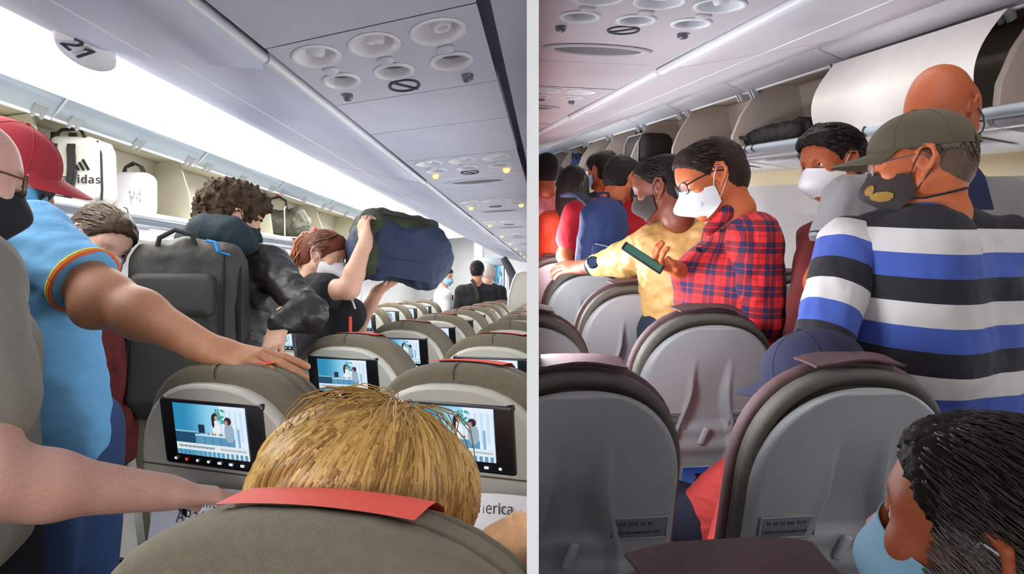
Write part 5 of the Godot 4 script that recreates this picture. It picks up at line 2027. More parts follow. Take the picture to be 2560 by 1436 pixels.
func backpack_black() -> void:
	var c := at(468, 770, 2.14)
	var bs := Basis.from_euler(Vector3(-0.1, 0.22, 0.0))
	var xf := Transform3D(bs, c)
	var t := thing("backpack", "black laptop backpack with a blue zip pull on the leather jacket's back", "backpack", xf)
	var S := Sdf.new()
	for x in [-0.1, 0.1]:
		S.cap(Vector3(x, 0.14, -0.02), Vector3(x * 1.1, -0.26, -0.02), 0.075, 0.085, 0.04)
	S.cap(Vector3(0, 0.15, -0.02), Vector3(0, -0.26, -0.01), 0.08, 0.09, 0.05)
	S.fnl = noise; S.amp = 0.005; S.nb = Basis.from_scale(Vector3.ONE * 14)
	part(S.mesh(0.009), "main_compartment", M.pack_green, t)
	var mb := MB.new()
	mb.rbox(Vector3(-0.03, 0.035, 0.058), Vector3(0.25, 0.14, 0.06), 0.03, Basis(), 4)
	part(mb.warp(func(p: Vector3) -> Vector3: return p + Vector3(0, 0, 0.008 * noise.get_noise_3dv(p * 16.0) - 0.6 * p.x * p.x)), "upper_pocket", M.pack_green, t)
	mb = MB.new()
	mb.rbox(Vector3(-0.03, -0.18, 0.062), Vector3(0.24, 0.24, 0.055), 0.03, Basis(), 3)
	part(mb, "lower_pocket", M.pack_green, t)
	mb = MB.new()
	mb.tube([Vector3(-0.145, -0.2, 0.085), Vector3(-0.14, -0.09, 0.09), Vector3(-0.11, -0.058, 0.09), Vector3(0.04, -0.058, 0.092), Vector3(0.085, -0.09, 0.09), Vector3(0.092, -0.28, 0.088)], 0.005, 6)
	part(mb, "zip", M.black_cloth, t)
	mb = MB.new()
	mb.tube([Vector3(-0.09, 0.16, 0.03), Vector3(-0.075, 0.215, 0.04), Vector3(-0.03, 0.24, 0.045), Vector3(0.02, 0.225, 0.045), Vector3(0.03, 0.18, 0.03)], 0.008, 8)
	part(mb, "grab_handle", M.strap_black, t)
	mb = MB.new()
	mb.tube([Vector3(0.065, 0.205, 0.055), Vector3(0.09, 0.2, 0.06), Vector3(0.10, 0.17, 0.064)], 0.006, 6)
	mb.tube([Vector3(0.10, 0.17, 0.064), Vector3(0.135, 0.16, 0.06)], 0.003, 6)
	part(mb, "zip_pull", M.pull_blue, t)
	mb = MB.new()
	mb.rbox(Vector3(0.12, -0.11, 0.072), Vector3(0.012, 0.008, 0.006), 0.002)
	part(mb, "zip_tag", M.pull_blue, t)
	mb = MB.new()
	mb.tube([Vector3(0.155, 0.17, 0.01), Vector3(0.16, 0.0, 0.045), Vector3(0.165, -0.3, 0.045)], 0.007, 6)
	mb.tube([Vector3(0.115, 0.16, 0.05), Vector3(0.12, 0.0, 0.07), Vector3(0.12, -0.3, 0.072)], 0.004, 6)
	part(mb, "edge_binding", M.black_cloth, t)
	for s in [-1.0, 1.0]:
		mb = MB.new()
		mb.sheet(3, 10, func(u: float, v: float) -> Vector3: return Vector3(s * 0.10 + (u - 0.5) * 0.06, 0.19 + 0.05 * sin(v * PI) - 0.02 * v, -0.09 - 0.16 * v), 0.012)
		part(mb, "shoulder_strap", M.strap_black, t)

func woman_lifting() -> void:
	var hp := at(815, 960, 3.15)
	var t := person("woman with a red ponytail in a black t-shirt lifting a bag", floor_left(hp), M.skin_fair)
	var H := Head.new(at(812, 640, 3.1), Vector3(0.92, -0.28, 0.2), Vector3(0.22, 0.97, 0), 0.93)
	var nk := at(797, 702, 3.13)
	var sl := at(788, 728, 2.98)
	var sr := at(830, 726, 3.34)
	var e1 := at(872, 722, 2.86)
	var w1 := at(915, 600, 2.9)
	var e2 := at(893, 815, 3.3)
	var w2 := at(950, 722, 3.2)
	var A := Sdf.new()
	A.cap(sl, e1, 0.05, 0.044, 0.03)
	A.cap(e1, e1.lerp(w1, 0.3), 0.045, 0.043, 0.02)
	A.cap(e1.lerp(w1, 0.3), w1, 0.043, 0.028, 0.02)
	hand_sdf(A, w1, at(908, 560, 2.93) - w1, Vector3(-0.6, 0.2, 0.75), -1.0, [0.7, 0.7, 0.7, 0.7], 0.04, 0.92)
	A.cap(sr, e2, 0.042, 0.04, 0.03)
	A.cap(e2, w2, 0.042, 0.027, 0.02)
	hand_sdf(A, w2, at(985, 703, 3.12) - w2, Vector3(0.3, -0.9, 0.3), 1.0, [0.25, 0.25, 0.25, 0.3], 0.08, 0.92)
	var B := Sdf.new()
	B.cap(H.p(0, -0.1, -0.03), nk, 0.048, 0.05)
	trunk(B, nk, sl, sr, hp, 0.075, 0.08, 0.035)
	legs_sdf(B, hp, Vector3(0, 0, 1), floor_left(hp) + Vector3(0, 0.05, 0), Vector3(1, 0, 0), 0.08)
	body(t, [[head_sdf(H), 0.0055], [A, 0.006], [B, 0.02]], M.skin_fair)
	eyes(t, H, M.hair_red)
	hair(t, hair_sdf(H, 0.010, 0.003, 50.0, 0.108), 0.007, M.hair_red)
	scalp(t, H, 1100, Color(0.07, 0.02, 0.01), Color(0.22, 0.08, 0.04), 0.011, 0.05, 0.07, 8)
	var tail := strands(150, func(rg: RandomNumberGenerator) -> Array:
		var o := Vector3(rg.randf_range(-1, 1), rg.randf_range(-1, 1), rg.randf_range(-1, 1)) * 0.014
		var e := rg.randf_range(0.7, 1.0)
		var w := Vector3(rg.randf_range(-0.03, 0.02), 0, rg.randf_range(-0.03, 0.03))
		return [at(792, 588, 3.1) + o, at(768, 592, 3.1) + o * 1.3, at(752, 618, 3.1) + o * 1.8 + w * 0.4, at(748, 645, 3.1).lerp(at(752, 618, 3.1), 1 - e) + o * 1.6 + w, at(741, 672, 3.1).lerp(at(752, 618, 3.1), 1 - e) + o + w * 1.4],
		Color(0.20, 0.06, 0.03), Color(0.42, 0.16, 0.07), 0.004, 4)
	part(tail, "ponytail", M.hair_locks, t, true)
	var mb := MB.new()
	var loop := []
	for k in 17:
		var an := TAU * k / 16
		loop.append(at(786, 585, 3.1) + Vector3(0.008 * cos(an) , 0.022 * sin(an), 0.026 * cos(an)))
	mb.tube(loop, 0.011, 7, false)
	part(mb, "scrunchie", M.red_tab, t, true)
	# sunglasses pushed up on the hair
	mb = MB.new()
	mb.tube([H.p(0.084, 0.04, -0.01), H.p(0.08, 0.085, 0.03), H.p(0.04, 0.115, 0.045), H.p(-0.04, 0.115, 0.045), H.p(-0.08, 0.085, 0.03)], 0.0045, 6)
	part(mb, "sunglasses", M.frame_tort, t, true)
	mask_cup(t, H, M.mask_white, 0.132, 0.085)
	var S := Sdf.new()
	trunk(S, nk + Vector3(0, -0.02, 0), sl, sr, hp, 0.108, 0.12, 0.065)
	S.ball(at(868, 790, 3.05), 0.085, 0.06)
	S.cap(sl, sl.lerp(e1, 0.35), 0.074, 0.076, 0.03)
	S.cap(sr, sr.lerp(e2, 0.45), 0.065, 0.07, 0.03)
	S.cut(nk + Vector3(0.01, 0.09, 0), nk + Vector3(0.01, 0.06, 0), 0.07, 0.062, 0.01)
	garment(t, "t_shirt", S, 0.010, M.black_cloth, 0.008, Vector3(14, 10, 14))
	mb = MB.new()
	mb.tube([at(872, 735, 2.93), at(882, 755, 2.9), at(888, 772, 2.92)], 0.005, 6)
	part(mb, "lanyard", M.white_bag, t, true)
	mb = MB.new()
	mb.rbox(at(876, 818, 2.9), Vector3(0.014, 0.09, 0.006), 0.003)
	part(mb, "red_strap", M.red_tab, t, true)
	S = Sdf.new()
	legs_sdf(S, hp, Vector3(0, 0, 1), floor_left(hp) + Vector3(0, 0.06, 0), Vector3(1, 0, 0), 0.11)
	garment(t, "trousers", S, 0.02, M.black_cloth, 0.004)
	# the bag she lifts
	var c := at(994, 632, 3.12)
	t = thing("duffel_bag", "navy and dark green cloth bag held up by the woman", "bag", Transform3D(Basis.from_euler(Vector3(0.05, 0.25, -0.17)), c))
	S = Sdf.new()
	for q in [[-0.10, 0.075, -0.03], [0.13, 0.075, -0.03], [-0.10, -0.07, -0.03], [0.13, -0.075, -0.03]]:
		S.cap(Vector3(q[0], q[1], -0.09), Vector3(q[0], q[1], 0.05), 0.07, 0.07, 0.06)
	S.cap(Vector3(-0.1, 0, 0), Vector3(0.13, 0, 0), 0.13, 0.13, 0.05)
	garment_local(t, "body", S, 0.010, M.navy_bag, 0.012, Vector3(11, 11, 11))
	S = Sdf.new()
	S.cap(Vector3(-0.155, 0.08, -0.06), Vector3(-0.15, -0.09, -0.04), 0.07, 0.07, 0.05)
	S.cap(Vector3(-0.13, 0.09, 0.05), Vector3(-0.125, -0.06, 0.08), 0.075, 0.07, 0.05)
	S.cap(Vector3(-0.12, 0.12, 0.02), Vector3(0.12, 0.125, 0.0), 0.065, 0.055, 0.04)
	garment_local(t, "end_flap", S, 0.010, M.bag_green, 0.010, Vector3(13, 13, 13))
	var mb2 := MB.new()
	mb2.sheet(10, 6, func(u: float, v: float) -> Vector3: return Vector3(-0.08 + 0.24 * u, -0.11 + 0.08 * v, 0.128 + 0.012 * sin(u * PI)), 0.01)
	part(mb2, "front_pocket", M.navy_bag, t)
	mb2 = MB.new()
	mb2.tube([Vector3(-0.12, 0.12, 0.08), Vector3(-0.1, 0.16, 0.09), Vector3(0.06, 0.165, 0.09), Vector3(0.1, 0.12, 0.085)], 0.008, 6)
	part(mb2, "handle", M.strap_black, t)

func garment_local(t: Node3D, called: String, S: Sdf, cell: float, m: Material, fold: float, scale: Vector3) -> void:
	S.fnl = noise
	S.amp = fold
	S.nb = Basis.from_scale(scale)
	part(S.mesh(cell), called, m, t)

func simple_standing(label: String, skin: Material, hc: Vector3, fw: Vector3, hip: Vector3, wide: Vector3, top: Material, foot: Vector3, sz := 0.97, top_name := "jacket", cell := 0.016) -> Array:
	# a figure far off: head, trunk, arms and legs, with a garment
	var t := person(label, foot, skin)
	var up := right_up if side_now > 0 else Vector3.UP
	var H := Head.new(hc, fw, up, sz)
	var nk := hc - up * 0.17 - fw.normalized() * 0.03
	var sl := nk - wide - up * 0.07
	var sr := nk + wide - up * 0.07
	var el := sl - up * 0.28 - wide * 0.25
	var er := sr - up * 0.28 + wide * 0.25
	var wl := el - up * 0.22 + fw.normalized() * 0.08
	var wr := er - up * 0.22 + fw.normalized() * 0.08
	var B := Sdf.new()
	B.cap(H.p(0, -0.1, -0.03), nk, 0.056, 0.06)
	trunk(B, nk, sl, sr, hip, 0.08, 0.08, 0.035)
	arm_sdf(B, sl, el, wl, 0.04, 0.036, 0.026)
	arm_sdf(B, sr, er, wr, 0.04, 0.036, 0.026)
	hand_sdf(B, wl, -up + fw * 0.2, -wide.normalized(), 1.0, [0.3, 0.3, 0.3, 0.3], 0.05)
	hand_sdf(B, wr, -up + fw * 0.2, wide.normalized(), -1.0, [0.3, 0.3, 0.3, 0.3], 0.05)
	legs_sdf(B, hip, wide.normalized(), foot + up * 0.05, fw.normalized(), 0.085)
	body(t, [[head_sdf(H), cell * 0.6], [B, cell]], skin)
	var S := Sdf.new()
	trunk(S, nk, sl, sr, hip, 0.115, 0.12, 0.068)
	arm_sdf(S, sl, el, el.lerp(wl, 0.8), 0.066, 0.056, 0.046)
	arm_sdf(S, sr, er, er.lerp(wr, 0.8), 0.066, 0.056, 0.046)
	garment(t, top_name, S, cell, top, 0.006)
	S = Sdf.new()
	legs_sdf(S, hip, wide.normalized(), foot + up * 0.06, fw.normalized(), 0.11)
	garment(t, "trousers", S, 0.025, M.black_cloth, 0.0)
	return [t, H, nk, sl, sr]

func crew_far() -> void:
	var hip := at(1112, 815, 8.7)
	var r := simple_standing("cabin attendant in a white shirt and navy waistcoat, blue mask, far down the aisle", M.skin_fair, at(1112, 691, 8.6), Vector3(0.9, -0.15, 0.25), hip, Vector3(0.05, 0, 0.13), M.shirt_white, floor_left(hip), 0.95, "shirt")
	hair(r[0], hair_sdf(r[1], 0.014, 0.006), 0.012, M.hair_brown)
	mask_cup(r[0], r[1], M.mask_blue, 0.126, 0.09)
	var S := Sdf.new()
	trunk(S, r[2] - Vector3(0, 0.09, 0), r[3].lerp(r[4], 0.22) - Vector3(0, 0.04, 0), r[3].lerp(r[4], 0.78) - Vector3(0, 0.04, 0), hip, 0.128, 0.13, 0.05)
	garment(r[0], "waistcoat", S, 0.016, M.vest_navy, 0.002)
	var mb := MB.new()
	mb.rbox(r[2] + Vector3(0.13, -0.2, 0.02), Vector3(0.02, 0.26, 0.05), 0.008)
	part(mb, "tie", M.tie_maroon, r[0], true)
	hip = at(1192, 815, 8.1)
	r = simple_standing("person from behind in black with a backwards dark cap and shoulder strap, far aisle", M.skin_tan, at(1193, 678, 8.0), Vector3(0.05, -0.1, -1), hip, Vector3(0.19, 0, 0), M.black_cloth, floor_left(hip), 0.97, "sweatshirt")
	hair(r[0], hair_sdf(r[1], 0.006, 0.002), 0.014, M.hair_black)
	baseball_cap(r[0], r[1], M.black_cloth, true, 0.07, 0.0)
	mb = MB.new()
	mb.rbox(r[1].p(0, 0.012, -0.115), Vector3(0.075, 0.03, 0.01), 0.004)
	part(mb, "cap_strap", M.red_tab, r[0], true)
	mb = MB.new()
	mb.tube([at(1180, 700, 7.88), at(1188, 716, 7.84), at(1194, 735, 7.84), at(1196, 752, 7.85)], 0.02, 6, true, Vector3(0, 0, 1), 0.4)
	part(mb, "shoulder_strap", M.strap_black, r[0], true)
	hip = at(1228, 815, 8.9)
	r = simple_standing("white-haired person in a black jacket at the far end of the aisle", M.skin_pink, at(1222, 682, 8.8), Vector3(0.4, -0.1, -0.9), hip, Vector3(0.17, 0, 0.04), M.black_cloth, floor_left(hip), 0.97)
	hair(r[0], hair_sdf(r[1], 0.008, 0.003), 0.014, M.hair_white)

func woman_blond() -> void:
	var hp := in_left(0.213, -0.72, 0.72)
	var t := person("woman with a blond bob seated in the foreground, seen from behind", floor_left(hp), M.skin_fair)
	var H := Head.new(at(915, 1312, 0.735), Vector3(0.62, -0.25, -0.75), Vector3(0.16, 0.97, 0.1), 1.0)
	var nk := at(905, 1560, 0.76)
	var sl := at(650, 1650, 0.82)
	var sr := at(1160, 1560, 0.74)
	var B := Sdf.new()
	B.cap(H.p(0, -0.1, -0.03), nk, 0.05, 0.055)
	trunk(B, nk, sl, sr, hp, 0.075, 0.08, 0.035)
	legs_sdf(B, hp, Vector3(0.9, 0, 0.3), floor_left(hp) + Vector3(0, 0.05, 0), Vector3(0.3, 0, -0.95), 0.075, true)
	body(t, [[head_sdf(H), 0.005], [B, 0.018]], M.skin_fair)
	var S := Sdf.new()
	S.cap(H.p(0, 0.034, -0.04), H.p(0, 0.036, 0.03), 0.094, 0.088, 0.02, H.b.x, 1.06)
	S.cap(H.p(0.05, -0.0, -0.04), H.p(0.062, -0.09, -0.025), 0.055, 0.045, 0.03)
	S.cap(H.p(-0.05, -0.0, -0.04), H.p(-0.06, -0.09, -0.02), 0.055, 0.045, 0.03)
	S.cap(H.p(0.0, -0.02, -0.06), H.p(0, -0.11, -0.06), 0.07, 0.055, 0.03)
	S.cut(H.p(0, -0.05, 0.13), H.p(0, -0.1, 0.13), 0.105, 0.105, 0.006)
	S.fnl = noise; S.amp = 0.004; S.nb = Basis.from_scale(Vector3(40, 14, 40)) * H.b.inverse()
	mat("hair_base", rgb(150, 104, 44), 0.5, {"normal": weave, "tri": 14.0, "nscale": 0.6})
	part(S.mesh(0.006), "hair_cap", M.hair_base, t, true)
	# locks from the crown over the cap to the ends of the bob
	var root := func(th: float, r: float) -> Vector3:
		return Vector3(0.099 * sin(th) * sin(r), 0.034 + 0.101 * cos(r), -0.006 + 0.128 * cos(th) * sin(r) - (0.004))
	var locks := strands(3800, func(rg: RandomNumberGenerator) -> Array:
		var th := rg.randf_range(0.75, TAU - 0.75)     # 0 is the face
		var r0 := rg.randf_range(0.02, 1.15)
		var pts := []
		var sway := rg.randf_range(-0.12, 0.12)
		var lift := rg.randf_range(-0.002, 0.006)
		var end := rg.randf_range(0.75, 1.0)
		var part_x := -0.02
		for i in 9:
			var u := float(i) / 8 * end
			var r := r0 + (PI * 0.53 - r0) * minf(1.0, u * 1.6)
			var a := th + sway * u
			var p: Vector3 = root.call(a, r) * (1.0 + lift * 2.0)
			p.x += part_x * (1.0 - sin(r)) 
			if u > 0.625:
				var dn := (u - 0.625) / 0.375
				p.y -= dn * 0.125
				p.x *= 1.0 - 0.14 * dn * dn
				p.z = (p.z + 0.01) * (1.0 - 0.22 * dn * dn) - 0.01
			p += Vector3(0, 0, 0) + Vector3(sin(u * 9 + th * 7), cos(u * 8 + th * 5), sin(u * 7 + th * 9)) * 0.003
			pts.append(H.p(p.x, p.y, p.z))
		return pts,
		Color(0.24, 0.115, 0.02), Color(0.68, 0.42, 0.125), 0.0022, 9, 4)
	part(locks, "hair_locks", M.hair_locks, t, true)
	var fly := strands(60, func(rg: RandomNumberGenerator) -> Array:
		var th := rg.randf_range(0, TAU)
		var pts := []
		var dv := Vector3(rg.randf_range(-0.02, 0.02), rg.randf_range(0.008, 0.02), rg.randf_range(-0.02, 0.02))
		for i in 6:
			var u := float(i) / 5
			var p: Vector3 = root.call(th + u * 0.4, 0.1 + u * 1.1)
			pts.append(H.p(p.x, p.y, p.z) + dv * sin(PI * u))
		return pts, Color(0.3, 0.16, 0.04), Color(0.6, 0.36, 0.1), 0.0006, 5, 3)
	part(fly, "stray_hairs", M.hair_locks, t, true)
	glasses(t, H, M.frame_tort, null)
	S = Sdf.new()
	trunk(S, nk, sl, sr, hp, 0.11, 0.125, 0.065)
	S.cap(sr, at(1292, 1388, 0.62), 0.06, 0.034, 0.03)
	S.cap(sl, at(520, 1600, 0.95), 0.06, 0.055, 0.03)
	garment(t, "sweater", S, 0.008, M.peach, 0.012, Vector3(45, 25, 30))
	S = Sdf.new()
	legs_sdf(S, hp, Vector3(0.9, 0, 0.3), floor_left(hp) + Vector3(0, 0.06, 0), Vector3(0.3, 0, -0.95), 0.1, true)
	garment(t, "trousers", S, 0.02, M.black_cloth, 0.0)

# ------------------------------------------------------------------ bags in the left bins
func left_baggage() -> void:
	if not M.has("white_bag"):
		people_materials()
	# white sports bag
	var c := in_left(2.74, 0.60, 2.37)
	var bs := Basis(Vector3.UP, 0.15)
	var t := thing("sports_bag", "white sports bag with dark straps and the word adidas on the bin shelf", "bag", Transform3D(bs, c))
	var S := Sdf.new()
	var sack := MB.new()
	sack.rbox(Vector3(0.01, 0, 0), Vector3(0.29, 0.35, 0.27), 0.07, Basis(), 5)
	part(sack.warp(func(p: Vector3) -> Vector3: return Vector3(p.x * (1.0 - 0.25 * maxf(0.0, p.y)), p.y, p.z * (1.0 - 0.3 * maxf(0.0, p.y))) + Vector3.ONE * 0.010 * noise.get_noise_3dv(p * 13.0)), "body", M.white_bag, t)
	for x in [-0.085, 0.0]:
		var mb := MB.new()
		mb.sheet(3, 18, func(u: float, v: float) -> Vector3:
			var y := -0.17 + 0.36 * v
			return Vector3(x + (u - 0.5) * 0.04 + 0.025 * sin(v * 3.0), y, 0.137 + 0.012 * sin(v * PI) - 0.05 * smooth(0.7, 1.0, v)), 0.006)
		part(mb, "strap", M.strap_black, t)
	var mb := MB.new()
	mb.tube([Vector3(-0.075, 0.16, 0.11), Vector3(-0.05, 0.205, 0.08), Vector3(0.04, 0.21, 0.08), Vector3(0.07, 0.16, 0.1)], 0.009, 8)
	part(mb, "handle", M.strap_black, t)
	mb = MB.new()
	mb.tube([Vector3(-0.13, -0.1, 0.135), Vector3(-0.08, -0.145, 0.142), Vector3(-0.01, -0.155, 0.144), Vector3(0.03, -0.11, 0.146), Vector3(0.045, -0.02, 0.146)], 0.008, 6)
	part(mb, "shoulder_strap", M.strap_black, t)
	part(text_mb("adidas", 0.058, Transform3D(Basis(Vector3.UP, 0.1), Vector3(0.07, -0.06, 0.144)), true), "lettering", M.frame_dark, t)
	mb = MB.new()
	for k in 3:
		mb.box(Vector3(0.05 + k * 0.02, 0.0 + k * 0.008, 0.141), Vector3(0.013, 0.03 + k * 0.016, 0.003), Basis(Vector3.BACK, 0.5))
	part(mb, "three_bars", M.frame_dark, t)
	mb = MB.new()
	mb.tube([Vector3(0.125, 0.15, 0.09), Vector3(0.147, 0.08, 0.1), Vector3(0.152, -0.1, 0.1), Vector3(0.145, -0.16, 0.09)], 0.006, 6)
	part(mb, "edge_piping", M.strap_black, t)
	# white shell bag
	c = in_left(2.76, 0.53, 2.86)
	t = thing("shell_bag", "white hard shell bag with a thin line drawing on the bin shelf", "bag", Transform3D(Basis(Vector3.UP, 0.12), c))
	mb = MB.new()
	mb.rbox(Vector3(0, 0.01, 0), Vector3(0.24, 0.275, 0.16), 0.06, Basis(), 4)
	part(mb, "shell", M.white_shell, t)
	mb = MB.new()
	for k in [-1.0, 1.0]:
		mb.tube([Vector3(-0.06 + 0.02 * k, 0.13, 0.02 * k), Vector3(-0.05 + 0.01 * k, 0.18, 0.02 * k), Vector3(0.0, 0.205, 0.02 * k), Vector3(0.04, 0.185, 0.02 * k), Vector3(0.06, 0.14, 0.02 * k)], 0.008, 8)
	part(mb, "handle", M.strap_black, t)
	mb = MB.new()
	var dr := RandomNumberGenerator.new()
	dr.seed = 4
	for k in 16:
		var x := dr.randf_range(0.0, 0.075)
		var y := dr.randf_range(-0.055, 0.03)
		var l := dr.randf_range(0.008, 0.024)
		mb.box(Vector3(x, y, 0.0806), Vector3(l, 0.002, 0.001) if k % 2 else Vector3(0.002, l, 0.001))
	part(mb, "line_drawing", M.print_dark, t)
	# dark green bag with white piping
	c = in_left(2.76, 0.585, 5.02)
	t = thing("travel_bag", "dark olive travel bag with white piping further along the bin shelf", "bag", Transform3D(Basis(Vector3.UP, 0.35), c))
	S = Sdf.new()
	for x in [-0.16, 0.16]:
		S.cap(Vector3(x, 0.06, -0.1), Vector3(x, 0.06, 0.06), 0.07, 0.07, 0.05)
		S.cap(Vector3(x, -0.09, -0.1), Vector3(x, -0.09, 0.06), 0.085, 0.085, 0.05)
	S.cap(Vector3(-0.16, -0.03, 0), Vector3(0.16, -0.03, 0), 0.13, 0.13, 0.05)
	garment_local(t, "body", S, 0.011, M.bag_olive, 0.012, Vector3(11, 11, 11))
	mb = MB.new()
	mb.tube([Vector3(0.05, -0.15, 0.145), Vector3(0.045, 0.1, 0.13), Vector3(0.06, 0.125, 0.1)], 0.006, 6)
	mb.tube([Vector3(0.21, -0.16, 0.12), Vector3(0.225, -0.08, 0.1), Vector3(0.215, 0.1, 0.09)], 0.006, 6)
	mb.tube([Vector3(0.05, -0.155, 0.146), Vector3(0.21, -0.16, 0.12)], 0.006, 6)
	part(mb, "piping", M.piping_white, t)
	mb = MB.new()
	mb.tube([Vector3(-0.09, 0.1, 0.1), Vector3(-0.07, 0.19, 0.08), Vector3(0.0, 0.215, 0.07), Vector3(0.06, 0.18, 0.08), Vector3(0.07, 0.1, 0.1)], 0.011, 8)
	part(mb, "handle", M.strap_black, t)
	mb = MB.new()
	mb.rbox(Vector3(0.0, 0.225, 0.07), Vector3(0.05, 0.02, 0.03), 0.006)
	part(mb, "red_tag", M.red_tab, t)

# ------------------------------------------------------------------ people and bags of the right cabin
func floor_right(p: Vector3) -> Vector3:
	return p - right_up * ((p - EYE).dot(right_up) + 1.43)
func right_materials() -> void:
	cloth_mat("cap_olive", rgb(92, 82, 64), 0.8)
	cloth_mat("cap_navy", rgb(28, 30, 62), 0.85)
	cloth_mat("tee_heather", rgb(146, 144, 146), 0.9)
	cloth_mat("strap_navy", rgb(28, 38, 78), 0.8)
	cloth_mat("maroon_deep", rgb(104, 26, 26), 0.85)
	cloth_mat("yellow_silk", rgb(202, 158, 94), 0.5, 20.0, 0.3)
	cloth_mat("red_tee", rgb(196, 22, 40), 0.85)
	cloth_mat("pack_blue", rgb(30, 50, 104), 0.7)
	cloth_mat("navy_dark", rgb(24, 30, 52), 0.85)
	cloth_mat("orange_silk", rgb(214, 66, 28), 0.55)
	cloth_mat("pink_shirt", rgb(222, 142, 152), 0.85)
	cloth_mat("coral_cord", rgb(206, 66, 62), 0.85)
	cloth_mat("collar_black", rgb(22, 22, 34), 0.85)
	mat("stripes", Color.WHITE, 0.85, {"tex": stripe_image(), "rim": 0.15})
	mat("plaid", Color.WHITE, 0.85, {"tex": plaid_image(), "rim": 0.15})
	mat("phone_screen", rgb(40, 60, 56), 0.15, {"emit": Color(0.28, 0.52, 0.46), "energy": 0.5})
	mat("phone_body", rgb(30, 24, 24), 0.3)
	mat("watch_face", rgb(36, 70, 110), 0.15, {"coat": 0.6})
	mat("watch_steel", rgb(60, 66, 84), 0.3, {"metal": 0.7})
	mat("bag_black", rgb(24, 23, 26), 0.6, {"normal": weave, "tri": 20.0, "nscale": 0.5})
	mat("bag_brown", rgb(38, 28, 26), 0.55, {"normal": grain, "tri": 9.0, "nscale": 0.5})
	mat("lime", rgb(140, 220, 60), 0.7)

func stripe_image() -> ImageTexture:
	var im := Image.create(8, 192, false, Image.FORMAT_RGB8)
	for y in 192:
		for x in 8:
			var k := (y / 64) % 3
			im.set_pixel(x, y, [rgb(24, 22, 32), rgb(202, 198, 196), rgb(60, 84, 166)][k])
	return ImageTexture.create_from_image(im)
func plaid_image() -> ImageTexture:
	var im := Image.create(96, 96, false, Image.FORMAT_RGB8)
	var band := func(q: int) -> float:
		if q >= 8 and q < 30: return 1.0
		if q >= 35 and q < 57: return 1.0
		if q >= 74 and q < 79: return 0.5
		return 0.0
	for y in 96:
		for x in 96:
			var a: float = band.call(x)
			var b: float = band.call(y)
			var c := rgb(226, 36, 40)
			if a + b >= 1.9: c = rgb(30, 28, 74)
			elif a + b >= 0.9: c = rgb(128, 22, 40)
			elif a + b > 0.3: c = rgb(180, 28, 38)
			if (x + y) % 4 == 0: c = c.lightened(0.05)
			im.set_pixel(x, y, c)
	return ImageTexture.create_from_image(im)

func right_people() -> void:
	right_materials()
	man_striped()
	man_bald()
	man_young()
	man_plaid()
	man_yellow()
	man_red_backpack()
	far_right_people()
	seated_navy_cap()
	seated_near()

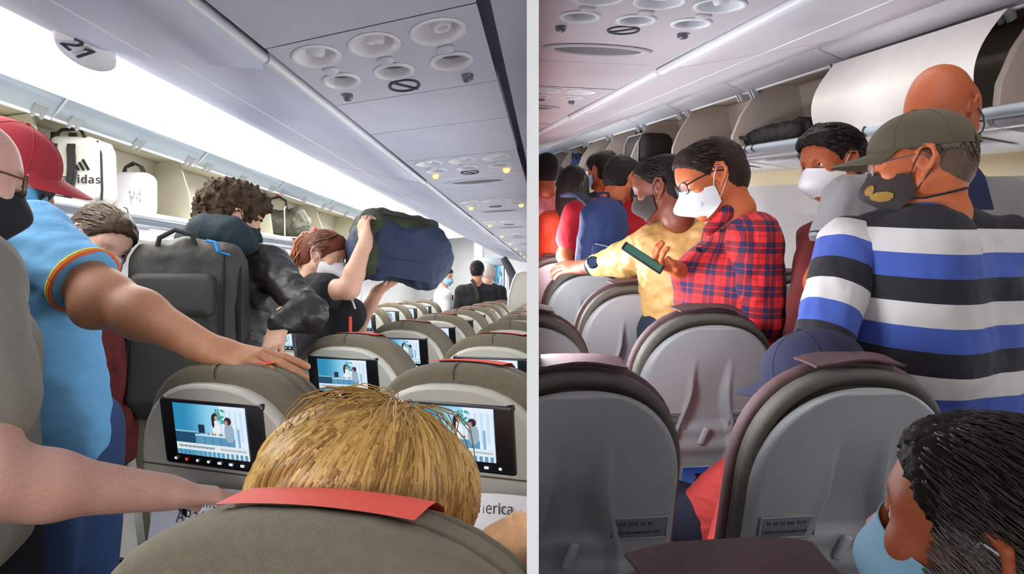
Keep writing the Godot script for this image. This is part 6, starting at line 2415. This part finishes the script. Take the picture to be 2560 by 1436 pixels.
func man_striped() -> void:
	var U := right_up
	var hp := at(2325, 1060, 1.870)
	var t := person("man in a black white and blue striped shirt and olive cap", floor_right(hp), M.skin_bronze)
	var H := Head.new(at(2293, 410, 1.770), Vector3(-0.86, -0.12, -0.42), Vector3(0.02, 1, 0.05), 1.06)
	var nk := at(2318, 500, 1.810)
	var sl := at(2128, 612, 1.830)
	var sr := at(2515, 612, 1.850)
	var el := at(2062, 830, 1.770)
	var er := at(2575, 830, 1.850)
	var B := Sdf.new()
	B.cap(H.p(0, -0.1, -0.03), nk, 0.06, 0.064)
	trunk(B, nk, sl, sr, hp, 0.085, 0.09, 0.04)
	B.cap(sl, el, 0.045, 0.04, 0.03)
	B.cap(el, at(2080, 960, 2.000), 0.04, 0.03, 0.03)
	B.cap(sr, er, 0.045, 0.04, 0.03)
	legs_sdf(B, hp, right_row, floor_right(hp) + U * 0.05, right_axis, 0.085)
	body(t, [[head_sdf(H), 0.004], [B, 0.02]], M.skin_bronze)
	hair(t, hair_sdf(H, 0.001, 0.0015, 90.0, 0.126), 0.005, M.hair_grizzled)
	stubble(t, H, 1500, Color(0.05, 0.035, 0.025), Color(0.26, 0.19, 0.15), -0.08, 0.035, 1.6)
	baseball_cap(t, H, M.cap_olive, true, 0.086, 0.002)
	glasses(t, H, M.lens_violet, M.lens_clear, 0.025, 0.017, 0.001)
	var mk := mask_cup(t, H, M.mask_brown, 0.136, 0.074, true, M.mask_brown)
	var mb := MB.new()      # tie of the mask round the neck
	mb.tube([H.p(0.072, -0.085, 0.03), H.p(0.072, -0.09, 0.0), H.p(0.062, -0.085, -0.06), H.p(0.03, -0.08, -0.09), H.p(-0.03, -0.08, -0.09)], 0.003, 6)
	part(mb, "mask_tie", M.mask_black, t, true)
	for q in [[0.70, 0.62, 0.05, 0.13], [0.77, 0.40, 0.10, 0.14]]:
		mb = MB.new()      # ochre print on the mask
		mb.sheet(8, 8, func(u: float, v: float) -> Vector3:
			var an := u * TAU
			var uu: float = q[0] + q[2] * v * cos(an)
			var vv: float = q[1] + q[3] * v * sin(an)
			var g := (0.5 - uu) * 2.0
			var w := absf(g)
			var y := lerpf(-0.117 + 0.035 * w * w, -0.002 - 0.026 * w, vv)
			var zf := lerpf(lerpf(0.074, 0.136, smooth(0.0, 0.55, vv)), 0.108, smooth(0.55, 1.0, vv))
			return H.p(-0.0715 * sin(g * PI / 2) * (1.0 + 0.05 * sin(vv * PI)), y, lerpf(zf, 0.020, 1.0 - cos(g * PI / 2)) + 0.002) + H.b.x * 0.003, 0.0)
		part(mb, "print", M.mask_patch, mk, true)
	var S := Sdf.new()
	trunk(S, nk - U * 0.015, sl, sr, hp, 0.132, 0.142, 0.074)
	S.cap(at(2310, 620, 1.750), at(2320, 900, 1.770), 0.12, 0.13, 0.06)
	S.cap(sr, er, 0.075, 0.066, 0.02)
	var ad := (el - sl).normalized()
	var S2 := Sdf.new()
	S2.cap(sl + ad * 0.01, el, 0.086, 0.074, 0.02)
	S2.cap(el, at(2060, 905, 1.850), 0.068, 0.06, 0.02)
	garment(t, "sleeve", S2, 0.0085, M.stripes, 0.006, Vector3(14, 10, 14), func(p: Vector3) -> Vector2: return Vector2(0.5, (p - sl).dot(ad) / 0.180 - 0.42))
	garment(t, "striped_shirt", S, 0.0085, M.stripes, 0.005, Vector3(12, 8, 12), func(p: Vector3) -> Vector2:
		var h := (p - nk).dot(U)
		return Vector2(0.5, (-h - 0.012) / 0.180))
	S = Sdf.new()
	S.cap(nk + U * 0.004, nk + U * 0.03, 0.076, 0.07, 0.01)
	garment(t, "collar", S, 0.007, M.collar_black, 0.003)
	mb = MB.new()
	mb.rbox(at(2392, 448, 1.750), Vector3(0.03, 0.01, 0.012), 0.004)
	part(mb, "lime_tag", M.lime, t, true)
	S = Sdf.new()
	legs_sdf(S, hp - U * 0.04, right_row, floor_right(hp) + U * 0.06, right_axis, 0.125)
	S.cap(hp - right_row * 0.07, hp + right_row * 0.07, 0.13, 0.13, 0.04)
	garment(t, "jeans", S, 0.016, M.jeans, 0.005)

func man_bald() -> void:
	var U := right_up
	var hp := at(2330, 960, 2.180)
	var t := person("bald man with glasses in a heather grey t-shirt behind the olive cap", floor_right(hp), M.skin_brown)
	var H := Head.new(at(2358, 283, 2.010), Vector3(0.74, -0.3, -0.5), Vector3(0.12, 0.98, 0.05), 1.1)
	var nk := at(2320, 405, 2.080)
	var sl := at(2125, 505, 2.130)
	var sr := at(2500, 505, 2.130)
	var el := at(2050, 705, 2.130)
	var wr := at(2080, 860, 2.080)
	var A := Sdf.new()
	arm_sdf(A, sl, el, wr, 0.052, 0.046, 0.03)
	var B := Sdf.new()
	B.cap(H.p(0, -0.1, -0.03), nk, 0.06, 0.066)
	trunk(B, nk, sl, sr, hp, 0.085, 0.09, 0.04)
	legs_sdf(B, hp, right_row, floor_right(hp) + U * 0.05, right_axis, 0.085)
	body(t, [[head_sdf(H), 0.0045], [A, 0.008], [B, 0.02]], M.skin_brown)
	glasses(t, H, M.frame_dark, M.lens_clear, 0.028, 0.02, 0.002)
	eyes(t, H, M.hair_black)
	var S := Sdf.new()
	S.cap(sl, sl.lerp(el, 0.5), 0.075, 0.08, 0.02)
	S.cut(sl.lerp(el, 0.5) + (el - sl).normalized() * 0.4, el + (el - sl).normalized() * 0.5, 0.4, 0.4, 0.003)
	trunk(S, nk - U * 0.02, sl, sr, hp, 0.125, 0.13, 0.07)
	S.cap(sr, at(2570, 640, 2.130), 0.078, 0.075, 0.02)
	garment(t, "t_shirt", S, 0.010, M.tee_heather, 0.007, Vector3(12, 9, 12))
	var mb := MB.new()
	var c := sl.lerp(el, 0.48)
	var ax := (el - sl).normalized()
	var u := ax.cross(right_axis).normalized()
	var w := u.cross(ax)
	var ring := []
	for k in 25:
		ring.append(c + (u * cos(TAU * k / 24) + w * sin(TAU * k / 24)) * 0.0785)
	mb.tube(ring, 0.004, 6, false)
	part(mb, "cuff_piping", M.strap_navy, t, true)
	# strap of a bag over his shoulder
	var b := thing("shoulder_strap", "wide navy bag strap over the bald man's grey shoulder", "strap", Transform3D(Basis(), at(2435, 440, 2.030)))
	mb = MB.new()
	mb.sheet(4, 14, func(uu: float, v: float) -> Vector3:
		var p := at(2400 + 55 * (uu - 0.5) + 34 * v, 398 + 130 * v, 1.905)
		return p + Vector3(0, 0, 0.05 * sin(minf(v, 0.5) * PI) - 0.02), 0.008)
	part(mb, "webbing", M.strap_navy, b, true)

func man_young() -> void:
	var U := right_up
	var hp := at(2110, 930, 2.5)
	var t := person("young man with black hair and a white mask in a dark red shirt", floor_right(hp), M.skin_brown)
	var H := Head.new(at(2076, 408, 2.3), Vector3(-0.86, -0.2, 0.36), Vector3(-0.05, 1, 0), 0.98)
	var nk := at(2105, 525, 2.38)
	var sl := at(2045, 600, 2.26)
	var sr := at(2140, 590, 2.6)
	var B := Sdf.new()
	B.cap(H.p(0, -0.1, -0.03), nk, 0.055, 0.06)
	trunk(B, nk, sl, sr, hp, 0.08, 0.085, 0.035)
	B.cap(sl, at(2020, 760, 2.2), 0.04, 0.036, 0.03)
	legs_sdf(B, hp, right_axis, floor_right(hp) + U * 0.05, -right_row, 0.08)
	body(t, [[head_sdf(H), 0.0045], [B, 0.02]], M.skin_brown)
	hair(t, hair_sdf(H, 0.012, 0.006, 55.0, 0.122, [[-0.04, 0.085, 0.06, 0.045, 0.088, 0.06, 0.024, 0.026], [0, 0.11, 0.03, 0, 0.1, -0.03, 0.03, 0.03]]), 0.0055, M.hair_black)
	scalp(t, H, 1100, Color(0.006, 0.005, 0.005), Color(0.03, 0.022, 0.02), 0.016, 0.04, 0.075, 33, 0.012)
	eyes(t, H, M.hair_black)
	mask_cup(t, H, M.mask_white, 0.142, 0.08)
	var S := Sdf.new()
	trunk(S, nk, sl, sr, hp, 0.11, 0.115, 0.062)
	S.cap(sl, at(2015, 760, 2.2), 0.066, 0.056, 0.02)
	S.cap(at(2015, 760, 2.2), at(1995, 850, 2.25), 0.056, 0.05, 0.02)
	garment(t, "shirt", S, 0.011, M.maroon_deep, 0.007)
	S = Sdf.new()
	legs_sdf(S, hp, right_axis, floor_right(hp) + U * 0.06, -right_row, 0.11)
	garment(t, "trousers", S, 0.02, M.navy_dark, 0.003)

func man_plaid() -> void:
	var U := right_up
	var hp := at(1835, 960, 2.5)
	var t := person("man in a red and navy plaid shirt and white mask looking at his phone", floor_right(hp), M.skin_bronze)
	var H := Head.new(at(1774, 446, 2.36), Vector3(-0.9, -0.4, 0.02), Vector3(-0.38, 0.92, 0.0), 1.07)
	var nk := at(1815, 548, 2.44)
	var sl := at(1885, 598, 2.32)
	var sr := at(1800, 600, 2.68)
	var el := at(1900, 800, 2.33)
	var er := at(1770, 745, 2.62)
	var wr := at(1690, 672, 2.42)
	var A := Sdf.new()
	A.cap(er, wr, 0.036, 0.028, 0.02)
	hand_sdf(A, wr, at(1640, 655, 2.36) - wr, Vector3(0.1, -0.75, -0.6), 1.0, [0.75, 0.75, 0.8, 0.8], 0.05, 1.02, 0.5, 0.6)
	var B := Sdf.new()
	B.cap(H.p(0, -0.09, -0.03), nk, 0.06, 0.066)
	trunk(B, nk, sl, sr, hp, 0.09, 0.095, 0.04)
	legs_sdf(B, hp, right_axis, floor_right(hp) + U * 0.05, -right_row, 0.085)
	body(t, [[head_sdf(H), 0.0042], [A, 0.004], [B, 0.02]], M.skin_bronze)
	hair(t, hair_sdf(H, 0.008, 0.003, 60.0, 0.123, [[-0.03, 0.09, 0.045, 0.035, 0.09, 0.045, 0.018, 0.02]]), 0.005, M.hair_dark)
	scalp(t, H, 1600, Color(0.012, 0.008, 0.006), Color(0.07, 0.04, 0.028), 0.009, 0.03, 0.066, 31)
	eyes(t, H, M.hair_black)
	glasses(t, H, M.frame_dark, M.lens_clear, 0.026, 0.018, 0.0022)
	var mk := mask_cup(t, H, M.mask_white, 0.150, 0.072)
	# print on the mask: a ring and three short bars
	var pr := MB.new()
	var mc := H.p(0.052, -0.066, 0.097)
	var nr := H.d(0.8, -0.1, 0.6).normalized()
	var ux := H.d(-0.6, 0, 0.8).normalized()
	var uy := nr.cross(ux)
	annulus(pr, mc, ux, uy, nr, [[0.010, 0.0], [0.010, 0.001], [0.008, 0.001], [0.008, 0.0]], 16)
	for k in 3:
		pr.box(mc - ux * 0.022 + uy * (0.005 - 0.005 * k), Vector3(0.016, 0.0016, 0.0016), Basis(ux, uy, nr))
	part(pr, "mask_print", M.placard_grey, mk, true)
	var S := Sdf.new()
	trunk(S, nk - U * 0.01, sl, sr, hp, 0.135, 0.14, 0.075)
	S.cap(at(1775, 700, 2.5), at(1785, 850, 2.5), 0.135, 0.14, 0.06)
	var S2 := Sdf.new()
	S2.cap(sl, el, 0.096, 0.084, 0.025)
	garment(t, "sleeve", S2, 0.009, M.plaid, 0.008, Vector3(14, 12, 14), func(p: Vector3) -> Vector2: return Vector2((p - sl).dot(right_row) / 0.072 + 0.2, -(p - sl).dot(U) / 0.072))
	S.cap(sr, er, 0.08, 0.066, 0.02)
	S.cap(er, er.lerp(wr, 0.75), 0.062, 0.05, 0.02)
	var mid := (sl + sr) * 0.5
	garment(t, "plaid_shirt", S, 0.009, M.plaid, 0.006, Vector3(12, 9, 12), func(p: Vector3) -> Vector2:
		var q := p - mid
		var a := atan2(q.dot(right_axis) + 0.02, -q.dot(right_row) + 0.02)
		var uu := a * 0.20 / 0.072
		return Vector2(uu, -q.dot(U) / 0.072))
	S = Sdf.new()
	S.chain([at(1842, 480, 2.36), at(1815, 530, 2.33), at(1772, 575, 2.37)], [0.022, 0.028, 0.022], 0.02)
	S.cap(at(1852, 490, 2.44), at(1837, 545, 2.5), 0.03, 0.03, 0.02)
	garment(t, "collar", S, 0.007, M.plaid, 0.002, Vector3(10, 10, 10), func(p: Vector3) -> Vector2: return Vector2((p - mid).dot(right_row) / 0.072, -(p - mid).dot(U) / 0.072))
	var mb := MB.new()
	mb.rbox(at(1748, 625, 2.34), Vector3(0.024, 0.012, 0.012), 0.003, Basis(Vector3.BACK, -0.6))
	part(mb, "pocket_edge", M.collar_black, t, true)
	S = Sdf.new()
	legs_sdf(S, hp, right_axis, floor_right(hp) + U * 0.06, -right_row, 0.12)
	garment(t, "trousers", S, 0.02, M.navy_dark, 0.003)
	# phone
	var c := at(1607, 645, 2.33)
	var bs := Basis.from_euler(Vector3(-0.95, 0.25, -0.55))
	var ph := thing("phone", "dark phone with a green lit screen held by the plaid man", "phone", Transform3D(Basis(Vector3(0.80, -0.52, 0.28).normalized(), Vector3(0.25, 0.72, -0.64).normalized(), Vector3.ZERO), c))
	var x := Vector3(0.82, -0.55, 0.12).normalized()
	var z := Vector3(0.15, 0.42, 0.9)
	z = (z - x * z.dot(x)).normalized()
	ph.transform.basis = Basis(x, z.cross(x), z)
	mb = MB.new()
	mb.rbox(Vector3.ZERO, Vector3(0.16, 0.037, 0.009), 0.004, Basis(), 2)
	part(mb, "body", M.phone_body, ph)
	mb = MB.new()
	mb.quad(Vector3(-0.071, -0.014, 0.0047), Vector3(0.071, -0.014, 0.0047), Vector3(0.071, 0.014, 0.0047), Vector3(-0.071, 0.014, 0.0047))
	part(mb, "screen", M.phone_screen, ph)

func man_yellow() -> void:
	var U := right_up
	var hp := at(1715, 830, 2.85)
	var t := person("man in a tan yellow shirt with a watch, hand on a seat", floor_right(hp), M.skin_dark)
	var H := Head.new(at(1652, 470, 2.72), Vector3(-0.85, -0.2, -0.42), Vector3(-0.12, 0.98, 0.05), 1.04)
	var nk := at(1702, 578, 2.8)
	var sl := at(1640, 615, 2.82)
	var sr := at(1770, 590, 2.72)
	var el := at(1560, 650, 3.02)
	var wr := at(1462, 668, 3.2)
	var A := Sdf.new()
	A.cap(el, wr, 0.04, 0.032, 0.02)
	hand_sdf(A, wr, at(1405, 668, 3.26) - wr, Vector3(-0.15, 0.75, 0.65), 1.0, [0.3, 0.34, 0.36, 0.36], 0.14, 1.1, 0.1)
	var B := Sdf.new()
	B.cap(H.p(0, -0.1, -0.03), nk, 0.06, 0.066)
	trunk(B, nk, sl, sr, hp, 0.085, 0.09, 0.04)
	legs_sdf(B, hp, right_row, floor_right(hp) + U * 0.05, right_axis, 0.085)
	body(t, [[head_sdf(H), 0.005], [A, 0.005], [B, 0.014]], M.skin_dark)
	hair(t, hair_sdf(H, 0.005, 0.003, 60.0, 0.128), 0.0065, M.hair_black)
	scalp(t, H, 800, Color(0.006, 0.005, 0.005), Color(0.04, 0.026, 0.022), 0.006, 0.03, 0.05, 37)
	mask_cup(t, H, M.mask_brown, 0.128, 0.08)
	var S := Sdf.new()
	trunk(S, nk - U * 0.01, sl, sr, hp, 0.13, 0.135, 0.08)
	S.cap(sl, el, 0.095, 0.08, 0.02)
	S.cap(el, el.lerp(wr, 0.7), 0.078, 0.052, 0.02)
	S.cap(nk - right_row * 0.01, nk + U * 0.05, 0.085, 0.07, 0.02)
	garment(t, "silk_shirt", S, 0.010, M.yellow_silk, 0.010, Vector3(13, 16, 13))
	S = Sdf.new()
	legs_sdf(S, hp, right_row, floor_right(hp) + U * 0.06, right_axis, 0.12)
	garment(t, "trousers", S, 0.02, M.navy_dark, 0.003)
	var w := thing("wrist_watch", "dark steel wrist watch with a blue dial on the yellow sleeve's wrist", "watch", Transform3D(Basis(), at(1482, 656, 3.1)))
	var mb := MB.new()
	var nr := Vector3(-0.1, 0.35, 0.93).normalized()
	var ux := nr.cross(Vector3.UP).normalized()
	annulus(mb, at(1482, 656, 3.07), ux, nr.cross(ux), nr, [[0.028, -0.01], [0.029, 0.004], [0.026, 0.008], [0.022, 0.007]], 24)
	part(mb, "case", M.watch_steel, w, true)
	mb = MB.new()
	disc(mb, at(1482, 656, 3.07) + nr * 0.006, ux * 0.0225, nr.cross(ux) * 0.0225, 24)
	part(mb, "dial", M.watch_face, w, true)
	mb = MB.new()
	var ax := (el - wr).normalized()
	var u := ax.cross(Vector3.UP).normalized()
	var v := u.cross(ax)
	var c := wr.lerp(el, 0.16)
	var ring := []
	for k in 21:
		ring.append(c + (u * cos(TAU * k / 20) + v * sin(TAU * k / 20)) * 0.038)
	mb.tube(ring, 0.008, 6, false)
	part(mb, "strap", M.strap_black, w, true)

func man_red_backpack() -> void:
	var U := right_up
	var hp := at(1520, 800, 4.0)
	var t := person("man in a red t-shirt seen from behind wearing a blue backpack", floor_right(hp), M.skin_bronze)
	var H := Head.new(at(1560, 448, 3.85), Vector3(0.78, -0.3, -0.5), Vector3(0.1, 1, 0), 0.99)
	var nk := at(1535, 500, 3.9)
	var sl := at(1440, 535, 3.92)
	var sr := at(1607, 535, 3.9)
	var el := at(1412, 640, 3.9)
	var B := Sdf.new()
	B.cap(H.p(0, -0.1, -0.03), nk, 0.056, 0.062)
	trunk(B, nk, sl, sr, hp, 0.085, 0.09, 0.04)
	B.cap(sl, el, 0.052, 0.045, 0.03)
	B.cap(el, at(1440, 720, 3.75), 0.045, 0.032, 0.03)
	legs_sdf(B, hp, right_row, floor_right(hp) + U * 0.05, right_axis, 0.085)
	body(t, [[head_sdf(H), 0.007], [B, 0.014]], M.skin_bronze)
	hair(t, hair_sdf(H, 0.014, 0.006, 50.0, 0.116), 0.008, M.hair_black)
	mask_cup(t, H, M.mask_navy, 0.128, 0.08)
	glasses(t, H, M.frame_dark, M.lens_clear)
	var S := Sdf.new()
	trunk(S, nk - U * 0.01, sl, sr, hp, 0.125, 0.13, 0.07)
	S.cap(sl, sl.lerp(el, 0.6), 0.078, 0.078, 0.02)
	S.cap(sr, at(1622, 600, 3.9), 0.075, 0.075, 0.02)
	S.cap(nk, nk + U * 0.035, 0.07, 0.066, 0.02)
	garment(t, "t_shirt", S, 0.013, M.red_tee, 0.006)
	var c := at(1512, 575, 3.7)
	var bp := thing("backpack", "royal blue school backpack on the red t-shirt's back", "backpack", Transform3D(right_basis() * Basis(Vector3.UP, 0.15), c))
	S = Sdf.new()
	for x in [-0.07, 0.07]:
		S.cap(Vector3(x * 0.8, 0.07, -0.02), Vector3(x * 1.15, -0.2, -0.02), 0.078, 0.08, 0.04)
	S.cap(Vector3(0, 0.09, -0.02), Vector3(0, -0.2, 0.0), 0.09, 0.095, 0.04)
	garment_local(bp, "body", S, 0.012, M.pack_blue, 0.007, Vector3(12, 12, 12))
	var mb := MB.new()
	mb.rbox(Vector3(0, -0.15, 0.085), Vector3(0.22, 0.17, 0.06), 0.03, Basis(), 2)
	part(mb, "front_pocket", M.pack_blue, bp)
	mb = MB.new()
	mb.tube([Vector3(-0.1, -0.07, 0.1), Vector3(-0.03, -0.085, 0.115), Vector3(0.04, -0.08, 0.115), Vector3(0.1, -0.06, 0.1)], 0.004, 5)
	part(mb, "zip", M.metal_grey, bp)
	mb = MB.new()
	mb.tube([Vector3(-0.035, 0.16, -0.03), Vector3(-0.025, 0.2, -0.03), Vector3(0.025, 0.2, -0.03), Vector3(0.035, 0.16, -0.03)], 0.008, 6)
	part(mb, "grab_loop", M.strap_navy, bp)
	for s in [-1.0, 1.0]:
		mb = MB.new()
		mb.sheet(3, 10, func(u: float, v: float) -> Vector3: return Vector3(s * (0.07 + 0.06 * v) + (u - 0.5) * 0.075, 0.13 + 0.07 * sin(v * PI * 0.7), 0.0 - 0.26 * v), 0.015)
		part(mb, "shoulder_strap", M.strap_navy, bp)

func far_right_people() -> void:
	var hip := at(1500, 760, 4.7)
	var r := simple_standing("dark-haired man in a navy jacket turned away, behind the red t-shirt", M.skin_bronze, at(1505, 427, 4.6), Vector3(-0.6, -0.05, -0.8), hip, right_row * 0.18, M.navy_dark, floor_right(hip), 1.02)
	hair(r[0], hair_sdf(r[1], 0.016, 0.006, 50.0, 0.114), 0.01, M.hair_black)
	mask_cup(r[0], r[1], M.mask_blue, 0.126, 0.08)
	hip = at(1415, 750, 4.45)
	r = simple_standing("woman with long straight dark hair in an orange top", M.skin_brown, at(1436, 465, 4.4), Vector3(0.35, -0.1, -0.9), hip, right_row * 0.15, M.orange_silk, floor_right(hip), 0.98, "top")
	var S := hair_sdf(r[1], 0.014, 0.002, 50.0, 0.112)
	hair(r[0], S, 0.01, M.hair_black, "hair_cap")
	var H: Head = r[1]
	var fall := strands(420, func(rg: RandomNumberGenerator) -> Array:
		var a := rg.randf_range(-1.9, 1.9)
		var x := 0.088 * sin(a)
		var z := -0.02 - 0.09 * cos(a)
		var l := rg.randf_range(0.24, 0.30)
		var k := rg.randf_range(-0.012, 0.012)
		return [H.p(x * 0.6, 0.11, z * 0.5), H.p(x, 0.05, z), H.p(x * 1.05 + k, -0.05, z - 0.008), H.p(x * 1.0 + k, -0.14, z - 0.01), H.p(x * 0.8 + k, -l, z + 0.0)],
		Color(0.008, 0.005, 0.005), Color(0.035, 0.02, 0.018), 0.006, 3, 4)
	part(fall, "long_hair", M.hair_locks, r[0], true)
	hip = at(1352, 740, 4.9)
	r = simple_standing("person in a pink shirt seen from behind beside the partition", M.skin_brown, at(1364, 432, 4.8), Vector3(-0.1, -0.1, -1), hip, right_row * 0.17, M.pink_shirt, floor_right(hip), 1.02, "shirt")
	hair(r[0], hair_sdf(r[1], 0.014, 0.005, 50.0, 0.114), 0.01, M.hair_black)
	hip = at(1395, 740, 6.2)
	r = simple_standing("far dark-haired passenger between the pink shirt and the long hair", M.skin_brown, at(1392, 452, 6.1), Vector3(0, -0.1, -1), hip, right_row * 0.17, M.navy_dark, floor_right(hip), 1.0)
	hair(r[0], hair_sdf(r[1], 0.014, 0.005, 50.0, 0.114), 0.012, M.hair_black)

func seated_navy_cap() -> void:
	var U := right_up
	var hp := in_right(0.95, -0.98, 1.86)
	var t := person("seated passenger in a navy cap and coral corduroy behind the grey seat", floor_right(hp), M.skin_brown)
	var H := Head.new(at(2030, 965, 1.6), Vector3(-0.72, -0.3, -0.62), Vector3(-0.1, 1, 0), 1.02)
	var nk := H.p(0, -0.17, 0.0) + right_axis * 0.09
	var sl := in_right(0.99, -0.80, 1.80)
	var sr := in_right(1.14, -0.76, 1.80)
	var B := Sdf.new()
	B.cap(H.p(0, -0.1, -0.03), nk, 0.056, 0.062)
	trunk(B, nk, sl, sr, hp, 0.08, 0.09, 0.04)
	legs_sdf(B, hp, right_row, floor_right(hp) + U * 0.05, right_axis, 0.08, true)
	body(t, [[head_sdf(H), 0.006], [B, 0.02]], M.skin_brown)
	hair(t, hair_sdf(H, -0.001, 0.001), 0.008, M.hair_black)
	baseball_cap(t, H, M.cap_navy, false, 0.07, 0.0)
	var S := Sdf.new()
	trunk(S, nk - U * 0.02, sl, sr, hp, 0.11, 0.12, 0.065)
	var el := at(1826, 1425, 1.64)
	S.cap(sl, el, 0.064, 0.066, 0.03)
	S.cap(el, at(1790, 1470, 1.85), 0.062, 0.05, 0.03)
	var L := Sdf.new()
	legs_sdf(L, hp, right_row, floor_right(hp) + U * 0.06, right_axis, 0.105, true)
	garment(t, "trousers", L, 0.02, M.navy_dark, 0.0)
	garment(t, "corduroy_jacket", S, 0.010, M.coral_cord, 0.004, Vector3(10, 60, 10))

func seated_near() -> void:
	var U := right_up
	var hp := at(2520, 2300, 1.0)
	var t := person("seated man with greying temples and a blue surgical mask, bottom right", floor_right(hp), M.skin_brown)
	var H := Head.new(at(2500, 1362, 0.66), Vector3(-0.62, 0.16, -0.78), Vector3(0.12, 0.98, 0.12), 1.0)
	var nk := H.p(0.0, -0.19, -0.06)
	var sl := nk - right_row * 0.18 - U * 0.09
	var sr := nk + right_row * 0.18 - U * 0.09
	hp = nk - U * 0.5 - right_axis * 0.05
	t.position = floor_right(hp)
	var B := Sdf.new()
	B.cap(H.p(0, -0.1, -0.03), nk, 0.06, 0.066)
	trunk(B, nk, sl, sr, hp, 0.08, 0.09, 0.04)
	body(t, [[head_sdf(H), 0.003], [B, 0.02]], M.skin_brown)
	hair(t, hair_sdf(H, 0.010, 0.004, 70.0, 0.12), 0.004, M.hair_black)
	scalp(t, H, 2200, Color(0.008, 0.006, 0.005), Color(0.05, 0.03, 0.022), 0.011, 0.035, 0.066, 35, 0.006, 0.0011)
	# greying short hair at the temple
	var g := strands(1800, func(rg: RandomNumberGenerator) -> Array:
		var u := rg.randf()
		var v := rg.randf()
		var z := lerpf(0.035, -0.085, u)
		var y := lerpf(-0.05 + 0.05 * u * 0.0, 0.075, v) - 0.02 * u
		var x := 0.0765 + 0.008 - 0.03 * pow(maxf(0.0, v - 0.4), 2.0) - 0.05 * pow(maxf(0.0, u - 0.5), 2.0)
		var l := rg.randf_range(0.012, 0.026)
		return [H.p(x, y, z), H.p(x + 0.003, y - l * 0.35, z - l * 0.6), H.p(x + 0.001, y - l * 0.6, z - l * 1.1)],
		Color(0.03, 0.018, 0.014), Color(0.15, 0.11, 0.095), 0.0008, 12, 3)
	part(g, "grey_temple_hair", M.hair_locks, t, true)
	eyes(t, H, M.hair_black)
	mask_cup(t, H, M.mask_blue, 0.126, 0.085, true, M.mask_white)
	var S := Sdf.new()
	trunk(S, nk - U * 0.02, sl, sr, hp, 0.115, 0.12, 0.065)
	garment(t, "shirt", S, 0.014, M.navy_dark, 0.005)

# ------------------------------------------------------------------ bags in the right bins
func right_baggage() -> void:
	if not M.has("bag_black"):
		right_materials()
	if not M.has("strap_black"):
		people_materials()
	var f := in_right
	var c: Vector3 = f.call(2.2, 0.425, 3.85)
	var t := thing("duffel_bag", "long flat black bag lying on the bin shelf left of the white door", "bag", Transform3D(right_basis(), c))
	var S := Sdf.new()
	S.cap(Vector3(0, 0, 0.36), Vector3(0, -0.005, -0.28), 0.085, 0.075, 0.04, Vector3.UP, 1.15)
	S.cap(Vector3(-0.08, -0.01, 0.33), Vector3(-0.08, -0.02, -0.26), 0.07, 0.06, 0.04)
	garment_local(t, "body", S, 0.011, M.bag_black, 0.012, Vector3(13, 13, 13))
	var mb := MB.new()
	mb.tube([Vector3(-0.15, -0.02, -0.1), Vector3(-0.17, 0.0, -0.2), Vector3(-0.16, -0.03, -0.3), Vector3(-0.1, -0.04, -0.32)], 0.012, 6)
	part(mb, "strap", M.strap_black, t)
	c = f.call(2.2, 0.49, 6.15)
	t = thing("suitcase", "dark brown bulging suitcase standing in the bin above the balding man", "suitcase", Transform3D(right_basis(), c))
	mb = MB.new()
	mb.rbox(Vector3.ZERO, Vector3(0.32, 0.30, 0.52), 0.09, Basis(), 3)
	part(mb, "body", M.bag_brown, t)
	mb = MB.new()
	mb.tube([Vector3(-0.162, -0.12, 0.2), Vector3(-0.165, 0.06, 0.2), Vector3(-0.13, 0.14, 0.19), Vector3(-0.13, 0.14, -0.19), Vector3(-0.165, 0.06, -0.2), Vector3(-0.162, -0.12, -0.2)], 0.007, 6)
	part(mb, "zip", M.metal_grey, t)
	mb = MB.new()
	mb.tube([Vector3(-0.1, 0.14, 0.08), Vector3(-0.1, 0.18, 0.06), Vector3(-0.1, 0.18, -0.06), Vector3(-0.1, 0.14, -0.08)], 0.01, 6)
	part(mb, "handle", M.strap_black, t)
	c = f.call(2.15, 0.45, 8.4)
	t = thing("blue_bag", "crumpled royal blue bag in a far bin of the darker cabin", "bag", Transform3D(right_basis(), c))
	S = Sdf.new()
	S.cap(Vector3(0, 0.02, 0.2), Vector3(0, 0.0, -0.2), 0.1, 0.1, 0.04)
	S.cap(Vector3(-0.05, 0.1, 0.05), Vector3(-0.05, 0.1, -0.1), 0.06, 0.06, 0.04)
	garment_local(t, "body", S, 0.016, M.pack_blue, 0.03, Vector3(12, 12, 12))
	mb = MB.new()
	mb.tube([Vector3(-0.1, 0.1, 0.1), Vector3(-0.12, 0.16, 0.0), Vector3(-0.1, 0.1, -0.1)], 0.015, 6)
	part(mb, "handle", M.strap_navy, t)
